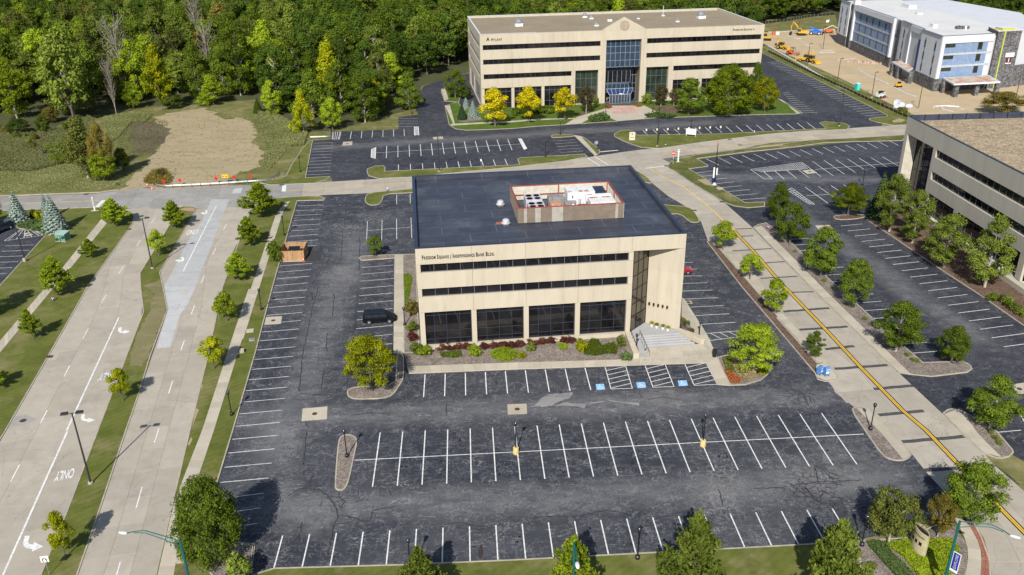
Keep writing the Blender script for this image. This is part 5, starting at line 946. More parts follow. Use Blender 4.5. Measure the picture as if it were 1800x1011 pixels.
# ----------------------------------------------------------------- the grey cream block on the right
RB = thing('right_office_building', 'grey cream three storey office building with gravel roof at the right edge', 'building', 92.5, 92.4, 0, 0)
F = Face(RB, (0, 0), R_(-90)); LR = 66
W = [(12.7, 62, 12.35, 13.9), (12.6, 62, 8.0, 9.6)]; GWR = [(12.6, 14.8+.3, 5.1, 5.35)]
GWR = [(15.0-2.2, 22.35, .9, 5.35), (23.6, 32.3, .9, 5.35), (33.6, 43.1, .9, 5.35), (44.6, 53.5, .9, 5.35), (54.8, 62.5, .9, 5.35)]
F.walls(LR, -.2, 17.3, W+GWR+[(1.2, 11.55, .4, 13.9)], (12.1, 22.9, 32.9, 43.9, 54.1), CREAM2)
for w in W: F.window(*w, round((w[1]-w[0])/1.9), rec=.4, mg=GLASSBR if False else GLASS, bar=.06)
for w in GWR: F.window(*w, 4, (2.2, 4.4), rec=.8, bar=.07); F.box('sill', w[0], w[1], -.9, .02, .82, .90, mat('pale_sill', (.56, .53, .47), .8))
ap = Vector((3.0, -3.2)); a = Vector((1.2, 0)); b = Vector((11.5, 0))
def sub(F, p, q): # child face between two (u,w) points on F
    P0 = F.T(p[0], p[1], 0); Q0 = F.T(q[0], q[1], 0); return Face(F.B, (P0[0], P0[1]), math.atan2(Q0[1]-P0[1], Q0[0]-P0[0])), math.hypot(Q0[0]-P0[0], Q0[1]-P0[1])
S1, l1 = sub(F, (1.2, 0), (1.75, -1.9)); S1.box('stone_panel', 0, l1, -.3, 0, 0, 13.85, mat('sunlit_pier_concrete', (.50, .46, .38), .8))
F.window(1.8, 11.5, .45, 13.85, 5, (3.2, 7.0, 10.6), rec=1.9, bar=.05, mf=mat('bronze_bar', (.03, .025, .02), .4), name='entrance_glazing')
MB().prism([(2.1, -.9), (2.1, -12), (1.2, -12.1), (1.2, -65), (39, -65), (39, -1.0)], -.2, 16.2).build('interior_core', CORE, RB)
MB().prism([(.42, -.42), (40, -.42), (40, -65.6), (.42, -65.6)], 16.2, 16.35).build('roof', GRAVEL, RB)
MB().box(.43, 4, -11.6, -1.2, 13.92, 14.0).build('recess_soffit', CREAM2, RB)
FN = Face(RB, (40.4, 0), R_(180)); FN.walls(40.4-.43, -.2, 17.3, [(4, 36, 12.35, 13.9), (4, 36, 8.0, 9.6), (4, 36, .9, 5.35)], (10, 20, 30), CREAM2)
for w in ((4, 36, 12.35, 13.9), (4, 36, 8.0, 9.6), (4, 36, .9, 5.35)): FN.window(*w, 14, rec=.4)
cp = MB(); cp.box(-.04, .3, -66, .04, 17.3, 17.38); cp.box(.31, 40.4, -.3, .04, 17.3, 17.385); cp.build('roof_coping', NAVY, RB)
for i in range(14):
    x = .45+i*2.85; MB().box(x+.03, x+2.78, -.50, -.44, 16.36, 17.55).build('parapet_panel', mat('navy_parapet', (.028, .036, .060), .6, var=(.045, .052, .078), vs=.6, vd=5), RB)
    MB().box(x-.05, x+.05, -.60, -.43, 16.36, 17.6).build('parapet_post', BLACKM, RB)
for x, y in ((26, -14), (20, -30)): MB().lathe([(.25, 0), (.25, .3), (.35, .35)], 10).xf(lambda a, b, c: (a+x, b+y, c+16.35)).build('roof_drain', BLACKM, RB)
MB().prism([(91.3, 56.0), (92.3, 56), (92.3, 20), (91.3, 20)], 0, .95).xf(lambda x, y, z: (x-92.5, y-92.4, z)).build('planter_wall', CREAM2, RB)
# ----------------------------------------------------------------- the hotel under construction
HO = thing('hotel_building', 'four storey hotel in white, blue and grey stone, being finished on the sand site', 'building', 150.3, 189.1, 0, 0)
def loc(p): return (p[0]-150.3, p[1]-189.1)
def seg(p, q): p, q = loc(p), loc(q); return Face(HO, p, math.atan2(q[1]-p[1], q[0]-p[0])), math.hypot(q[0]-p[0], q[1]-p[1])
GL2 = mat('hotel_window_glass', (.012, .016, .014), .08, spec=.7, var=(.03, .035, .025), vs=.4)
FRH = mat('hotel_window_frame', (.06, .07, .10), .5)
FH = [(4.55, 6.75), (8.25, 10.45), (11.95, 14.15)]
def strips(F, us, w=.85, fl=FH, panel=True):
    for u in us:
        for z0, z1 in fl:
            F.window(u-w/2, u+w/2, z0, z1, 1, (), rec=-.03, mg=GL2, mf=FRH, bar=.09)
        if panel:
            for z0, z1 in ((6.8, 8.2), (10.5, 11.9), (14.2, 15.0)): F.box('blue_infill', u-w/2, u+w/2, -.02, .03, z0, z1, BLUEPL)
def ground_windows(F, us, w=1.0):
    for u in us: F.window(u-w/2, u+w/2, .9, 3.2, 1, (), rec=-.03, mg=mat('pale_green_glass', (.10, .14, .12), .1, spec=.7, var=(.25, .28, .12), vs=.8), mf=FRH, bar=.1)
def white_block(p, q, nstr, H=16.9, z0=3.9):
    F, L = seg(p, q)
    F.box('stone_base', 0, L, -.3, .06, 0, z0-.02, STONE)
    n = max(2, round(L/2.2))
    for i in range(n): F.box('white_panel', L*i/n+.01, L*(i+1)/n-.01, -.3, 0, z0, H-.02, WHCL)
    us = [L*(i+.5)/nstr for i in range(nstr)]; strips(F, us); ground_windows(F, us); return F, L
def stone_slot(p, q, H=16.3):
    F, L = seg(p, q); F.box('stone_wall', 0, L, -.3, 0, 0, H, STONE); strips(F, [L/2], .95, FH, False); ground_windows(F, [L/2]); return F, L
def blue_block(p, q, n, H=16.9, side=1.1):
    F, L = seg(p, q)
    F.box('stone_base', 0, L, -.3, .06, 0, 3.58, STONE); ground_windows(F, [side+(L-2*side)*(i+.5)/n for i in range(n)])
    for u0, u1 in ((0, side), (L-side, L)): F.box('white_fin', u0, u1, -.3, .7, 3.6, H-.02, WHCL)
    F.box('white_header', side+.01, L-side-.01, -.3, .7, 15.0, H-.02, WHCL)
    for (z0, z1) in ((3.95, 7.0), (7.65, 10.7), (11.35, 14.98)):
        for i in range(n):
            a = side+.02+(L-2*side-.04)*i/n; b = side+.02+(L-2*side-.04)*(i+1)/n
            F.box('blue_panel', a+.01, b-.01, -.3, 0, z0, z1, BLUEPL)
            F.window(b-.85, b-.1, z0+.5, z0+2.75, 1, (), rec=-.04, mg=GL2, mf=FRH, bar=.09)
    for z0, z1 in ((3.6, 3.93), (7.02, 7.63), (10.72, 11.33)): F.box('pale_band', side+.02, L-side-.02, -.3, .12, z0, z1, WHCL2)
    return F, L
nw, s4, s3, s2, s1, stp, sw, se = (157.2, 283), (156.6, 272.4), (156.0, 266.0), (154.2, 228.3), (154.0, 222.9), (151.7, 203.2), (150.3, 189.1), (168.3, 192.0)
white_block(nw, s4, 2); stone_slot((157.5, 272.4), (157.1, 266.0)); blue_block(s3, s2, 6); stone_slot((155.3, 228.3), (154.9, 222.9))
Fm, Lm = seg(s1, (152.9, 213.2)); Fm.box('stone_base', 0, Lm, -.3, .06, 0, 3.88, STONE)
for i in range(3): Fm.box('white_panel', Lm*i/3+.01, Lm*(i+1)/3-.01, -.3, 0, 3.9, 16.88, WHCL)
strips(Fm, [Lm*.3]); blue_block((152.9, 213.1), (151.8, 203.4), 2, side=.5)
fin, lf = seg((150.4, 203.6), (151.75, 203.3)); MB().prism([loc(p) for p in ((150.9, 203.2), (151.8, 203.2), (151.8, 204.6), (150.9, 204.4))], 3.9, 13.6).build('deep_blue_fin', BLUEPD, HO)
white_block((150.95, 203.1), sw, 2)
# south side
F, L = seg(sw, se)
F.box('stone_base', 0, L, -.3, .06, 0, 3.88, STONE); F.box('white_header', .0, L, -.3, .25, 14.62, 16.88, WHCL); F.box('white_fin', 0, 1.2, -.3, .25, 3.9, 14.6, WHCL)
for z0, z1 in ((3.95, 7.25), (7.95, 10.95), (11.6, 14.55)): F.box('blue_panel', 1.22, L, -.3, 0, z0, z1, BLUEPL)
for z0, z1 in ((7.27, 7.93), (10.97, 11.58)): F.box('pale_band', 1.22, L, -.3, .1, z0, z1, WHCL2)
for z in (6.15, 9.8, 13.35): F.window(1.5, 5.0, z, z+1.1, [3.7], (), rec=-.03, mg=GL2, mf=FRH, bar=.1); F.window(13.1, 14.7, z-1.1, z+1.2, 1, (), rec=-.03, mg=GL2, mf=FRH, bar=.12)
F.box('house_wrap', 1.5, 7.0, .02, .06, 7.2, 7.9, SIGNW)
F.window(3.0, 5.2, .2, 3.2, 2, (), rec=-.05, mg=MAT['pale_green_glass'], mf=mat('timber_door_frame', (.4, .28, .10), .7), bar=.12, name='door')
MB().prism([loc(p) for p in ((168.6, 192.0), (150.9, 189.6), (151.3, 203.5), (152.6, 213.2), (154.5, 223), (155.6, 228.3), (156.3, 266), (157.6, 272), (157.7, 282.6), (200, 282), (206, 240), (190, 200))], 0, 16.2).build('interior_core', WHCL, HO)
MB().prism([loc(p) for p in ((168.6, 192.3), (150.9, 189.7), (151.3, 203.5), (152.6, 213.2), (154.5, 223), (155.6, 228.3), (156.3, 266), (157.6, 272), (157.7, 282.6), (182, 283), (176, 262), (180, 228), (177, 200))], 16.2, 16.45).build('roof', WHITER, HO)
for p_, q_ in ((nw, s4), (s3, s2), (s1, (151.8, 203.4)), ((150.95, 203.1), sw), (sw, se)):
    F, L = seg(p_, q_); F.box('roof_edge', -.05, L+.05, -.35, .32, 16.9, 17.0, mat('dark_roof_edge', (.16, .18, .24), .5))
for i, (x, y, a, b, c) in enumerate(((173, 258, 3, 6, 1.2), (168, 240, 2, 2, .6), (158, 210, 1.5, 2.5, 1.0), (158, 270, 2.2, 2.2, 1.6), (165, 205, 4, 1.6, .9), (172, 200, 1.6, 1.4, .8))):
    r = thing('rooftop_unit', ['long white parapet box on the far side of the hotel roof', 'low white box in the middle of the hotel roof', 'white parapet return behind the south hotel block', 'white air unit at the far end of the hotel roof', 'row of grey air units near the lime topped tower', 'small dark air unit beside the stone tower'][i], 'roof unit', x, y, 16.45)
    if i in (4, 5):
        for j in range(5 if i == 4 else 2): MB().box(-a/2+j*.85, -a/2+j*.85+.6, -b/2, b/2, 0, c+.1*(j % 2)).build('condenser', mat('dark_grey_unit', (.12, .12, .13), .6) if j != 3 else WHITEM, r)
    else: MB().box(-a/2, a/2, -b/2, b/2, 0, c).build('casing', WHITEM, r); MB().box(-a/2-.05, a/2+.05, -b/2-.05, b/2+.05, c, c+.08).build('cap', WHITEC, r)
TW_ = [loc(p) for p in ((168.7, 190.9), (177.2, 192.4), (179.5, 201.5), (170.9, 200.2))]
MB().prism(TW_, 0, 17.6).build('stone_tower', STONE, HO); MB().prism([(TW_[0][0]-.15, TW_[0][1]-.15), (TW_[1][0]+.15, TW_[1][1]-.15), (TW_[2][0]+.15, TW_[2][1]+.1), (TW_[3][0]-.1, TW_[3][1]+.1)], 17.6, 17.8).build('tower_roof', WHITER, HO)
Ft, Lt = seg((168.7, 190.9), (177.2, 192.4)); Ft.box('lime_stripe', 2.3, 2.7, .0, .2, .1, 17.9, LIME); Ft.box('lime_crown', 1.2, 5.6, -3.0, .08, 17.82, 18.5, LIME); Ft.box('crown_top', 1.1, 5.7, -3.1, .15, 18.51, 18.6, WHITER)
Ft.box('white_sign', 4.4, 7.6, .0, .12, 9.6, 10.9, SIGNW); Ft.box('dark_red_sign', 5.0, 6.9, .0, .12, 7.9, 9.2, mat('maroon_sign', (.13, .02, .04), .5)); Ft.box('sign_flash', 5.75, 6.05, .125, .15, 8.1, 9.1, SIGNW); Ft.box('sign_strip', 4.9, 7.0, .0, .1, 7.5, 7.8, SIGNW)
MB().prism([loc(p) for p in ((177.3, 193), (187, 196), (189, 206), (179.6, 201.6))], 0, 6.2).build('low_stone_wing', STONE, HO)
def canopy(pts, cols, m2):
    P = [loc(p) for p in pts]; MB().prism(P, 3.9, 4.35).build('canopy', WHITEC, HO); MB().prism(inset(P, .5), 4.35, 4.39).build('canopy_deck', mat('sheathing_red', (.38, .21, .14), .8, var=(.50, .45, .37), vs=.4), HO)
    for c in cols:
        c = loc(c); MB().prism([(c[0]-.6, c[1]-.6), (c[0]+.6, c[1]-.6), (c[0]+.6, c[1]+.6), (c[0]-.6, c[1]+.6)], 0, 3.88).build('stone_column', STONE, HO)
canopy(((152.6, 188.6), (151.2, 179.4), (166.5, 180.9), (168.4, 190.7)), ((152.4, 187.0), (153.0, 180.9), (160.1, 182.0), (166.5, 182.1)), 0)
canopy(((149.4, 216.8), (154.2, 218), (152.7, 206.8), (147.0, 200.0)), ((149.3, 215.5), (148.7, 209.8), (148.6, 201.5)), 0)
# low red roofed shed beyond the tower
sh = thing('site_shed', 'low cream shed with dark red roof at the right edge behind the hotel', 'shed', 196, 190, 0, R_(-20)); MB().box(-5, 5, -3, 3, 0, 3.2).build('wall', CREAM, sh); MB().prism([(-5.6, -3.6), (5.6, -3.6), (5.6, 3.6), (-5.6, 3.6)], 3.2, 3.5).build('roof', REDST, sh)

for i, (x, y, a, b, c) in enumerate(((20.9, 11.2, .8, .5, .7), (23.2, 11.0, .6, .6, 1.2), (24.4, 15.6, .9, .6, .9), (22.3, 16.6, 1.2, .8, 1.5), (18.2, 9.9, .5, .3, .4), (26.2, 10.2, .6, .4, 1.1))):
    r = on_roof('roof_equipment', ['low grey box before the brown hatch in the roof screen', 'grey box left of the white flue pipe', 'grey box at the foot of the tall air handler', 'dull grey cabinet behind the brown hatch', 'small grey box before the eight fan condenser', 'grey cabinet left of the rusty duct'][i], 'roof equipment', x, y); MB().box(-a, a, -b, b, .1, c).build('casing', mat('dull_grey_unit', (.26, .27, .28), .6, var=(.16, .16, .16), vs=2), r); MB().box(-a*.9, a*.9, -b*.9, b*.9, 0, .1).build('curb', BLACKM, r)
# ================================================================= TREES AND PLANTS
def leaf_mesh(name, P, N, size, tone, m, thin=.55, seed=1):
    """many small leaf-clump faces: a bent rhomb at every point, turned to its normal"""
    r = np.random.RandomState(seed); n = len(P)
    N = N/np.maximum(np.linalg.norm(N, axis=1, keepdims=True), 1e-6)
    A = np.cross(N, r.normal(size=(n, 3))); A /= np.maximum(np.linalg.norm(A, axis=1, keepdims=True), 1e-6); B = np.cross(N, A)
    s = (size*r.uniform(.6, 1.4, n))[:, None]; t = s*thin*r.uniform(.8, 1.3, n)[:, None]; b = N*s*.25
    V = np.stack([P-A*s*.5-b, P-B*t*.5, P+A*s*.5-b, P+B*t*.5], 1).reshape(-1, 3).astype(np.float32)
    me = bpy.data.meshes.new(name); me.vertices.add(4*n); me.vertices.foreach_set('co', V.ravel()); me.loops.add(4*n); me.loops.foreach_set('vertex_index', np.arange(4*n, dtype=np.int32))
    me.polygons.add(n); me.polygons.foreach_set('loop_start', np.arange(0, 4*n, 4, dtype=np.int32)); me.polygons.foreach_set('loop_total', np.full(n, 4, dtype=np.int32)); me.update()
    at = me.attributes.new('tone', 'FLOAT', 'FACE'); at.data.foreach_set('value', np.clip(tone, 0, 1).astype(np.float32)); me.materials.append(m); return me
def prof(shape, t):
    if shape == 'oval': return np.sin(np.pi*np.clip(t*.86+.12, 0, 1))**.62
    if shape == 'round': return np.sqrt(np.clip(1-(2*t-1)**2, 0, 1))**.85
    if shape == 'egg': return np.sin(np.pi*np.clip(t*.78+.2, 0, 1))**.5
    if shape == 'pear': return np.clip(np.minimum(t*5+.35, 1.12-t**1.25), .05, 1)
    if shape == 'vase': return np.clip(.45+.75*t-.55*t**3, .1, 1)*np.sqrt(np.clip((1.03-t)*4, 0, 1))
    if shape == 'flat': return np.sqrt(np.clip(1-(1.5*t-.55)**2, 0, 1))
    return 1-t
def crown(name, seed, H, W, z0, shape, nb, rb, nl, ls, m, hollow=.55, flatz=.8, upb=.35):
    """leaf clumps on the outside of many boughs spread through the crown's volume"""
    r = np.random.RandomState(seed); t = r.uniform(.03, 1, nb)**.95; a = r.uniform(0, 2*np.pi, nb); R = prof(shape, t)*W/2
    rr = R*np.sqrt(r.uniform(hollow**2, 1, nb)); rr = np.maximum(rr-rb*.55, 0)
    C = np.stack([rr*np.cos(a), rr*np.sin(a), z0+t*(H-z0-rb*.6)], 1); br = rb*r.uniform(.6, 1.35, nb); bt = r.uniform(0, 1, nb)
    k = r.randint(0, nb, nl); d = r.normal(size=(nl, 3)); d[:, 2] += upb; d /= np.linalg.norm(d, axis=1, keepdims=True)
    P = C[k]+d*(br[k]*r.uniform(.45, 1.08, nl))[:, None]*np.array([1, 1, flatz]); P[:, 2] = np.maximum(P[:, 2], z0*.6)
    Nn = d+r.normal(size=(nl, 3))*.45; Nn[:, 2] += .35
    tone = .55*bt[k]+.45*r.uniform(0, 1, nl)
    return leaf_mesh(name, P, Nn, ls, tone, m, seed=seed+1), C
def spray(name, seed, H, W, z0, nb, nl, ls, m, droop=.15, rise=.35, spread=.30, shape='pear'):
    """young open crown: leafy sprays along separate branches"""
    r = np.random.RandomState(seed); P = []; T = []; C = []
    for i in range(nb):
        t = (i+.5)/nb; z = z0+(H-z0)*t*.86; a = i*2.4+r.uniform(-.4, .4); L = max(.25, prof(shape, np.array([t]))[0]*W/2*r.uniform(.75, 1.15))
        k = max(6, int(nl/nb*(.5+L/W*1.6))); s = r.uniform(.12, 1, k)**.7; up = rise*(1+t*1.6)
        x = L*s; zz = z+up*L*s-droop*L*s*s; wob = spread*(.35+.65*s)*r.normal(size=k); ca, sa = math.cos(a), math.sin(a)
        P.append(np.stack([ca*x-sa*wob, sa*x+ca*wob, zz+.5*spread*r.normal(size=k)], 1)); T.append(np.full(k, r.uniform(0, .6))+r.uniform(0, .4, k)); C.append((ca*L*.8, sa*L*.8, z+up*L*.8-droop*L*.64))
    k = nl//12; s = r.uniform(0, 1, k); P.append(np.stack([.14*r.normal(size=k), .14*r.normal(size=k), H*(.8+.2*s)], 1)); T.append(r.uniform(.3, 1, k))
    P = np.concatenate(P); T = np.concatenate(T); N = r.normal(size=P.shape); N[:, 2] += 1.0
    return leaf_mesh(name, P, N, ls, T, m, seed=seed+1), C
def conifer(name, seed, H, W, nl, ls, m, z0=.4):
    r = np.random.RandomState(seed); t = 1-np.sqrt(r.uniform(0, 1, nl)); tier = np.round(t*16)/16+r.normal(size=nl)*.006
    a = r.uniform(0, 2*np.pi, nl); lob = .80+.20*np.cos(a*9+tier*37)*r.uniform(.6, 1.3, nl); s = r.uniform(.35, 1, nl)**.6; R = (1-tier)*W/2*lob*s+.05
    z = z0+(H-z0)*tier-.16*R+ .12*s; P = np.stack([R*np.cos(a), R*np.sin(a), z], 1); N = np.stack([np.cos(a)*.5, np.sin(a)*.5, np.full(nl, .8)], 1)+r.normal(size=(nl, 3))*.35
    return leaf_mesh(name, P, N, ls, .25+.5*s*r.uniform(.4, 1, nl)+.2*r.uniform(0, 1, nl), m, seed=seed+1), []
def trunk_mesh(name, H, r0, C, m, n=9, top=.8, seed=3, bend=.12):
    r = np.random.RandomState(seed); k = MB(); h = H*top; pts = [(bend*h*.1*math.sin(i*1.3+seed)*i/5, bend*h*.1*math.cos(i*1.7+seed)*i/5, h*i/5) for i in range(6)]
    k.tube(pts, [r0*(1-.16*i) for i in range(6)], n)
    for i in range(0, len(C), max(1, len(C)//14)):
        c = C[i]; zb = max(.12*H, min(h*.92, c[2]-math.hypot(c[0], c[1])*.7)); f = zb/h*5; j = min(4, int(f)); u = f-j
        b = tuple(pts[j][q]*(1-u)+pts[j+1][q]*u for q in range(3)); mid = tuple(b[q]*.5+c[q]*.5+(.04*H if q == 2 else 0) for q in range(3))
        k.tube([b, mid, tuple(c)], [r0*.42, r0*.26, r0*.10], 5)
    me = k.mesh(name); me.materials.append(m); me.polygons.foreach_set('use_smooth', [True]*len(me.polygons)); return me
PRO = {}
def proto(kind, i):
    key = (kind, i)
    if key in PRO: return PRO[key]
    s = 11+i*17+sum(map(ord, kind)); G_ = LF['green']
    if kind == 'young': H, W = 5.5, 4.2; c, C = spray('crown', s, H, W, 1.0, 44, 9000, .21, G_, spread=.21, droop=.25, rise=.42); t = trunk_mesh('trunk', H, .09, C, BARKT, 7)
    elif kind == 'small': H, W = 5.0, 3.6; c, C = crown('crown', s, H, W, 1.1, 'oval', 32, .55, 5500, .19, G_); t = trunk_mesh('trunk', H, .10, C, BARKT, 7)
    elif kind == 'oval': H, W = 7.5, 5.6; c, C = crown('crown', s, H, W, 1.3, 'oval', 64, .72, 13000, .20, G_); t = trunk_mesh('trunk', H, .16, C, BARKT)
    elif kind == 'open': H, W = 8.5, 6.0; c, C = crown('crown', s, H, W, 1.2, 'oval', 66, .74, 14000, .20, G_, hollow=.3, flatz=.7); t = trunk_mesh('trunk', H, .17, C, BARKP)
    elif kind == 'pear': H, W = 8.0, 6.8; c, C = crown('crown', s, H, W, .7, 'egg', 130, .78, 23000, .20, G_, hollow=.7); t = trunk_mesh('trunk', H, .22, C, BARKT)
    elif kind == 'feather': H, W = 7.5, 7.5; c, C = crown('crown', s, H, W, 1.9, 'flat', 70, .85, 16000, .20, G_, hollow=.4, flatz=.55); t = trunk_mesh('trunk', H, .17, C, BARKT)
    elif kind == 'vase': H, W = 5.0, 7.0; c, C = crown('crown', s, H, W, 1.2, 'vase', 70, .58, 12000, .17, G_, hollow=.35); t = trunk_mesh('trunk', H, .14, C, BARKP)
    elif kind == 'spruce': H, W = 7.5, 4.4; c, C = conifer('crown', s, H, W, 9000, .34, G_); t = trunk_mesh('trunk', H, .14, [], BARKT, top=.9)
    elif kind == 'bush': H, W = 1.4, 1.8; c, C = crown('crown', s, H, W, .05, 'round', 20, .34, 1500, .16, G_, upb=.6); t = trunk_mesh('stem', H, .03, C, BARKT, 5, top=.5)
    elif kind == 'wood': H, W = 16, 10.5; c, C = crown('crown', s, H, W, 3.0+i % 3, ('oval', 'round', 'pear')[i % 3], 40, 1.6, 4600, .62, G_, hollow=.6); t = trunk_mesh('trunk', H, .24, C[:20], BARKT, 6)
    elif kind == 'woodfine': H, W = 15, 10; c, C = crown('crown', s, H, W, .9, ('oval', 'pear', 'round')[i % 3], 62, 1.25, 10000, .42, G_, hollow=.55); t = trunk_mesh('trunk', H, .22, C[:26], BARKP, 7)
    elif kind == 'bare':
        H, W = 13, 7; r = np.random.RandomState(s); c, C = spray('crown', s, H, W, 4, 46, 700, .26, G_, droop=-.1, rise=1.1, spread=.35, shape='vase')
        k = MB(); k.tube([(0, 0, 0), (.2, .1, 5), (.1, .3, 10)], [.16, .12, .05], 6)
        for q in C: k.tube([(.1, .1, max(2, q[2]-4)), (q[0]*.5, q[1]*.5, q[2]-1.2), q, (q[0]*1.15, q[1]*1.15, q[2]+1.4)], [.07, .05, .03, .012], 4, False)
        t = k.mesh('trunk'); t.materials.append(BARKP)
    PRO[key] = (c, t, H, W); return PRO[key]
NV = dict(young=5, small=3, oval=4, open=4, pear=1, feather=3, vase=2, spruce=3, bush=4, wood=6, woodfine=5, bare=3)
CNT = {}
def tree(kind, x, y, h, w_, leafm, label, cat='tree', name=None, group=None, z=0, bark=None, v=None):
    i = CNT.get(kind, 0); CNT[kind] = i+1; v = (i if v is None else v) % NV[kind]; c, t, H, W = proto(kind, v)
    r = bpy.data.objects.new(name or ('shrub' if kind == 'bush' else 'tree'), None); COL.objects.link(r); r.empty_display_size = .3
    r.location = (x, y, z); r.rotation_euler = (0, 0, (i*2.399) % 6.283); r.scale = (w_/W, w_/W, h/H); tag(r, label, cat, group)
    for me, nm, m in ((c, 'crown', LF[leafm]), (t, 'stem' if kind == 'bush' else 'trunk', bark)):
        o = link(nm, me, r)
        if m: o.material_slots[0].link = 'OBJECT'; o.material_slots[0].material = m
    return r
# street trees in the west verge and the median
tree('young', -66.78,90.08,5.90,6.09, 'lime', 'big lime green tree at the corner by the white post sign')
tree('young', -65.41,73.59,3.81,3.49, 'lime', 'small lime tree beside the west sidewalk, south of the corner tree', z=.1)
tree('young', -64.43,57.47,6.95,5.70, 'lime', 'spreading lime tree over the west sidewalk, south east of the green utility box', z=.1)
tree('young', -61.90,42.19,5.09,3.18, 'lime', 'small lime tree in the west verge left of the solid white lane line', z=.1)
tree('young', -60.57,28.18,3.63,3.44, 'lime', 'lime tree cut by the left edge of the picture', z=.1)
tree('young', -54.34,87.58,5.82,5.19, 'lime', 'pointed lime tree at the north tip of the median', z=.1)
tree('small', -53.17,73.49,5.00,3.63, 'lime', 'lime tree in the median just north of the double headed street lamp', z=.1)
tree('small', -42.36,23.56,5.18,3.06, 'yellow', 'yellow green tree in the middle of the median over the ONLY marking', z=.1)
tree('small', -37.84,-5.77,5.79,2.84, 'yellow', 'yellow green tree at the south end of the median', z=.1)
# east verge of the boulevard
tree('young', -38.57,92.54,7.26,8.05, 'lime', 'tallest lime tree at the corner, in front of the east end of the guardrail', z=.1)
tree('young', -37.55,76.81,5.85,4.88, 'lime', 'lime tree second from the corner in the east verge', z=.1)
tree('young', -35.84,61.04,5.28,4.74, 'lime', 'lime tree third from the corner in the east verge', z=.1)
tree('small', -34.32,45.79,4.89,4.03, 'half', 'young tree turning yellow beside the tall white road sign post', z=.1)
tree('small', -32.57,31.03,5.26,4.05, 'yellow', 'yellow green tree in the east verge whose shadow crosses the sidewalk', z=.1)
tree('pear', -23.00,-7.14,9.73,6.77, 'green', 'large dense round headed tree in the near left corner of the office lot', z=.1)
tree('bush', -19.48,-10.39,3.17,3.14, 'light', 'light green shrub below the large dense tree', 'shrub', z=.1)
tree('bush', -31.22,68.90,4.10,2.85, 'green', 'green bush behind the wooden dumpster enclosure', 'shrub', z=.1)
# office lot
tree('small', -13.52,69.60,4.13,3.13, 'green', 'small round green tree on the island north west of the office', z=.1)
tree('feather', -10.08,23.46,8.30,7.52, 'yellow', 'wide tree turning yellow on the island in front of the black minivan', z=.1)
tree('feather', 41.09,24.07,7.26,7.54, 'lime', 'wide lime tree on the round flower island right of the entrance steps', z=.1)
# trees beside the entrance drive, west side
tree('small', 49.16,67.31,5.41,4.90, 'lime', 'lime tree west of the drive, nearest to the corner of the dark roof', z=.1)
tree('small', 50.02,54.08,4.65,4.53, 'lime', 'lime tree west of the drive, second from the dark roof', z=.1)
tree('small', 49.73,41.49,5.73,4.57, 'lime', 'lime tree west of the drive, third from the dark roof', z=.1)
tree('open', 50.86,27.65,4.04,3.18, 'green', 'small open green tree just north of the blue mailboxes', z=.1)
# east side
tree('oval', 63.27,79.52,8.11,5.41, 'green', 'northernmost green tree east of the drive', z=.1)
tree('oval', 61.88,68.42,8.03,6.65, 'green', 'green tree east of the drive beside the red white and blue hydrant', z=.1)
tree('oval', 62.19,54.18,8.82,6.94, 'green', 'green tree east of the drive, third from the north', z=.1)
tree('oval', 62.58,42.43,8.31,5.44, 'green', 'narrow green tree east of the drive, fourth from the north', z=.1)
tree('open', 62.86,28.30,7.81,7.03, 'green', 'wide green tree east of the drive, level with the small open tree across it', z=.1)
tree('oval', 68.96,24.67,5.47,5.13, 'green', 'round green tree on the rounded tip of the gravel bed', z=.1)
tree('open', 65.25,8.74,7.40,6.73, 'green', 'broad green tree on the lower island at the right edge', z=.1)
tree('oval', 53.71,-7.26,7.68,6.34, 'green', 'big round tree over the near end of the drive with yellow flecks', z=.1)
# by the right office building
tree('feather', 78.63,82.49,6.65,7.78, 'half', 'round tree with yellow top on the small island in the east lot', z=.1)
tree('spruce', 83.92,80.77,9.61,4.91, 'pine', 'dark blue green fir at the north end of the row before the right building', z=.1)
tree('open', 82.68,73.13,11.79,6.87, 'light', 'light green tree directly in front of the dark fir', z=.1, bark=BARKP)
tree('open', 84.21,67.22,10.24,6.77, 'light', 'light green tree second along the right building', z=.1, bark=BARKP)
tree('open', 84.29,56.12,9.78,8.05, 'light', 'light green tree third along the right building', z=.1, bark=BARKP)
tree('open', 86.81,47.77,12.42,7.76, 'light', 'light green tree last along the right building, at its planter wall', z=.1, bark=BARKP)
# bottom edge
tree('young', -2.04,-15.28,7.44,4.59, 'light', 'bushy pale green tree at the bottom edge, leftmost of four', z=.1)
tree('young', 11.70,-16.25,8.56,5.20, 'lime', 'bushy lime green tree at the bottom edge with the teal pole in it', z=.1)
tree('young', 22.24,-17.67,11.65,6.39, 'light', 'tall pointed pale tree at the bottom edge, right of the centre', z=.1, v=1)
tree('young', 34.86,-17.88,10.26,6.11, 'light', 'pale yellow green tree at the bottom edge beside the stone mulch', z=.1, v=2)
tree('vase', 44.28,-9.66,6.44,7.12, 'olive', 'wide many stemmed olive tree behind the cream monument sign', z=.1)
tree('vase', 49.60,-9.11,5.17,3.88, 'rust', 'thin rusty leaved tree right of the wide olive tree', z=.1)
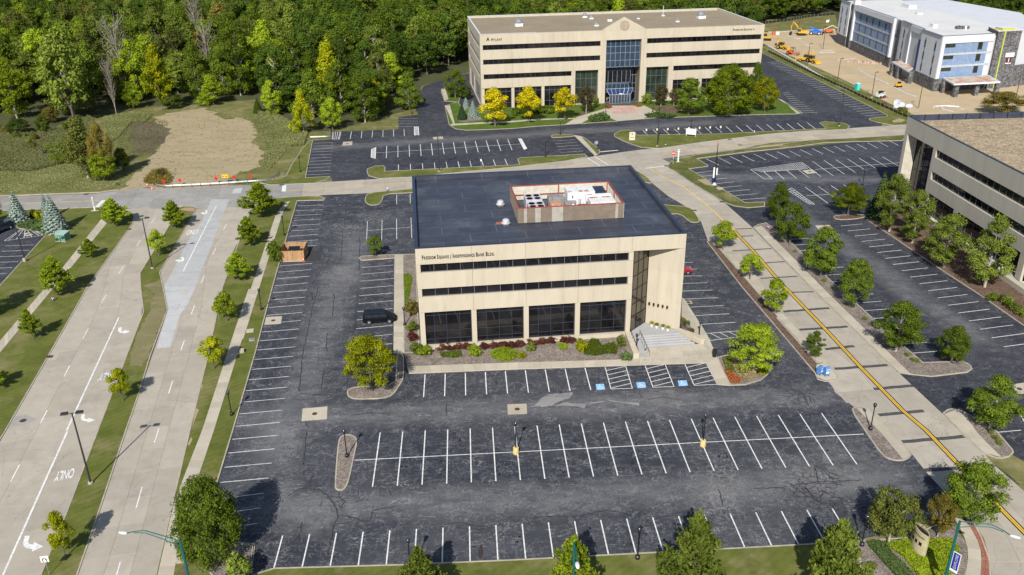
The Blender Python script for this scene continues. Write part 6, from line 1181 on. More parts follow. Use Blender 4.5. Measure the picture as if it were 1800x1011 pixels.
# in front of the long building
tree('small', 20.98,163.00,10.13,7.38, 'gold', 'golden tree in front of the long building, middle of the left three', z=.1)
tree('small', 31.39,164.76,9.61,7.16, 'gold', 'golden tree in front of the long building, nearest the gable', z=.1)
tree('small', 11.56,160.23,10.75,8.87, 'gold', 'golden tree in front of the long building, nearest its left corner', z=.1)
tree('vase', 38.50,172.42,7.92,7.25, 'brown', 'bronze leaved tree left of the glass entrance', z=.1)
tree('vase', 61.82,178.71,6.14,5.74, 'brown', 'bronze leaved tree right of the glass entrance', z=.1)
tree('vase', 65.79,179.17,5.10,4.27, 'brown', 'thin bronze tree half hidden by the right hand green trees', z=.1)
tree('oval', 67.52,167.72,10.27,10.03, 'green', 'green tree with yellow tip right of the entrance', z=.1)
tree('pear', 78.57,166.46,14.08,14.09, 'half', 'largest round tree before the long building, green with yellow', z=.1)
tree('oval', 89.85,168.63,10.13,8.46, 'yellow', 'yellow green tree at the right corner of the long building', z=.1)
tree('oval', 90.23,179.12,12.01,5.57, 'green', 'dark green tree behind the right corner trees of the long building', z=.1)
tree('spruce', 2.47,169.34,4.90,3.26, 'pine', 'dark green spruce at the left corner of the long building', z=.1)
tree('spruce', 5.65,172.36,4.54,3.91, 'spruce', 'fat blue spruce at the left corner of the long building', z=.1)
tree('spruce', 3.68,181.78,3.62,2.98, 'spruce', 'blue spruce behind the other two at the left corner', z=.1)
tree('oval', 0.45,197.16,8.72,7.40, 'green', 'green tree on the island west of the long building', z=.1)
tree('oval', 3.66,195.17,4.65,4.68, 'deep', 'dark tree between the island tree and the long building', z=.1)
# by the west lot
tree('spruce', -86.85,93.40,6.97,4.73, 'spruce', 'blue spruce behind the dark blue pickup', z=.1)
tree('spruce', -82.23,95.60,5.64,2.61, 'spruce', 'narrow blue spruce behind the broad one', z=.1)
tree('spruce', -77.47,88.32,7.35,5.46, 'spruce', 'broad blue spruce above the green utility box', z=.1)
tree('bush', -85.05,95.70,2.21,1.74, 'olive', 'clipped olive shrub left between the blue spruces', 'shrub', z=.1)
tree('bush', -83.61,95.31,2.24,2.03, 'yellow', 'clipped yellow shrub right between the blue spruces', 'shrub', z=.1)
for i, (p, w_) in enumerate((((-84.51,91.89), 5.5), ((-81.19,90.62), 6.5), ((-78.32,88.40), 5))):
    tree('bush', *p, .9, w_, 'juniper', ['low juniper under the spruce by the pickup', 'low juniper spreading between the two spruces', 'low juniper at the foot of the broad spruce'][i], 'shrub', z=.1)
tree('oval', -91.65,92.48,6.39,5.07, 'green', 'dark green tree at the left edge by the cross road', z=.1)
tree('oval', *(-72.63,50.09), 8, 6, 'green', 'green tree at the left edge that throws the big shadow', z=.1)
# planting in front of the office
BL = [('I 155,735', 'x')]
def bush(x, y, h, w_, lf, lab): return tree('bush', x, y, h, w_, lf, lab, 'shrub', z=.1)
bush(-3.39,32.47,1.60,2.10, 'lime', 'lime bush at the left corner of the office bed')
bush(-4.66,33.33,1.69,2.23, 'light', 'light green bush outside the left corner of the office bed')
bush(3.62,31.90,1.88,2.09, 'lime', 'lime bush before the first pier of the office')
bush(11.69,32.50,1.55,1.54, 'light', 'light green bush before the second pier of the office')
bush(18.73,31.93,2.10,1.86, 'yellow', 'yellow green bush before the third pier of the office')
bush(24.60,32.73,1.98,1.50, 'light', 'light green bush beside the entrance wing wall')
bush(10.20,30.62,1.14,1.22, 'yellow', 'small yellow bush right of the round green ground cover')
bush(-5.34,37.30,1.44,1.91, 'maroon', 'dark brown bush at the left wall of the office')
bush(-5.55,40.05,1.61,1.95, 'light', 'light green bush below the globe lamp left of the office')
bush(-5.88,45.88,2.41,2.30, 'rust', 'rusty bush at the left wall of the office, beside the bright grass')
bush(24.69,28.95,1.39,1.82, 'juniper', 'blue green juniper beside the foot of the ramp')
for i, p in enumerate([(-1.08,34.06),(0.17,34.11),(1.41,34.11),(2.41,34.13),(5.16,34.06),(6.30,34.23),(7.67,34.11),(8.93,34.12),(10.19,34.17),(11.98,34.54),(13.51,34.68),(14.79,34.84),(16.83,34.94),(17.58,34.87)]): tree('bush', *p, .8, 1.9, 'maroon', 'maroon hedge shrub under the office windows, %s' % ['at its left end', 'second from the left end', 'left of the lime bush', 'touching the lime bush on its left', 'touching the lime bush on its right', 'above the round ground cover, left', 'above the round ground cover, middle', 'above the round ground cover, right', 'before the second pier, left', 'before the second pier, right', 'between second and third pier, left', 'between second and third pier, right', 'last but one at its right end', 'at its right end'][i], 'shrub', 'maroon_shrub', 'maroon shrubs under the office windows', z=.1)
def mat_plants(name, poly, m, n, h, s_, label, z=.11, w3=.0, kind=None):
    """low plants nobody could count: one object"""
    r = np.random.RandomState(len(label)); P = ccw(poly); T = tri(P); A_ = np.array([abs((P[b][0]-P[a][0])*(P[c][1]-P[a][1])-(P[c][0]-P[a][0])*(P[b][1]-P[a][1])) for a, b, c in T]); k = r.choice(len(T), n, p=A_/A_.sum())
    V = np.array([[P[i] for i in t] for t in T])[k]; u, v = r.uniform(size=n), r.uniform(size=n); f = u+v > 1; u[f], v[f] = 1-u[f], 1-v[f]
    Q = V[:, 0]+(V[:, 1]-V[:, 0])*u[:, None]+(V[:, 2]-V[:, 0])*v[:, None]
    lump = .5+.5*np.sin(Q[:, 0]*2.1+1)*np.sin(Q[:, 1]*2.6); hz = h*(.35+.65*lump)*r.uniform(.2, 1, n)
    me = leaf_mesh(name, np.stack([Q[:, 0], Q[:, 1], z+hz], 1), np.stack([r.normal(size=n)*.6, r.normal(size=n)*.6, np.full(n, 1-w3)], 1)+0, s_, .3*lump+.35*(.5+.5*np.sin(Q[:, 0]*.33+1.7*np.sin(Q[:, 1]*.21))*np.cos(Q[:, 1]*.4))+.35*r.uniform(size=n), m, thin=.3 if w3 > .5 else .55, seed=3)
    return tag(link(name, me), label, None, None, 'stuff')
mat_plants('ground_cover', [(5.74,32.48),(6.64,33.42),(8.64,33.52),(9.59,32.67),(9.74,31.15),(8.68,29.76),(7.23,29.88),(6.05,30.95)], LF['lime'], 5200, .5, .14, 'rounded bright green ground cover in the stone mulch')
mat_plants('ground_cover', [(-1.44,33.06),(1.66,33.32),(1.90,31.79),(0.92,31.27),(-1.04,31.68)], LF['green'], 1800, .45, .14, 'green ground cover under the maroon hedge')
mat_plants('ground_cover', [(15.59,33.99),(16.88,34.30),(16.97,32.84),(16.26,32.13),(15.73,32.94)], LF['lime'], 900, .45, .14, 'small green ground cover patch')
mat_plants('ground_cover', [(19.07,32.66),(20.68,35.15),(21.61,34.54),(22.00,32.94),(23.78,33.84),(24.16,32.76),(23.61,30.52),(22.02,30.65),(20.48,30.28),(19.05,30.64)], LF['green'], 6500, .6, .15, 'wide green ground cover beside the entrance')
mat_plants('ground_cover', [(-8.11,61.42),(-6.56,60.18),(-6.70,56.99),(-6.74,52.26),(-7.41,51.66)], LF['lime'], 1500, .12, .15, 'bright turf strip at the left wall')
mat_plants('yellow_ground_cover', [(43.84,-9.84),(46.66,-9.42),(50.75,-9.72),(50.82,-10.96),(50.09,-12.30),(46.94,-15.85),(44.96,-15.71),(44.87,-11.93)], LF['lime'], 22000, .55, .17, 'bright lime ground cover round the monument sign')
mat_plants('juniper_cover', [(42.10,-9.50),(43.55,-9.20),(44.60,-13.65),(44.52,-15.50),(43.20,-15.41),(42.50,-12.15)], LF['juniper'], 9000, .45, .17, 'dull green juniper bed beside the lime ground cover')
mat_plants('flower_bed', [(37.46,25.01),(38.09,25.15),(38.99,22.27),(38.50,21.58),(37.37,21.67)], mat('scarlet_flowers', (.42, .05, .015), .8, var=(.20, .13, .03), vs=4), 2600, .35, .14, 'scarlet flowers at the rounded island')
mat_plants('ornamental_grass', [(38.83,27.03),(41.43,24.50),(41.04,22.65),(39.18,22.25),(38.64,24.34)], LF['straw'], 5200, 1.0, .25, 'straw coloured ornamental grass on the rounded island', w3=.8)
mat_plants('ornamental_grass', [(38.08,27.89),(38.94,27.42),(38.64,24.34),(37.65,24.99)], LF['olive'], 2400, 1.0, .25, 'dark ornamental grass on the rounded island', w3=.8)
mat_plants('ornamental_grass', [(41.93,24.84),(43.68,25.47),(43.06,23.61),(41.78,23.15)], LF['yellow'], 2200, .6, .2, 'yellow green grasses on the rounded island', w3=.8)
for i, (p, lf, w_) in enumerate([(p, lf, w_) for p, lf, w_ in zip([(85.39,43.04),(86.53,42.43),(87.12,41.86),(86.34,40.16),(86.74,39.14),(86.93,37.42),(88.44,38.79),(88.71,36.36)], ['green', 'olive', 'light', 'green', 'olive', 'light', 'green', 'olive'], [2.2, 1.8, 2.4, 1.7, 2.4, 2.2, 2.2, 2])][:6]): tree('bush', *p, 1.2, w_, lf, 'low %s shrub before the planter wall of the right building, %s' % (lf, ['northmost', 'second', 'third', 'fourth', 'fifth', 'southmost'][i]), 'shrub', z=.1)
for i, p in enumerate([(40.56,-12.69),(41.24,-12.74),(40.77,-13.18),(63.87,27.00),(64.39,25.16),(64.04,25.46),(62.69,42.42),(62.74,38.12),(61.53,64.85),(61.90,52.18),(64.97,7.99),(64.82,6.82),(64.72,5.76)]): tree('bush', *p, .5, .9, 'light', 'small green tuft in the stone mulch, %s' % ['left of a trio by the bottom edge', 'right of a trio by the bottom edge', 'lowest of a trio by the bottom edge', 'on the drive bed near its rounded tip', 'beside the corner of the last bays', 'left of the corner tuft', 'at the foot of the fourth tree', 'beside the third bay line', 'south of the hydrant tree', 'south of the third tree', 'uppermost on the lower island', 'middle one on the lower island', 'lowest on the lower island'][i], 'plant', 'plant_tuft', z=.1)
mat_plants('entrance_shrubs', [(38.10,166.49),(43.42,171.85),(44.65,166.58),(42.81,162.66),(38.62,161.51)], LF['juniper'], 3800, .9, .3, 'grey green low shrubs left of the pink paving')
mat_plants('entrance_shrubs', [(54.76,167.97),(58.51,170.13),(63.64,165.27),(60.77,163.43),(55.47,165.36)], LF['juniper'], 3800, .9, .3, 'grey green low shrubs right of the pink paving')
mat_plants('red_flower_bed', [(45.41,180.62),(47.12,181.91),(47.22,178.56),(45.53,177.30)], MAT['scarlet_flowers'], 900, .4, .3, 'red flowers left of the glass entrance'); mat_plants('red_flower_bed', [(54.22,180.52),(55.73,181.66),(56.36,179.34),(54.68,178.43)], MAT['scarlet_flowers'], 900, .4, .3, 'red flowers right of the glass entrance')
mat_plants('hedge_planting', [(17.26,178.40),(19.95,180.81),(26.37,180.98),(30.08,179.64),(29.04,173.50),(21.13,173.53),(16.96,173.14)], LF['green'], 3500, 1.2, .4, 'mixed green hedge planting under the long building')
for i, (x, y, h_, w_, lf) in enumerate(((27.39,173.69,1.67,3.74, 'light'), (42.53,180.03,3.41,2.56, 'light'), (58.78,182.81,3.10,3.88, 'light'), (17.93,172.17,1.66,2.47, 'green'))): bush(x, y, h_, w_, lf, ['light shrub between the two golden trees', 'light shrub at the left foot of the entrance pier', 'pale shrub at the right foot of the entrance pier', 'green shrub left of the middle golden tree'][i])
# rough field at the left
mat_plants('marsh_grass', [(-145.30,202.27),(-126.64,169.92),(-120.40,163.14),(-111.48,166.20),(-108.26,176.48),(-107.01,183.14),(-98.22,166.81),(-95.38,135.43),(-100.65,129.69),(-110.95,130.73)], LF['marsh'], 100000, 1.6, .36, 'tall marsh grass in the field left of the sandy path', z=.0, w3=.9)
mat_plants('marsh_grass', [(-102.98,182.69),(-96.26,189.06),(-89.59,185.88),(-88.82,176.53),(-92.77,176.97),(-90.60,159.91),(-90.89,152.28)], LF['marsh'], 16000, .8, .34, 'rough grass on the mound', z=0, w3=.9)
mat_plants('marsh_grass', [(-95.59,177.29),(-94.25,186.41),(-82.08,175.78),(-77.94,158.54),(-75.28,143.41),(-79.44,138.72),(-86.19,144.56)], LF['marsh'], 4200, .6, .36, 'weeds growing over the bare earth slope', z=0, w3=.8)
mat_plants('field_tufts', [(-73.98,114.76),(-74.77,130.15),(-75.70,141.72),(-78.22,164.61),(-88.44,182.20),(-78.87,198.42),(-58.50,182.33),(-67.04,183.31),(-54.88,170.52),(-45.71,147.46),(-44.43,123.99),(-50.97,115.93),(-48.68,115.43)], LF['marsh'], 1100, .3, .45, 'scattered grass tufts on the straw field', z=0, w3=.8)
mat_plants('marsh_grass', [(-65.89,183.17),(-55.55,181.99),(-44.24,158.86),(-42.39,139.96),(-43.52,123.90),(-45.52,127.16),(-48.73,147.78),(-57.56,173.03)], LF['marsh'], 15000, .5, .34, 'rough grass bank right of the straw field', z=0, w3=.8)
mat_plants('field_grass', [(-112.52,134.00),(-101.36,131.30),(-95.59,137.08),(-79.28,127.52),(-75.58,127.15),(-73.98,114.76),(-87.99,114.12),(-103.04,114.26)], LF['marsh'], 20000, .3, .3, 'mown field grass above the cross road', z=0, w3=.7)
mat_plants('marsh_grass', [(-58.93,184.78),(-52.69,181.67),(-39.51,158.34),(-38.68,146.71),(-41.87,145.23),(-49.24,163.50)], LF['marsh'], 20000, 1.3, .36, 'tall grass at the foot of the woods', z=0, w3=.9)
mat_plants('field_weeds', [(-70.34,117.86),(-70.97,126.68),(-68.68,127.98),(-65.01,121.62),(-64.15,117.24),(-66.57,115.40)], LF['rust'], 3500, 1.4, .4, 'rusty weeds at the left end of the guardrail', z=0, w3=.7)
tree('bush', -67.72,122.62,2.08,1.78, 'brown', 'dark round shrub in the weeds behind the guardrail', 'shrub')
tree('woodfine', -84.92,123.61,14.42,11.60, 'olive', 'big bushy olive tree standing alone in the rough field', v=1); tree('oval', -79.56,120.90,13.63,5.74, 'rust', 'rusty topped tree joined to the bushy field tree'); tree('oval', -79.97,120.23,7.67,6.60, 'lime', 'low lime green tree in front of the bushy field tree')
tree('oval', -77.89,127.38,6.06,4.09, 'green', 'small green tree in the shade right of the bushy field tree')
# edge trees one can tell apart
for args in ((-88.61,191.88,19.33,9.04, 'yellow', 'bright yellow pointed tree at the edge of the woods', 'young'), (-97.98,194.22,8.16,6.45, 'lime', 'small lime tree left of the bright yellow one', 'oval'), (-86.03,192.83,5.25,7.02, 'green', 'low dark tree right of the bright yellow one', 'oval'), (-74.92,197.96,9.15,11.33, 'lime', 'lime tree with pale trunk at the far end of the straw field', 'woodfine'),
             (-104.11,205.40,21.24,12.17, 'grey', 'leafless grey brown tree in the wood edge', 'bare'), (-83.19,229.34,16.93,9.88, 'grey', 'leafless grey tree behind the dark oak', 'bare'), (-102.12,248.54,11.51,10.43, 'grey', 'pale twisted bare tree right of the yellow tree', 'bare'), (-100.24,185.90,13.77,5.13, 'grey', 'thin bare double trunked tree left of the yellow tree', 'bare'),
             (-113.58,188.62,21.78,18.94, 'light', 'broad light green tree in the middle of the left wood edge', 'woodfine'), (-129.04,185.63,17.78,12.46, 'lime', 'lime green tree at the left wood edge', 'woodfine'), (-81.33,205.43,17.85,10.39, 'green', 'dark oak right of the yellow tree', 'woodfine'), (-68.98,209.54,26.21,12.41, 'green', 'tall dark tree where the wood turns', 'woodfine'),
             (-109.74,178.88,26.82,14.42, 'light', 'pale grey green tall tree behind the broad light one', 'wood'), (-112.84,166.35,5.34,4.76, 'green', 'young green tree in the marsh edge', 'oval'), (-120.17,167.15,4.29,6.89, 'deep', 'dark shrubby tree at the left wood edge', 'oval'), (-116.57,179.64,4.47,6.11, 'rust', 'reddish small tree below the broad light tree', 'oval'),
             (-40.56,158.45,11.94,7.81, 'yellow', 'yellow green tree at the corner of the woods by the short rail', 'woodfine'), (-33.24,161.74,8.98,6.86, 'lime', 'lime tree right of the yellow green corner tree', 'oval'), (-25.06,169.39,13.98,10.34, 'green', 'dark round tree behind the north row of bays', 'woodfine'), (-52.80,179.33,10.58,6.74, 'lime', 'lime tree at the wood edge above the grass bank', 'woodfine'), (-58.35,184.71,4.57,3.43, 'deep', 'small dark conifer at the wood edge', 'spruce'), (-13.35,184.42,11.37,9.79, 'green', 'dark green tree beside the north drive', 'woodfine'), (-22.56,178.23,11.13,6.18, 'yellow', 'yellow tinged tree inside the dark wood edge', 'woodfine')):
    *p, lf, lab, kd = args; tree(kd, *p, lf, lab)
tree('open', 155.37,158.97,6.43,12.50, 'rust', 'small tree with yellowing leaves behind the right roof')
tree('bush', *(127.61,162.15), 2, 4, 'olive', 'weedy bush at the end of the silt fence', 'shrub')
# the woods: a jittered grid inside the wood edge, the nearest few hundred as trees of their own, the rest as one mass
EDGE = [(-197.76,208.37),(-142.59,191.93),(-134.25,193.41),(-117.08,198.98),(-103.71,197.43),(-90.85,201.15),(-80.71,205.35),(-65.32,214.88),(-57.56,192.06),(-42.27,169.12),(-31.49,169.01),(-22.56,178.23),(-14.92,192.23),(-12.49,233.64),(-2.49,242.87),(5.30,256.91)]+[(6, 246), (100, 252), (112, 268)]+[(141.82,334.47),(148.61,342.78),(161.33,349.53),(174.59,360.62),(190.63,366.49)]+[(200, 345), (225, 300), (238, 262), (262, 225), (330, 240), (1000, 700), (1000, 1000), (-1000, 1000), (-700, 300)]
def inside(x, y, P):
    c = False; j = len(P)-1
    for i in range(len(P)):
        if (P[i][1] > y) != (P[j][1] > y) and x < (P[j][0]-P[i][0])*(y-P[i][1])/(P[j][1]-P[i][1])+P[i][0]: c = not c
        j = i
    return c
cl = Vector(CP); wood = []
for gy in range(150, 660, 9):
    for gx in range(-440, 470, 9):
        x = gx+RN.uniform(-3.2, 3.2)+(4.5 if (gy//9) % 2 else 0); y = gy+RN.uniform(-3.2, 3.2)
        if not inside(x, y, EDGE): continue
        dx, dy = x-CP[0], y-CP[1]; dep = dx*CF[0]+dy*CF[1]
        if dep < 50 or abs(dx*CR[0]+dy*CR[1])/dep > .74: continue
        if 0 < x < 100 and 240 < y < 290 and False: continue
        wood.append(((dx*dx+dy*dy)**.5, x, y))
wood.sort()
hills = lambda x, y: 0
WL = {'green': ('mid green broadleaf tree in the woods', 'mid green trees of the woods'), 'deep': ('dark green broadleaf tree in the woods', 'dark green trees of the woods'), 'light': ('light green broadleaf tree in the woods', 'light green trees of the woods'), 'lime': ('lime green tree in the woods', 'lime green trees of the woods'), 'olive': ('olive green tree in the woods', 'olive trees of the woods'), 'rust': ('rusty brown tree in the woods', 'rusty trees of the woods'), 'grey': ('bare grey tree in the woods', 'bare trees of the woods'), 'yellow': ('yellow green tree in the woods', 'yellow green trees of the woods')}
def pick_leaf(x, y):
    u = RN.uniform(); left = x < -60
    tab = (('light', .34), ('green', .58), ('lime', .76), ('olive', .90), ('rust', .93), ('deep', .98), ('grey', 1)) if left else (('green', .42), ('deep', .74), ('light', .82), ('lime', .87), ('yellow', .90), ('olive', .995), ('lime', 1))
    for k_, c in tab:
        if u <= c: return k_
NI = 285
for i, (d, x, y) in enumerate(wood[:NI]):
    lf = pick_leaf(x, y); kd = 'bare' if lf == 'grey' else ('woodfine' if d < 300 else 'wood'); h = RN.uniform(11, 20); lab, grp = WL[lf]
    tree(kd, x, y, h, RN.uniform(9.5, 14.5), lf, lab, 'tree', 'forest_tree', grp)
# remaining trees: points with the same crowns placed by geometry nodes
far = wood[NI:]
tints = ['green', 'deep', 'light', 'olive', 'green', 'lime']
cols = []
for q, lf in enumerate(tints):
    c_ = bpy.data.collections.new('wood_tree_kind'); me = proto('wood', q)[0].copy(); me.materials.clear(); me.materials.append(LF[lf]); oo = bpy.data.objects.new('crown', me); c_.objects.link(oo); cols.append(oo)
v_ = [[] for _ in tints]
for d, x, y in far:
    k_ = RN.choice(len(tints), p=[.25, .2, .2, .15, .12, .08] if x < -60 else [.33, .33, .08, .1, .14, .02]); v_[k_].append((x, y, 0))
fm = bpy.data.meshes.new('distant_wood'); allv = [p for k_ in v_ for p in k_]; fm.from_pydata(allv, [], [])
at = fm.attributes.new('sort', 'INT', 'POINT'); at.data.foreach_set('value', np.concatenate([np.full(len(k_), i, dtype=np.int32) for i, k_ in enumerate(v_)]))
fo = link('distant_wood', fm); tag(fo, 'woods beyond the nearest few hundred trees', None, None, 'stuff')
ng = bpy.data.node_groups.new('woods', 'GeometryNodeTree'); ng.interface.new_socket('Geometry', in_out='INPUT', socket_type='NodeSocketGeometry'); ng.interface.new_socket('Geometry', in_out='OUTPUT', socket_type='NodeSocketGeometry')
n_ = ng.nodes; l_ = ng.links; gi = n_.new('NodeGroupInput'); go = n_.new('NodeGroupOutput'); jn = n_.new('GeometryNodeJoinGeometry')
na = n_.new('GeometryNodeInputNamedAttribute'); na.data_type = 'INT'; na.inputs['Name'].default_value = 'sort'
for q, oo in enumerate(cols):
    oi = n_.new('GeometryNodeObjectInfo'); oi.inputs['Object'].default_value = oo; oi.inputs['As Instance'].default_value = True
    cm = n_.new('FunctionNodeCompare'); cm.data_type = 'INT'; cm.operation = 'EQUAL'; l_.new(na.outputs['Attribute'], cm.inputs[2]); cm.inputs[3].default_value = q
    ip = n_.new('GeometryNodeInstanceOnPoints'); rv = n_.new('FunctionNodeRandomValue'); rv.data_type = 'FLOAT_VECTOR'; rv.inputs['Min'].default_value = (0, 0, 0); rv.inputs['Max'].default_value = (0, 0, 6.28)
    rs = n_.new('FunctionNodeRandomValue'); rs.data_type = 'FLOAT_VECTOR'; rs.inputs['Min'].default_value = (.85, .85, .65); rs.inputs['Max'].default_value = (1.3, 1.3, 1.25); rs.inputs['Seed'].default_value = q+5
    l_.new(gi.outputs[0], ip.inputs['Points']); l_.new(cm.outputs[0], ip.inputs['Selection']); l_.new(oi.outputs['Geometry'], ip.inputs['Instance']); l_.new(rv.outputs['Value'], ip.inputs['Rotation']); l_.new(rs.outputs['Value'], ip.inputs['Scale']); l_.new(ip.outputs[0], jn.inputs[0])
l_.new(jn.outputs[0], go.inputs[0]); md = fo.modifiers.new('woods', 'NODES'); md.node_group = ng

for i in range(46):      # scattered bushes that break up the rough field
    u = RN.uniform(); p = Vector((-124.53,167.62)).lerp(Vector((-102.64,175.85)), u).lerp(Vector((-94.51,132.16)), RN.uniform(0, .9)); tree('bush', p.x, p.y, RN.uniform(1.4, 2.8), RN.uniform(1.6, 4), ['olive', 'light', 'green', 'rust', 'marsh'][i % 5], ['olive', 'light green', 'green', 'rusty', 'pale straw'][i % 5]+' bush scattered in the rough field left of the sandy path', 'shrub', 'field_shrub', ['olive', 'light green', 'green', 'rusty', 'pale'][i % 5]+' bushes of the rough field')
# ================================================================= STREET FURNITURE, VEHICLES, MACHINES
DARKG = mat('dark_globe', (.03, .035, .045), .15, spec=.8)
YBASE = mat('yellow_concrete', (.60, .47, .20), .8)
for (x, y, h), lab, yb in ((( -11.70,9.11,3.67 ), 'globe lamp in the middle of the long narrow island', 0), ((-27.34,19.14,3.41), 'globe lamp on the lawn strip, lower left, between sidewalk and office lot', 0), ((-29.76,49.41,3.53), 'globe lamp on the lawn strip level with the black minivan', 0), ((-32.04,81.84,3.84), 'globe lamp on the lawn strip north of the wooden enclosure', 0), ((-35.72,123.08,3.69), 'globe lamp on the grass at the edge of the straw field', 0),
    ((8.04,8.39,4.24), 'globe lamp on a yellow base, left one in the middle rows of bays', 1), ((30.14,8.20,4.35), 'globe lamp on a yellow base, right one in the middle rows of bays', 1), ((18.90,-9.98,3.73), 'globe lamp on the front lawn kerb, right of the tall pointed tree', 0), ((51.07,9.83,3.61), 'globe lamp on the gravel island beside the drive', 0), ((26.54,31.19,2.74), 'globe lamp at the foot of the left wing wall of the entrance', 0), ((36.42,34.52,2.73), 'globe lamp behind the right wing wall of the entrance', 0),
    ((-6.81,42.20,2.89), 'globe lamp beside the west wall of the office', 0), ((-3.31,-10.48,4.21), 'globe lamp behind the leftmost bottom tree', 0), ((41.51,-9.76,3.71), 'globe lamp in the near right corner of the lot under the olive tree', 0), ((28.57,149.88,3.96), 'globe lamp on the small lawn tip before the long building', 0), ((22.68,129.43,4.03), 'globe lamp at the end of the north lot lawn strip', 0), ((-12.17,177.86,3.65), 'globe lamp on the grass by the dark woods', 0), ((89.49,100.69,3.45), 'globe lamp in the east lot behind the yellow topped tree', 0), ((58.04,172.28,2.50), 'globe lamp at the right of the pink paving', 0), ((43.98,170.92,2.28), 'globe lamp at the left of the pink paving', 0), ((64.02,150.90,2.91), 'globe lamp above the white box sign', 0)):
    r = thing('globe_lamp', lab, 'lamp post', x, y, .02 if yb else .1, 0, 'black globe lamps of the office park'); b = .8 if yb else .28; h = min(max(h, 2.6), 4.4)
    MB().lathe([(.36, 0), (.34, b), (.20, b+.03)] if yb else [(.24, 0), (.24, b), (.15, b+.12)], 12).build('base', YBASE if yb else BLACKM, r)
    MB().tube([(0, 0, b), (0, 0, h-.35)], [.075, .06], 8).build('pole', BLACKM, r)
    MB().lathe([(.05, h-.42), (.16, h-.38), (.16, h-.34), (.08, h-.30)], 10).build('collar', BLACKM, r)
    MB().lathe([(.1*0+.23*math.sin(PI*i/8)+.001, h-.07-.23*math.cos(PI*i/8)) for i in range(9)], 14).build('globe', DARKG, r, True)
def tall(x, y, h, lab, ang, heads=2, m=None, base=True, name='street_lamp', grp=None, z=.1):
    m = m or mat('dark_grey_steel', (.05, .052, .056), .5, metal=.4); r = thing(name, lab, 'street lamp', x, y, z, ang, grp)
    MB().lathe([(.28, 0), (.28, .7 if base == 2 else .22), (.2, .72 if base == 2 else .24)], 12).build('base', KERBM, r)
    MB().tube([(0, 0, .2), (0, 0, h)], [.12, .08], 8).build('pole', m, r)
    for s in ((-1, 1) if heads == 2 else (1,)):
        MB().tube([(0, 0, h-.1), (s*.45, 0, h)], .045, 6).build('arm', m, r)
        MB().hull8([(s*.4, -.22, h-.08), (s*1.15, -.22, h-.08), (s*1.15, .22, h-.08), (s*.4, .22, h-.08)], [(s*.4, -.22, h+.12), (s*1.12, -.2, h+.10), (s*1.12, .2, h+.10), (s*.4, .22, h+.12)]).build('lamp_head', m, r)
    return r
tall(-39.93, 6.23, 9.35, 'tall double headed street lamp in the median, nearest to the camera', R_(8))
tall(-52.5, 67.73, 9.4, 'tall double headed street lamp in the median, near the cross road', R_(12))
tall(-76.75, 72.95, 8.4, 'tall lamp on a concrete drum at the edge of the west lot', R_(10), 2, base=2)
tall(-3.07, 120.0, 9.1, 'tall slim lamp on the lawn strip behind the dark roof', R_(0), 1)
tall(51.71, 135.96, 9.6, 'tall slim lamp on the lawn between loop drive and road', R_(60), 2)
tall(104.64, 150.46, 9.6, 'tall slim lamp on the lawn tip at the far right end of the loop drive', R_(120), 1)
BRN = mat('brown_pole_paint', (.10, .055, .035), .6)
for (x, y, h), lab in (((145.8, 267.5, 8.6), 'brown pole lamp before the hotel, farthest but one'), ((126.7, 233.4, 8.2), 'brown pole lamp at the kerb right of the yellow backhoes'), ((125.5, 203.3, 8.2), 'brown pole lamp at the kerb left of the turquoise toilet'), ((128.2, 183.3, 7.6), 'brown pole lamp beside the white skid steer'), ((135.0, 167.4, 7.6), 'brown pole lamp right of the wrapped pallets'), ((169.3, 176.0, 7.4), 'dark pole lamp before the stone tower'), ((148.7, 303.5, 7.5), 'dark pole lamp behind the yellow excavator')):
    tall(x, y, h, lab, R_(20), 1, BRN, name='site_lamp', grp='brown pole lamps of the building site', z=.02)
def teal(x, y, lab, path, lum, z=0, h=9.0):
    r = thing('teal_street_lamp', lab, 'street lamp', x, y, z, 0, 'teal street lamps along the near road')
    MB().tube([(0, 0, 0), (0, 0, h)], [.15, .11], 10).build('pole', TEAL, r)
    k = MB(); k.tube([(0, 0, h-.05)]+path, .05, 6); k.tube([(0, 0, h-.7)]+[(p[0], p[1], p[2]-.55*(1-(i+1)/len(path))) for i, p in enumerate(path[:-1])], .04, 6)
    p = path[0]; k.tube([(p[0]*.9, p[1]*.9, h-.0), (p[0]*.9, p[1]*.9, h-.55)], .03, 5); k.build('arm', TEAL, r)
    a = math.atan2(path[-1][1], path[-1][0]); MB().lathe([(.04, 0), (.17, .12), (.2, .45), (.12, .8), (.02, .85)], 10).xf(lambda q, s, t: (lum[0]+math.cos(a)*t-math.sin(a)*s, lum[1]+math.sin(a)*t+math.cos(a)*s, lum[2]+q*.5)).build('luminaire', WHITEM, r, True)
    return r
t1 = teal(45.78, -17.03, 'teal street lamp with blue EXPLORE banner at the near right corner', [(1.2, -.4, 9.1), (2.4, -.85, 9.15), (3.1, -1.5, 9.0), (3.4, -2.0, 8.9)], (3.35, -1.95, 8.9))
t2 = teal(-22.51, -14.63, 'teal street lamp at the bottom left with its arm over the boulevard', [(-1.6, .6, 9.15), (-3.4, 1.25, 9.3), (-4.4, 1.3, 9.2), (-5.0, 1.3, 9.05)], (-4.95, 1.3, 9.05))
t3 = teal(11.6, -17.3, 'teal street lamp in front of the bottom centre tree', [(0, -.9, 9.1), (0, -1.8, 9.1), (-.05, -2.4, 8.9)], (-.05, -2.2, 8.9))
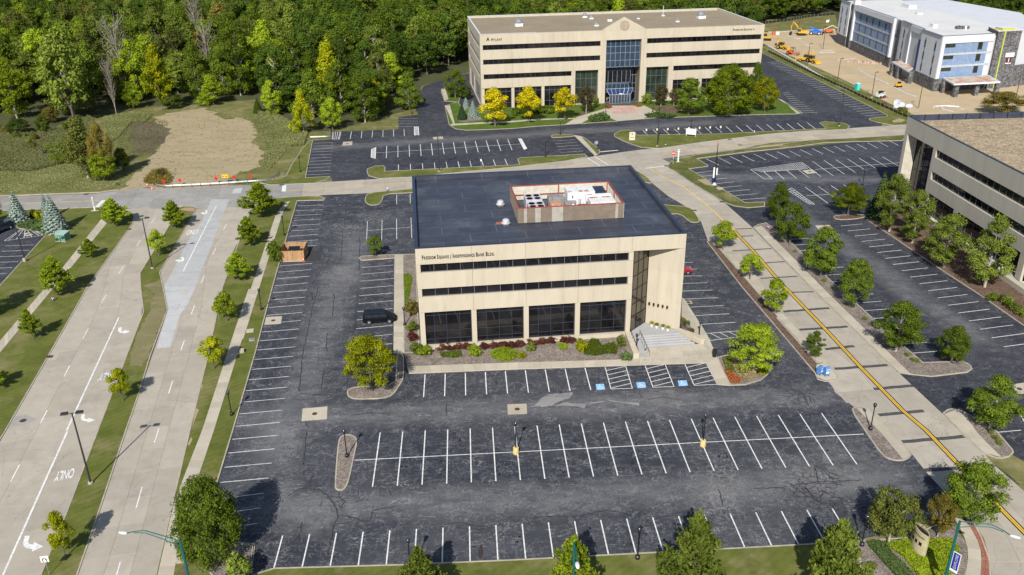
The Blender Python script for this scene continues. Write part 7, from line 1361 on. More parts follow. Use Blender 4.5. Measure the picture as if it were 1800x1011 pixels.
# blue banner on its bracket
bn = thing('street_banner', 'blue vertical banner reading EXPLORE hanging from the teal lamp', 'banner', 45.78, -17.03, 0, math.atan2(-.57, .37))
MB().box(.16, .86, -.02, .02, 3.55, 5.75).build('cloth', SIGNW, bn); MB().box(.22, .80, -.032, -.021, 3.85, 5.65).build('blue_field', INKBLUE, bn)
MB().tube([(.05, 0, 5.8), (.95, 0, 5.8)], .03, 6).build('bracket', TEAL, bn); MB().tube([(.05, 0, 3.5), (.95, 0, 3.5)], .03, 6).build('bracket', TEAL, bn)
me = text_mesh('EXPLORE', .42, .008, SIGNW, True); c = [v.co.copy() for v in me.vertices]; tw = max(p.x for p in c); k = MB(); k.v = [(.66-p.y*.9+0*tw, -.036, 3.95+p.x/tw*1.6) for p in c]; k.f = [tuple(f.vertices) for f in me.polygons]; k.build('lettering', SIGNW, bn)
# monument sign: two bowed cream faces meeting at their ends
ms = thing('monument_sign', 'tall curved cream sign with three dark squares in the lime ground cover', 'sign', 46.6, -10.9, .1, math.atan2(-2.35, .22))
def bow(s, t): x = -1.25+2.5*t; return (x, s*(.42*(1-(2*t-1)**2)+.02))
for s, nm in ((-1, 'front_face'), (1, 'back_face')):
    k = MB()
    for i in range(10):
        a, b = bow(s, i/10), bow(s, (i+1)/10); o = .07*s
        k.add([(a[0], a[1], .25), (b[0], b[1], .25), (b[0], b[1], 2.75), (a[0], a[1], 2.75), (a[0], a[1]-o, .25), (b[0], b[1]-o, .25), (b[0], b[1]-o, 2.75), (a[0], a[1]-o, 2.75)], [(0, 1, 2, 3), (5, 4, 7, 6), (3, 2, 6, 7), (0, 4, 5, 1)])
    k.build(nm, SIGNCR, ms)
MB().prism([bow(-1, i/10) for i in range(11)]+[bow(1, 1-i/10) for i in range(11)], 0, .24).build('base', KERBM, ms); MB().prism(inset([bow(-1, i/10) for i in range(11)]+[bow(1, 1-i/10) for i in range(1, 10)], .08), .25, 2.5).build('core', BLACKM, ms)
def onbow(u, z, d=.02): t = (u+1.25)/2.5; p = bow(-1, t); return (p[0], p[1]-d, z)
for j in range(3):
    u0 = -.55+j*.52; k = MB(); k.add([onbow(u0, 1.25), onbow(u0+.30, 1.25), onbow(u0+.30, 1.65), onbow(u0, 1.65)], [(0, 1, 2, 3)]); k.build('logo_square', INK, ms)
me = text_mesh('FREEDOM SQUARE', .24, 0, INK, True); c = [v.co.copy() for v in me.vertices]; tw = max(p.x for p in c); k = MB(); k.v = [onbow(-.95+p.x/tw*1.9, 2.15+p.y) for p in c]; k.f = [tuple(f.vertices) for f in me.polygons]; k.build('lettering', INK, ms)
# signs on posts
def post(name, lab, x, y, h, ang, plate, m, pm=None, cat='sign', grp=None, z=.1, txt=None):
    r = thing(name, lab, cat, x, y, z, ang, grp); MB().tube([(0, 0, 0), (0, 0, h)], .035, 6).build('post', pm or GALV, r)
    w_, hh = plate[0], plate[1]; n = plate[2] if len(plate) > 2 else 4
    if n == 4: pts = [(-w_/2, -hh/2), (w_/2, -hh/2), (w_/2, hh/2), (-w_/2, hh/2)]
    elif n == 'd': pts = [(0, -hh/2), (w_/2, 0), (0, hh/2), (-w_/2, 0)]
    else: pts = [(w_/2*math.cos(2*PI*i/18), w_/2*math.sin(2*PI*i/18)) for i in range(18)]
    zc = h-hh/2+.05; k = MB(); nn = len(pts); k.add([(a, -.055, zc+b) for a, b in pts]+[(a, -.035, zc+b) for a, b in pts], [tuple(range(nn)), tuple(nn+i for i in reversed(range(nn)))]+[(i, nn+i, nn+(i+1) % nn, (i+1) % nn) for i in range(nn)])
    p = k.build('plate', m, r)
    if txt: me = text_mesh(txt[0], txt[1], .002, txt[2], True); c = [v.co.copy() for v in me.vertices]; tw = max(q.x for q in c); th = max(q.y for q in c); kk = MB(); kk.v = [(q.x-tw/2, -.06-q.z, zc+q.y-th/2) for q in c]; kk.f = [tuple(f.vertices) for f in me.polygons]; kk.build('lettering', txt[2], r)
    return r
for i, p in enumerate([(-64.78,115.15),(-61.32,115.62),(-53.45,116.29),(-49.62,116.96),(-46.02,117.23)]):
    post('red_marker', 'red diamond marker behind the guardrail, %s' % ['at its left end', 'second from the left', 'left of the yellow arrow sign', 'right of the yellow arrow sign', 'rightmost of the five'][i], *p, 1.65, R_(-10), (.95, .95, 'd'), SIGNR, cat='marker', grp='red diamond end of road markers', z=0)
ya = post('arrow_sign', 'yellow sign with black double arrow behind the guardrail', *(-51.38,116.30), 2.0, R_(-8), (1.5, .75), SIGNY, z=0)
k = MB(); 
for s in (-1, 1): k.add([(s*.05, -.06, 1.68), (s*.35, -.06, 1.68), (s*.35, -.06, 1.80), (s*.62, -.06, 1.62), (s*.35, -.06, 1.46), (s*.35, -.06, 1.58), (s*.05, -.06, 1.58)], [(0, 1, 2, 3, 4, 5, 6)])
k.build('arrows', BLACKM, ya)
ne = post('no_entry_sign', 'red and white no entry sign on a white post at the drive corner', 52.25, 120.73, 2.95, R_(-12), (.95, .95, 18), SIGNR, WHITEM); MB().box(-.36, .36, -.066, -.056, 2.44, 2.62).build('white_bar', SIGNW, ne)
r = thing('bollard_post', 'plain white square post beside the no entry sign', 'post', 53.68, 121.76, .1); MB().box(-.16, .16, -.16, .16, 0, 3.1).build('post', WHITEM, r); MB().box(-.5, .5, -.2, .2, 0, .12).build('base', KERBM, r); MB().box(-.35, .35, -.05, .05, 2.5, 2.65).build('crossbar', WHITEM, r)
r = thing('street_name_post', 'white square post sign on the corner of cross road and west lawn', 'post sign', -74.41, 99.81, .1, R_(8)); MB().box(-.13, .13, -.13, .13, 0, 3.0).build('post', WHITEM, r); MB().box(-.7, .7, -.3, .3, 0, .06).build('base', WALK, r); MB().box(-.10, .10, -.14, -.131, .9, 2.8).build('name_strip', SIGNW, r)
me = text_mesh('FREEDOM SQ', .17, .001, INKBLUE, True); c = [v.co.copy() for v in me.vertices]; tw = max(q.x for q in c); k = MB(); k.v = [(.06-q.y, -.147, 1.0+q.x/tw*1.7) for q in c]; k.f = [tuple(f.vertices) for f in me.polygons]; k.build('lettering', INKBLUE, r)
post('road_sign', 'white sign on a post in the verge beside the young yellowing tree', -35.51, 46.03, 2.6, R_(20), (.55, .75), SIGNW)
ts = post('lane_sign', 'white lane arrow sign at the south end of the median', -38.47, -8.08, 2.3, R_(5), (.75, .75), SIGNW)
k = MB()
for dx, fl in ((-.18, 1), (.17, -1)): k.add([(dx-.04, -.06, 1.62), (dx+.04, -.06, 1.62), (dx+.04, -.06, 1.95), (dx+.15*fl, -.06, 2.02), (dx+.15*fl, -.06, 2.12), (dx-.04, -.06, 2.06)], [(0, 1, 2, 3, 4, 5)])
k.build('arrows', BLACKM, ts)
post('thin_marker', 'thin green marker post on the grass above the cross road', -37.57, 114.85, 2.6, 0, (.08, .3), TEAL, TEAL, cat='marker')
post('lot_sign', 'narrow sign post with a white plate on the north lawn strip', 6.72, 120.46, 2.5, 0, (.35, .5), SIGNW)
post('round_sign', 'round grey sign on a post on the triangular lawn', *(35.62,132.72), 2.7, R_(0), (.95, .95, 18), GALV)
post('lot_sign', 'small green sign on a post at the path edge before the long building', *(30.63,130.46), .8, 0, (.25, .3), TEAL)
for i in range(8):
    p = Vector((50.98,146.57)).lerp(Vector((71.07,147.44)), i/7); post('reserved_sign', 'small cream reserved parking sign, %s in the row of eight' % ['first from the left', 'second', 'third', 'fourth', 'fifth, above the white box', 'sixth', 'seventh', 'last to the right'][i], p.x, p.y, 1.7, R_(0), (.4, .55), mat('reserved_plate', (.70, .58, .42), .6), GALV, grp='reserved parking signs along the loop drive')
r = thing('box_sign', 'white boxy lawn sign beside the loop drive bays', 'sign', *(62.39,144.47), .1, R_(-25)); MB().box(-1.3, 1.3, -.05, .05, .45, 2.0).build('front_board', SIGNW, r); MB().box(1.22, 1.3, -.0, 1.0, .45, 2.0).build('side_board', SIGNW, r)
for x in (-1.2, 1.2): MB().box(x-.06, x+.06, .06, .16, 0, .5).build('leg', SIGNW, r)
me = text_mesh('FOR LEASE', .34, .004, FRAME, True); c = [v.co.copy() for v in me.vertices]; bpy.data.meshes.remove(me)
r = thing('lawn_sign', 'cream upright lawn sign at the left end of the loop lawn', 'sign', *(46.43,142.24), .1, R_(-8)); MB().box(-.75, .75, -.1, .1, .1, 2.1).build('board', mat('cream_board', (.62, .56, .42), .7), r); MB().box(-.65, .65, -.14, .14, 0, .12).build('base', KERBM, r); MB().add([(-.3, -.115, 1.5), (.3, -.115, 1.5), (0, -.115, 1.85)], [(0, 1, 2)]).build('emblem', INK, r); MB().box(-.5, .5, -.112, -.102, .7, .8).build('text_line', INK, r)
# banner pole by the east lot
r = thing('ornate_lamp', 'tall black lamp pole wrapped in white banners at the corner of the east lot', 'lamp post', 57.66, 104.04, .1, 0)
MB().lathe([(.45, 0), (.45, .14), (.28, .2), (.2, .5)], 12).build('base', WHITEM, r); MB().tube([(0, 0, .4), (0, 0, 9.0)], [.14, .07], 8).build('pole', BLACKM, r); MB().lathe([(.06, 8.9), (.16, 9.0), (.22, 9.35), (.16, 9.7), (.04, 9.9)], 10).build('lantern', mat('copper_lantern', (.42, .22, .16), .5), r)
MB().box(-.5, -.16, -.03, .03, 1.6, 4.0).build('banner', SIGNW, r); MB().box(.16, .45, -.03, .03, 2.2, 3.8).build('banner', SIGNW, r); MB().box(-.5, -.16, -.03, .03, .7, 1.5).build('dark_banner', INKBLUE, r); MB().box(-.5, .45, -.04, .04, 4.02, 4.1).build('bracket', BLACKM, r)
for p, sz, lab in (((58.08,101.23), 1.3, 'pale utility lid in the grass beside the banner pole'), ((-26.04,-6.92), 1.0, 'pale green utility box by the teal lamp at the bottom left'), ((-29.11,39.26), .8, 'pale blue utility lid on the lawn strip'), ((-29.70,35.57), .6, 'small grey green meter box on the lawn strip'), ((-29.98,42.13), 1.1, 'square concrete hatch on the edge of the sidewalk')):
    r = thing('utility_hatch', lab, 'utility hatch', *p, .1, R_(8)); k = 'box' if 'box' in lab else 'lid'; hh = .5 if k == 'box' else .12; MB().box(-sz/2, sz/2, -sz/2, sz/2, 0, hh).build('frame', KERBM, r); MB().box(-sz/2+.08, sz/2-.08, -sz/2+.08, sz/2-.08, hh, hh+.03).build('cover', GALV if 'blue' in lab else WALK, r)
# hydrants
def hydrant(x, y, lab, top=None):
    r = thing('fire_hydrant', lab, 'hydrant', x, y, .1); B_ = mat('hydrant_blue', (.03, .06, .30), .5); MB().lathe([(.16, 0), (.16, .05), (.10, .08), (.10, .6), (.13, .62), (.13, .68)], 10).build('barrel', B_, r)
    MB().lathe([(.13, .68), (.12, .8), (.03, .92)], 10).build('bonnet', top or SIGNR, r); MB().tube([(-.22, 0, .5), (.22, 0, .5)], .06, 8).build('side_caps', SIGNW, r); MB().tube([(0, 0, .42), (0, -.2, .42)], .08, 8).build('front_cap', SIGNW, r)
hydrant(*(60.56,76.68), 'red white and blue hydrant on the gravel bed east of the drive'); hydrant(*(-64.52,55.59), 'red white and blue hydrant in the west verge below the spreading lime tree'); hydrant(*(-14.13,106.79), 'blue hydrant on the lawn behind the office', WHITEM); hydrant(*(79.48,145.06), 'blue and white hydrant on the loop lawn', WHITEM); hydrant(*(53.77,135.74), 'dark hydrant beside the tall lamp on the loop lawn', BLACKM)
for i, p in enumerate([(-76.05,117.31),(-75.61,117.26)]): r = thing('valve_post', 'small blue topped valve post in the field grass, %s one' % ('left', 'right')[i], 'post', *p, 0); MB().lathe([(.1, 0), (.1, .5), (.14, .52), (.14, .7)], 8).build('post', BLACKM, r); MB().lathe([(.12, .7), (.05, .85)], 8).build('cap', GALV, r)
# green utility box, mailboxes, litter bin, planter sign
r = thing('utility_box', 'green metal transformer box on the lawn below the blue spruces', 'utility box', -74.1, 83.2, .1, R_(-12)); MB().box(-1.0, 1.0, -.85, .85, .08, 1.45).build('cabinet', SEABOX, r); MB().hull8([(-1.05, -.95, 1.45), (1.05, -.95, 1.45), (1.05, .9, 1.45), (-1.05, .9, 1.45)], [(-1.05, -.9, 1.5), (1.05, -.9, 1.5), (1.05, .9, 1.68), (-1.05, .9, 1.68)]).build('lid', mat('pale_green_lid', (.30, .42, .38), .5), r); MB().box(-1.1, 1.1, -.95, .95, 0, .08).build('pad', KERBM, r); MB().box(-.02, .02, -.87, -.84, .15, 1.35).build('door_seam', BLACKM, r)
for i, (dx, dy, a) in enumerate(((0, 0, 12), (-.75, .35, 40))):
    r = thing('mailbox', ['front blue street mailbox on the concrete pad beside the drive', 'rear blue street mailbox on the concrete pad beside the drive'][i], 'mailbox', 50.6+dx, 22.6+dy, .125, R_(a), 'blue mailboxes by the drive'); k = MB()
    pts = [(-.3, .2), (.3, .2), (.3, 1.0), (.26, 1.17), (.15, 1.28), (0, 1.32), (-.15, 1.28), (-.26, 1.17), (-.3, 1.0)]; n = len(pts); k.add([(-.32, a_, b_) for a_, b_ in pts]+[(.32, a_, b_) for a_, b_ in pts], [tuple(reversed(range(n))), tuple(n+j for j in range(n))]+[(j, (j+1) % n, n+(j+1) % n, n+j) for j in range(n)]); k.build('body', MBLUE, r)
    MB().box(-.25, .25, -.34, -.30, .95, 1.12).build('pull_door', mat('mailbox_pale', (.35, .45, .62), .4), r); MB().box(-.22, .22, -.315, -.301, .45, .75).build('notice_plate', SIGNW, r)
    for u in (-.25, .25):
        for v in (-.22, .22): MB().box(u-.03, u+.03, v-.03, v+.03, 0, .2).build('leg', BLACKM, r)
r = thing('litter_bin', 'black round litter bin beside the wide tree right of the steps', 'litter bin', *(37.14,28.89), .12); MB().lathe([(.28, 0), (.32, .95)], 14).build('drum', BLACKM, r); MB().lathe([(.35, .95), (.35, 1.05), (.2, 1.12)], 14).build('lid', BLACKM, r)
r = thing('bed_sign', 'small grey sign lying in the planting right of the steps', 'sign', *(35.49,37.14), .12, R_(-60)); MB().box(-.5, .5, -.03, .03, .25, .75).build('board', GALV, r); MB().box(-.03, .03, -.02, .02, 0, .25).build('post', BLACKM, r)
tag(MB().prism([(35.50,41.51),(35.81,40.53),(36.17,35.42),(34.46,37.14)], .09, .135).build('bark_patch', BARK), None, None, None, 'structure')
for i, p in enumerate([(35.32,39.85),(35.31,38.45),(35.79,38.64),(35.81,36.35)]): tree('bush', *p, .7, .9, ['rust', 'olive', 'green', 'rust'][i], 'small %s plant right of the stone entrance wall, %s' % (['rusty', 'olive', 'green', 'rusty'][i], ['back', 'second', 'third', 'front'][i]), 'plant', 'small_plant', z=.12)
for r_, p in POTS:
    c_, t_, H_, W__ = proto('bush', 1); o = link('flowers', c_, r_); o.location = (0, 0, .42); o.scale = (.42, .42, .32); o.material_slots[0].link = 'OBJECT'; o.material_slots[0].material = LF['yellow']
# cones
for p, lab in (((-66.76,112.82), 'orange traffic cone at the left end of the guardrail, nearer one'), ((-68.76,115.74), 'orange traffic cone behind the nearer cone at the guardrail end'), ((-26.31,68.78), 'orange traffic cone at the right corner of the wooden enclosure')):
    r = thing('traffic_cone', lab, 'traffic cone', *p, .03); MB().box(-.24, .24, -.24, .24, 0, .04).build('base', ORANGE, r); MB().lathe([(.19, .04), (.13, .35)], 10).build('lower_cone', ORANGE, r); MB().lathe([(.13, .35), (.09, .55)], 10).build('white_band', SIGNW, r); MB().lathe([(.09, .55), (.04, .85)], 10).build('upper_cone', ORANGE, r)
# guardrails
def guard(lab, pts, m=GALV, z=0):
    P = [Vector(p) for p in pts]; o = P[0]; r = thing('guardrail', lab, 'guardrail', o.x, o.y, z); n = max(2, int(plen(pts)/1.0)); S_ = resample(pts, n)
    k = MB(); pr = ((.0, .45), (-.09, .50), (-.02, .57), (.02, .60), (-.02, .63), (-.09, .70), (0, .75))
    for i, p in enumerate(S_):
        t = (S_[min(i+1, n)]-S_[max(i-1, 0)]).normalized(); q = Vector((-t.y, t.x))
        for d, zz in pr: k.v.append((p.x-o.x+q.x*d, p.y-o.y+q.y*d, zz))
    for i in range(n):
        for j in range(6): k.f.append((i*7+j, (i+1)*7+j, (i+1)*7+j+1, i*7+j+1))
    k.build('rail', m, r, True)
    for i in range(0, n+1, 2):
        p = S_[i]; MB().box(-.07, .07, -.07, .07, 0, .74).build('post', mat('timber_post', (.16, .12, .09), .9), r).location = (p.x-o.x, p.y-o.y, 0)
    return r
guard('long galvanised guardrail closing the end of the boulevard', [(-67.67,118.76),(-67.26,116.42),(-66.28,114.78),(-64.27,113.88),(-58.39,114.21),(-51.88,114.69),(-45.55,115.51),(-43.27,115.73)]); guard('curved end of guardrail swinging up into the grass', [(-43.85,115.48),(-42.35,115.95),(-41.13,117.94),(-40.60,120.26),(-40.75,122.48)])
guard('short galvanised rail at the corner of the north lot', [(-38.06,152.76),(-35.81,152.80),(-32.74,152.90),(-33.21,157.06),(-33.80,160.29)])
# wooden dumpster enclosure
r = thing('dumpster_enclosure', 'cedar board enclosure round a dumpster on the west side of the office lot', 'enclosure', -30.4, 69.2, .02, R_(0)); Wd, Dp, Hh = 4.15, 4.2, 1.9
for i in range(26):
    x = i*Wd/26; MB().box(x+.006, x+Wd/26-.006, 0, .03, .05, Hh+RN.uniform(-.02, .02)).build('board', WOOD, r); MB().box(x+.006, x+Wd/26-.006, Dp-.03, Dp, .05, Hh+RN.uniform(-.02, .02)).build('board', WOOD, r)
for i in range(26):
    y = .04+i*(Dp-.08)/26; MB().box(0, .03, y+.006, y+(Dp-.08)/26-.006, .05, Hh).build('board', WOOD, r); MB().box(Wd-.03, Wd, y+.006, y+(Dp-.08)/26-.006, .05, Hh).build('board', WOOD, r)
k = MB()
for z in (.35, 1.1, 1.7): k.box(.05, Wd-.05, .035, .09, z, z+.09); k.box(.05, Wd-.05, Dp-.09, Dp-.035, z, z+.09); k.box(.035, .09, .1, Dp-.1, z, z+.09); k.box(Wd-.09, Wd-.035, .1, Dp-.1, z, z+.09)
k.build('rails', WOOD, r)
for x, y in ((-.05, -.05), (Wd-.07, -.05), (-.05, Dp-.07), (Wd-.07, Dp-.07), (Wd/2, -.07)): MB().box(x, x+.12, y, y+.12, 0, Hh+.1).build('post', WOOD, r)
d_ = thing('dumpster', 'grey steel dumpster with dark lid inside the cedar enclosure', 'dumpster', -28.3, 71.4, .03); MB().hull8([(-.9, -.7, .1), (.9, -.7, .1), (.9, .7, .1), (-.9, .7, .1)], [(-1.0, -.85, 1.25), (1.0, -.85, 1.25), (1.0, .85, 1.5), (-1.0, .85, 1.5)]).build('bin', mat('dumpster_grey', (.30, .32, .34), .5), d_); MB().hull8([(-1.0, -.9, 1.26), (1.0, -.9, 1.26), (1.0, .85, 1.52), (-1.0, .85, 1.52)], [(-1.0, -.9, 1.31), (1.0, -.9, 1.31), (1.0, .85, 1.58), (-1.0, .85, 1.58)]).build('lid', BLACKM, d_)
tag(MB().prism([(-30.9, 68.8), (-25.9, 68.7), (-26.2, 73.6), (-31.0, 73.6)], .02, .026).build('enclosure_pad', WALK), None, None, None, 'structure')
# ----------------------------------------------------------------- vehicles
def loft(name, secs, m, r, ring=None, smooth_=True):
    """secs: (x, z_low, z_high, half_low, half_high) stations; rounded box sections"""
    k = MB(); n = 10
    for x, z0, z1, w0, w1 in secs:
        zz = (z0, z0, z0+(z1-z0)*.12, z0+(z1-z0)*.85, z1, z1, z0+(z1-z0)*.85, z0+(z1-z0)*.12); ww = (-w0*.85, w0*.85, w0, w1, w1*.86, -w1*.86, -w1, -w0)
        k.v += [(x, w, z) for w, z in zip(ww, zz)]
    for i in range(len(secs)-1):
        for j in range(8): k.f.append((i*8+j, i*8+(j+1) % 8, (i+1)*8+(j+1) % 8, (i+1)*8+j))
    k.f.append(tuple(reversed(range(8)))); k.f.append(tuple((len(secs)-1)*8+j for j in range(8)))
    o = k.build(name, m, r); return o
def quadp(name, pts, m, r, off=(0, 0, 0)): return MB().add([tuple(p[i]+off[i] for i in range(3)) for p in pts], [tuple(range(len(pts)))]).build(name, m, r)
def car(name, lab, cat, x, y, ang, paint, kind):
    r = thing(name, lab, cat, x, y, .03, ang); GLC = mat('car_glass', (.015, .018, .022), .05, spec=.9)
    if kind == 'van': L, Wd, belt, roof, wb, bod, cab = 5.1, .98, 1.05, 1.74, 3.08, [(-2.52, .35, .75, .80, .85), (-2.45, .28, 1.08, .93, .93), (-1.5, .24, 1.10, .98, .96), (1.3, .24, 1.06, .98, .95), (1.9, .26, .98, .96, .90), (2.35, .30, .84, .88, .80), (2.55, .36, .66, .70, .62)], [(-2.42, 1.06, .92), (-2.30, 1.66, .80), (-1.8, 1.74, .80), (.4, 1.73, .79), (.95, 1.60, .76), (1.75, 1.02, .88)]
    elif kind == 'sedan': L, Wd, belt, roof, wb, bod, cab = 4.7, .90, .92, 1.44, 2.75, [(-2.35, .38, .70, .72, .76), (-2.2, .26, .96, .86, .82), (-1.2, .22, .97, .90, .87), (1.0, .22, .93, .90, .86), (1.9, .26, .80, .86, .78), (2.3, .34, .62, .66, .60)], [(-1.75, .95, .78), (-.9, 1.38, .62), (-.3, 1.44, .62), (.35, 1.40, .62), (1.15, .93, .78)]
    else: L, Wd, belt, roof, wb, bod, cab = 5.2, .98, 1.12, 1.80, 3.2, [(-2.6, .5, 1.05, .92, .92), (-2.5, .42, 1.12, .97, .95), (1.2, .40, 1.12, .98, .96), (1.9, .42, 1.10, .98, .93), (2.5, .5, 1.0, .92, .86), (2.62, .55, .85, .85, .80)], [(-2.45, 1.12, .90), (-2.3, 1.72, .80), (.2, 1.80, .80), (.5, 1.76, .78), (1.05, 1.12, .88)]
    loft('body', bod, paint, r)
    k = MB(); b0 = cab[0]; sec = []
    top = [c for c in cab[1:-1]]; k.v = [(cab[0][0], -cab[0][2], belt-.05), (cab[-1][0], -cab[-1][2], belt-.05), (cab[-1][0], cab[-1][2], belt-.05), (cab[0][0], cab[0][2], belt-.05)]
    for c in top: k.v += [(c[0], -c[2], c[1]), (c[0], c[2], c[1])]
    n = len(top); k.f = [(0, 3, 5, 4), (1, 4+2*(n-1), 5+2*(n-1), 2)]+[(4+2*i, 5+2*i, 7+2*i, 6+2*i) for i in range(n-1)]+[tuple([0]+[4+2*i for i in range(n)]+[1]), tuple([2]+[5+2*i for i in reversed(range(n))]+[3])]
    k.build('cabin', paint, r)
    # glass set just proud of the cabin
    f, b = top[-1], top[0]; e = cab[-1]; a0 = cab[0]
    lerp = lambda p, q, t: tuple(p[i]+(q[i]-p[i])*t for i in range(3))
    wsb, wst = (e[0], e[2]-.06, belt), (f[0], f[2]-.06, f[1]-.03); quadp('windshield', [(wsb[0]+.01, -wsb[1], wsb[2]+.04), (wsb[0]+.01, wsb[1], wsb[2]+.04), (wst[0]+.03, wst[1], wst[2]), (wst[0]+.03, -wst[1], wst[2])], GLC, r)
    quadp('rear_window', [(a0[0]-.015, a0[2]-.08, belt+.1), (a0[0]-.015, -a0[2]+.08, belt+.1), (b[0]-.03, -b[2]+.1, b[1]-.08), (b[0]-.03, b[2]-.1, b[1]-.08)], GLC, r)
    nw_ = 3 if kind != 'sedan' else 2; x0, x1 = a0[0]+.3, e[0]-.35; t0, t1 = b[0]+.15, f[0]-.12
    for s in (-1, 1):
        for i in range(nw_):
            u0, u1 = i/nw_+.015, (i+1)/nw_-.015; zt = roof-.12; zb = belt+.05; wb_ = (a0[2]+e[2])/2+.004; wt = b[2]+.03
            p = [(x0+(x1-x0)*u0, s*wb_, zb), (x0+(x1-x0)*u1, s*wb_, zb), (t0+(t1-t0)*u1, s*wt, zt), (t0+(t1-t0)*u0, s*wt, zt)]; quadp('side_window', p if s < 0 else p[::-1], GLC, r)
    for sx in (-wb/2, wb/2):
        for s in (-1, 1):
            R0 = .34 if kind != 'suv' else .39; k = MB().lathe([(R0*.6, -.11), (R0*.95, -.12), (R0, -.07), (R0, .07), (R0*.95, .12), (R0*.6, .11)], 18).xf(lambda a, b_, c: (a+sx, c+s*(Wd-.09), b_+R0)); w_ = k.build('wheel', TYRE, r)
            MB().lathe([(R0*.62, 0), (R0*.6, .02), (.08, .03)], 14).xf(lambda a, b_, c: (a+sx, (c+.125)*s+s*(Wd-.09), b_+R0)).build('rim', RIM, w_)
            MB().lathe([(R0*1.16, -.02), (R0*1.16, .02)], 18).xf(lambda a, b_, c: (a+sx, c+s*(Wd-.0), b_+R0+.02)).build('wheel_arch', BLACKM, r)
    xf_ = bod[-1][0]
    for s in (-1, 1):
        quadp('headlight', [(xf_-.14, s*.50, .70), (xf_-.28, s*.80, .72), (xf_-.30, s*.80, .86), (xf_-.18, s*.52, .80)], LAMPG, r, (.05, s*.02, 0)); quadp('tail_light', [(bod[0][0]-.0, s*.62, .80), (bod[0][0]+.04, s*.86, .80), (bod[0][0]+.06, s*.86, 1.10), (bod[0][0]+.0, s*.62, 1.05)], REDL, r, (-.03, s*.02, 0))
        MB().hull8([(.9+e[0]-1.5, s*.94, belt+.02), (1.08+e[0]-1.5, s*.94, belt+.02), (1.08+e[0]-1.5, s*1.14, belt+.02), (.9+e[0]-1.5, s*1.14, belt+.02)], [(.92+e[0]-1.5, s*.94, belt+.18), (1.06+e[0]-1.5, s*.94, belt+.18), (1.06+e[0]-1.5, s*1.12, belt+.18), (.92+e[0]-1.5, s*1.12, belt+.18)]).build('mirror', paint, r)
    MB().box(xf_-.10, xf_+.03, -.55, .55, .38, .55).build('bumper_grille', DKPLA if kind != 'suv' else CHROME, r); MB().box(bod[0][0]-.02, bod[0][0]+.02, -.25, .25, .55, .68).build('number_plate', SIGNW, r)
    if kind != 'sedan':
        k = MB()
        for s in (-1, 1): k.tube([(top[0][0]+.2, s*.68, roof+.04), (top[-1][0]-.4, s*.68, roof+.04)], .02, 6)
        k.build('roof_rails', DKPLA, r)
    return r
car('minivan', 'black minivan parked nose in against the walk left of the office', 'minivan', -10.75, 43.95, R_(3), BLACKP, 'van')
car('red_sedan', 'red sedan mostly hidden behind the right corner of the office', 'car', 38.9, 57.9, R_(2), REDP, 'sedan')
car('pickup_suv', 'dark blue sport utility vehicle parked at the left edge by the hatched corner', 'car', -88.6, 89.2, R_(-112), BLUEP, 'suv')
# ----------------------------------------------------------------- machines on the building site
def wheelset(r, pos, R0, wd, m=TYRE, rim=None):
    for x, y in pos:
        w_ = MB().lathe([(R0*.5, -wd/2), (R0, -wd/2+.03), (R0, wd/2-.03), (R0*.5, wd/2)], 14).xf(lambda a, b, c: (a+x, c+y, b+R0)).build('wheel', m, r); MB().lathe([(R0*.5, -wd/2-.02), (R0*.5, wd/2+.02)], 12).xf(lambda a, b, c: (a+x, c+y, b+R0)).build('rim', rim or YMACH, w_)
MG = mat('cab_glass', (.03, .04, .045), .08, spec=.8)
def excavator(x, y, a):
    r = thing('excavator', 'yellow tracked excavator with raised boom beside the far kerb of the site', 'excavator', x, y, .02, a)
    for s in (-1.25, 1.25): MB().lathe([(.45, 0), (.45, .6)], 12).xf(lambda u, v, w_: (u*4.2, w_-.3+s, v+.48)).build('track', TYRE, r)
    MB().box(-1.3, 1.3, -1.2, 1.2, .75, 1.05).build('slew_ring', BLACKM, r); MB().hull8([(-.4, -1.45, 1.05), (3.0, -1.45, 1.05), (3.0, 1.45, 1.05), (-.4, 1.45, 1.05)], [(-.3, -1.4, 2.1), (2.8, -1.3, 2.0), (2.8, 1.3, 2.0), (-.3, 1.4, 2.1)]).build('engine_house', YMACH, r)
    MB().box(-1.6, -.3, -1.4, -.35, 1.05, 3.0).build('cab', YMACH, r); MB().box(-1.62, -.5, -1.42, -.33, 1.7, 2.8).build('cab_glass', MG, r)
    MB().tube([(-.6, .3, 1.6), (-2.2, .3, 4.2), (-3.8, .3, 5.6)], [.3, .32, .22], 6).build('boom', YMACH, r); MB().tube([(-3.6, .3, 5.7), (-4.4, .3, 3.6), (-4.2, .3, 1.6)], [.24, .22, .14], 6).build('stick', YMACH, r); MB().hull8([(-4.9, -.25, .3), (-3.9, -.25, .2), (-3.9, .85, .2), (-4.9, .85, .3)], [(-4.7, -.25, 1.5), (-4.0, -.25, 1.6), (-4.0, .85, 1.6), (-4.7, .85, 1.5)]).build('bucket', BLACKM, r)
excavator(150.0, 303.2, R_(-8))
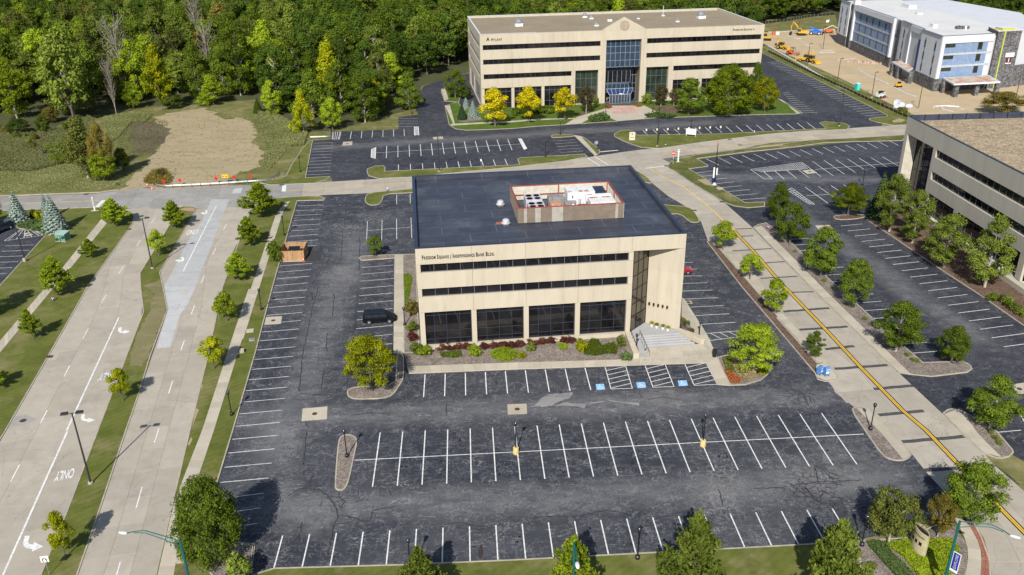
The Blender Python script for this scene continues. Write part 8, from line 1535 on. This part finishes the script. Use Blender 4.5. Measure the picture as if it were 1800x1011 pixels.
r = thing('telehandler', 'blue telehandler with folded boom behind the excavator', 'telehandler', 156.5, 304.0, .02, R_(-20)); wheelset(r, ((-1.6, -1.1), (1.6, -1.1), (-1.6, 1.1), (1.6, 1.1)), .7, .45, rim=WHITEM); MB().hull8([(-2.3, -1, .8), (2.6, -1, .8), (2.6, 1, .8), (-2.3, 1, .8)], [(-2.2, -.9, 1.7), (2.5, -.9, 1.5), (2.5, .9, 1.5), (-2.2, .9, 1.7)]).build('chassis', BMACH, r); MB().box(-.7, .7, -1.0, -.2, 1.6, 2.7).build('cab', BMACH, r); MB().tube([(-2.4, .4, 2.9), (3.2, .4, 1.2)], [.42, .34], 6).build('boom', BMACH, r); MB().box(2.9, 3.4, -.7, 1.1, .4, 1.3).build('carriage', BLACKM, r)
def backhoe(x, y, a, lab, m=YMACH):
    r = thing('backhoe', lab, 'backhoe', x, y, .02, a, 'yellow backhoe loaders'); wheelset(r, ((-1.1, -.95), (-1.1, .95)), .78, .5, rim=m); wheelset(r, ((1.5, -.9), (1.5, .9)), .5, .35, rim=m)
    MB().hull8([(-1.4, -.55, .7), (2.3, -.5, .7), (2.3, .5, .7), (-1.4, .55, .7)], [(-1.4, -.55, 1.6), (2.2, -.45, 1.5), (2.2, .45, 1.5), (-1.4, .55, 1.6)]).build('chassis', m, r); MB().box(-1.3, .5, -.75, .75, 2.75, 2.9).build('cab_roof', m, r)
    k = MB()
    for u, v in ((-1.25, -.7), (.45, -.7), (-1.25, .7), (.45, .7)): k.box(u-.05, u+.05, v-.05, v+.05, 1.5, 2.75)
    k.build('cab_posts', BLACKM, r); MB().box(-1.15, .35, -.62, .62, 1.6, 2.6).build('cab_glass', MG, r)
    MB().tube([(.6, .6, 1.3), (2.4, .6, 1.2), (3.1, .6, .6)], .12, 6).build('loader_arm', m, r); MB().tube([(.6, -.6, 1.3), (2.4, -.6, 1.2), (3.1, -.6, .6)], .12, 6).build('loader_arm', m, r); MB().hull8([(3.0, -1.1, .1), (3.8, -1.1, .1), (3.8, 1.1, .1), (3.0, 1.1, .1)], [(2.9, -1.1, .95), (3.2, -1.1, .9), (3.2, 1.1, .9), (2.9, 1.1, .95)]).build('loader_bucket', m, r)
    MB().tube([(-1.5, 0, 1.0), (-2.4, 0, 3.0), (-2.0, 0, 4.2)], [.2, .2, .14], 6).build('digger_boom', m, r); MB().tube([(-2.0, 0, 4.2), (-3.2, 0, 3.0), (-3.0, 0, 1.8)], [.15, .14, .1], 6).build('digger_stick', m, r); MB().hull8([(-3.4, -.3, 1.1), (-2.7, -.3, 1.1), (-2.7, .3, 1.1), (-3.4, .3, 1.1)], [(-3.2, -.3, 1.9), (-2.8, -.3, 1.9), (-2.8, .3, 1.9), (-3.2, .3, 1.9)]).build('digger_bucket', BLACKM, r)
backhoe(130.3, 270.5, R_(-55), 'yellow backhoe loader at the kerb, farther one, left of the orange roller'); backhoe(129.6, 243.6, R_(150), 'yellow backhoe loader at the kerb, nearer one'); backhoe(131.2, 240.6, R_(-70), 'yellow loader with black wheels parked against the nearer backhoe')
r = thing('roller', 'orange road roller between the yellow machines', 'roller', 129.9, 258.0, .02, R_(-50)); MB().lathe([(.65, -.9), (.65, .9)], 16).xf(lambda a, b, c: (a+2.0, c, b+.65)).build('drum', GALV, r); wheelset(r, ((-1.2, -.8), (-1.2, .8)), .65, .5, rim=OMACH); MB().box(-2.0, .3, -.8, .8, .8, 1.5).build('engine_cover', OMACH, r); MB().box(.3, 2.9, -1.05, -.92, .5, .95).build('frame', OMACH, r); MB().box(.3, 2.9, .92, 1.05, .5, .95).build('frame', OMACH, r); MB().box(2.75, 2.95, -.9, .9, .5, .95).build('frame', OMACH, r); MB().box(-.6, .9, -.75, .75, 2.5, 2.62).build('canopy', BLACKM, r)
k = MB()
for u in (-.55, .85):
    for v in (-.7, .7): k.box(u-.04, u+.04, v-.04, v+.04, 1.4, 2.5)
k.build('canopy_posts', BLACKM, r)
r = thing('skid_steer', 'white skid steer loader beside a brown pole lamp', 'skid steer', 130.4, 182.2, .02, R_(20)); wheelset(r, ((-.6, -.8), (.6, -.8), (-.6, .8), (.6, .8)), .42, .3, rim=SIGNR); MB().box(-1.3, .9, -.65, .65, .45, 1.3).build('body', WHITEM, r); MB().box(-.6, .7, -.5, .5, 1.3, 2.1).build('cab', BLACKM, r)
for s in (-.75, .75): MB().tube([(-1.3, s, 1.5), (.6, s, 1.7), (1.6, s, .6)], .11, 6).build('lift_arm', WHITEM, r)
MB().hull8([(1.5, -.9, .1), (2.2, -.9, .1), (2.2, .9, .1), (1.5, .9, .1)], [(1.5, -.9, .8), (1.7, -.9, .7), (1.7, .9, .7), (1.5, .9, .8)]).build('bucket', GALV, r)
r = thing('small_loader', 'small yellow plate loader on the sand between toilet and hotel', 'loader', 142.8, 196.4, .02, R_(10)); wheelset(r, ((-.7, -.5), (.6, -.5), (-.7, .5), (.6, .5)), .35, .3, rim=BLACKM); MB().box(-1.2, 1.0, -.5, .5, .5, 1.2).build('body', YMACH, r); MB().box(-.3, .5, -.4, .4, 1.2, 1.7).build('seat_frame', BLACKM, r)
r = thing('bulldozer', 'yellow bulldozer just right of the corner of the long building', 'bulldozer', 131.2, 292.0, .02, R_(-20))
for s in (-1, 1): MB().box(-1.8, 1.8, s*1.0-.3, s*1.0+.3, 0, .95).build('track', TYRE, r)
MB().box(-1.6, 1.7, -.7, .7, .7, 1.7).build('body', YMACH, r); MB().box(-1.4, 0, -.7, .7, 1.7, 2.9).build('cab', MG, r); MB().box(-1.5, .1, -.8, .8, 2.9, 3.05).build('cab_roof', YMACH, r); MB().hull8([(2.1, -1.7, .1), (2.4, -1.7, .1), (2.4, 1.7, .1), (2.1, 1.7, .1)], [(2.2, -1.7, 1.2), (2.4, -1.7, 1.2), (2.4, 1.7, 1.2), (2.2, 1.7, 1.2)]).build('blade', YMACH, r)
r = thing('boom_lift', 'orange boom lift parked at the far corner of the hotel', 'boom lift', 163.5, 307.0, .02, R_(-12)); wheelset(r, ((-1.5, -1), (1.5, -1), (-1.5, 1), (1.5, 1)), .5, .4, rim=OMACH); MB().box(-2, 2, -.9, .9, .6, 1.5).build('chassis', OMACH, r); MB().tube([(-1.8, 0, 1.6), (1.5, 0, 3.3), (4.6, 0, 1.7)], .22, 6).build('boom', mat('cream_boom', (.6, .52, .38), .5), r); MB().box(4.5, 5.9, -.8, .8, .8, 2.0).build('basket', OMACH, r)
r = thing('orange_dumpster', 'pale container behind the orange boom lift', 'container', 169.5, 303, .02, R_(-8)); MB().box(-3, 3, -1.2, 1.2, .2, 1.9).build('bin', mat('faded_orange', (.55, .32, .22), .7), r); MB().box(-3.1, 3.1, -1.3, 1.3, 1.9, 2.0).build('rim', mat('faded_rim', (.45, .25, .16), .7), r)
r = thing('site_crate', 'small orange and white crate near the far kerb of the site', 'crate', 139.5, 305.8, .02, R_(-10)); MB().box(-1.2, .2, -.8, .8, .1, 1.5).build('orange_side', OMACH, r); MB().box(.22, 1.6, -.8, .8, .1, 1.4).build('white_side', WHITEM, r)
r = thing('portable_toilet', 'turquoise portable toilet on the sand by the near kerb', 'portable toilet', 128.0, 193.6, .02, R_(12)); MB().box(-.6, .6, -.6, .6, .08, 2.1).build('cabin', TURQ, r); MB().box(-.42, .42, -.63, -.6, .15, 1.95).build('door', mat('turquoise_door', (.06, .56, .53), .5), r); MB().hull8([(-.65, -.65, 2.1), (.65, -.65, 2.1), (.65, .65, 2.1), (-.65, .65, 2.1)], [(-.5, -.5, 2.3), (.5, -.5, 2.3), (.5, .5, 2.3), (-.5, .5, 2.3)]).build('roof', mat('pale_roof', (.45, .62, .60), .5), r); MB().tube([(.4, .4, 2.0), (.4, .4, 2.6)], .06, 6).build('vent', SIGNW, r)
for i, (x, y, a, h) in enumerate(((131.2, 170.6, 10, 1.3), (129.6, 169.2, 30, 1.0), (133.1, 169.6, -10, .9), (131.0, 172.5, 40, 1.6), (127.2, 172.3, 5, .8))):
    r = thing('wrapped_pallet', ['largest white wrapped pallet load by the silt fence', 'white wrapped pallet load nearest the silt fence', 'low blue white pallet load at the right of the heap', 'tall wrapped load at the back of the heap', 'brown timber load at the left of the white heap'][i], 'pallet load', x, y, .02, R_(a), 'pallet loads by the silt fence'); MB().box(-.9, .9, -.7, .7, 0, .15).build('pallet', WOOD, r); MB().hull8([(-.9, -.7, .16), (.9, -.7, .16), (.9, .7, .16), (-.9, .7, .16)], [(-.7, -.6, h), (.8, -.5, h*.9), (.75, .6, h), (-.8, .55, h*.92)]).build('load', mat('white_shrink_wrap', (.60, .64, .72), .35) if i < 4 else BRN, r)
dm = MB(); 
for i in range(90): u = RN.normal()*2.2; v = RN.normal()*1.0; s = RN.uniform(.15, .5); a = RN.uniform(0, 3); c_, s_ = math.cos(a), math.sin(a); dm.add([(149.6+u*1.6+c_*s, 238+v-u*.9+s_*s, 0), (149.6+u*1.6-s_*s, 238+v-u*.9+c_*s, 0), (149.6+u*1.6-c_*s, 238+v-u*.9-s_*s, 0), (149.6+u*1.6+s_*s, 238+v-u*.9-c_*s, 0), (149.6+u*1.6, 238+v-u*.9, s*1.6+.3)], [(0, 1, 4), (1, 2, 4), (2, 3, 4), (3, 0, 4)])
tag(dm.build('stone_heap', mat('brown_rubble', (.22, .13, .10), .9, var=(.50, .40, .32), vs=1.2)), 'heap of loose brown stone veneer before the hotel', None, None, 'stuff')
# kerbs and pads of the site
for pts in ([(127.49,278.91),(125.98,234.85),(124.60,199.37),(125.77,180.59),(126.30,172.03)], [(139.05,313.87),(146.95,314.36),(154.24,316.64),(170.71,317.13)], [(143.75,303.39),(144.24,298.60),(144.98,294.64),(147.03,294.34)], [(143.40,284.46),(143.13,278.09),(144.31,276.52)], [(141.56,260.25),(147.92,260.65)], [(142.28,244.00),(149.95,246.79)], [(141.56,260.25),(144.57,264.35),(148.97,265.38)], [(142.17,225.50),(141.30,215.95),(141.71,201.72)], [(141.28,196.22),(140.76,187.81),(141.82,183.01)], [(142.96,170.08),(141.56,165.76),(143.03,162.96)], [(142.96,170.08),(146.47,170.22),(147.13,165.11)]):
    P = [Vector(p) for p in pts]; k = MB()
    for i in range(len(P)-1):
        t = (P[i+1]-P[i]).normalized(); q = Vector((-t.y, t.x))*.35; a, b = P[i], P[i+1]; k.prism([tuple(a+q), tuple(a-q), tuple(b-q), tuple(b+q)], 0, .16)
    struct(k.build('new_kerb', mat('new_kerb_concrete', (.50, .50, .48), .85)))
for p in ((145.29,266.22), (126.74,233.38), (125.49,203.28), (127.77,182.31), (134.41,166.23), (148.40,306.71)): tag(MB().lathe([(.5, 0), (.5, .12)], 12).build('lamp_footing', KERBM), None, None, None, 'structure').location = (*p, .02)
# silt fence
def silt(lab, pts, h=.8):
    o = Vector(pts[0]); r = thing('silt_fence', lab, 'fence', o.x, o.y, .05); n = int(plen(pts)/2.4); S_ = resample(pts, n)
    for i in range(n):
        a, b = S_[i]-o, S_[i+1]-o; MB().hull8([(a.x, a.y-.02, 0), (b.x, b.y-.02, 0), (b.x, b.y+.02, 0), (a.x, a.y+.02, 0)], [(a.x, a.y-.02, h), (b.x, b.y-.02, h*.95), (b.x, b.y+.02, h*.95), (a.x, a.y+.02, h)]).build('fabric_panel', mat('black_silt_fabric', (.022, .024, .024), .8), r); MB().box(-.04, .04, -.06, .0, 0, h+.25).build('stake', mat('stake_wood', (.34, .27, .17), .8), r).location = (a.x, a.y-.03, 0)
silt('black silt fence along the near edge of the building site', [(122.82,264.77),(123.42,227.93),(124.43,198.95),(125.36,179.67),(126.42,163.14),(126.84,157.54)]); silt('black silt fence under the far woods above the grass bank', [(138.29,331.82),(147.57,339.62),(160.02,345.81),(173.13,356.71),(188.33,362.59)], 1.1)
r = thing('site_flag', 'white and green flag on a pole beside the far hotel corner', 'flag', *(168.46,322.70), .02); MB().tube([(0, 0, 0), (0, 0, 3.4)], .05, 6).build('pole', TEAL, r); MB().add([(0, 0, 3.3), (1.6, .1, 3.5), (1.3, .1, 2.3), (.1, 0, 2.2)], [(0, 1, 2, 3)]).build('flag_cloth', SIGNW, r)
r = thing('grille_drum', 'white curved pipe lying on the sand near the right roof', 'pipe', *(142.39,166.55), .05); MB().tube([(-2.5, 1.5, .15), (-1.5, 2.6, .15), (1.5, 2.7, .15), (5, 1.4, .15)], .15, 8).build('pipe', WHITEM, r)
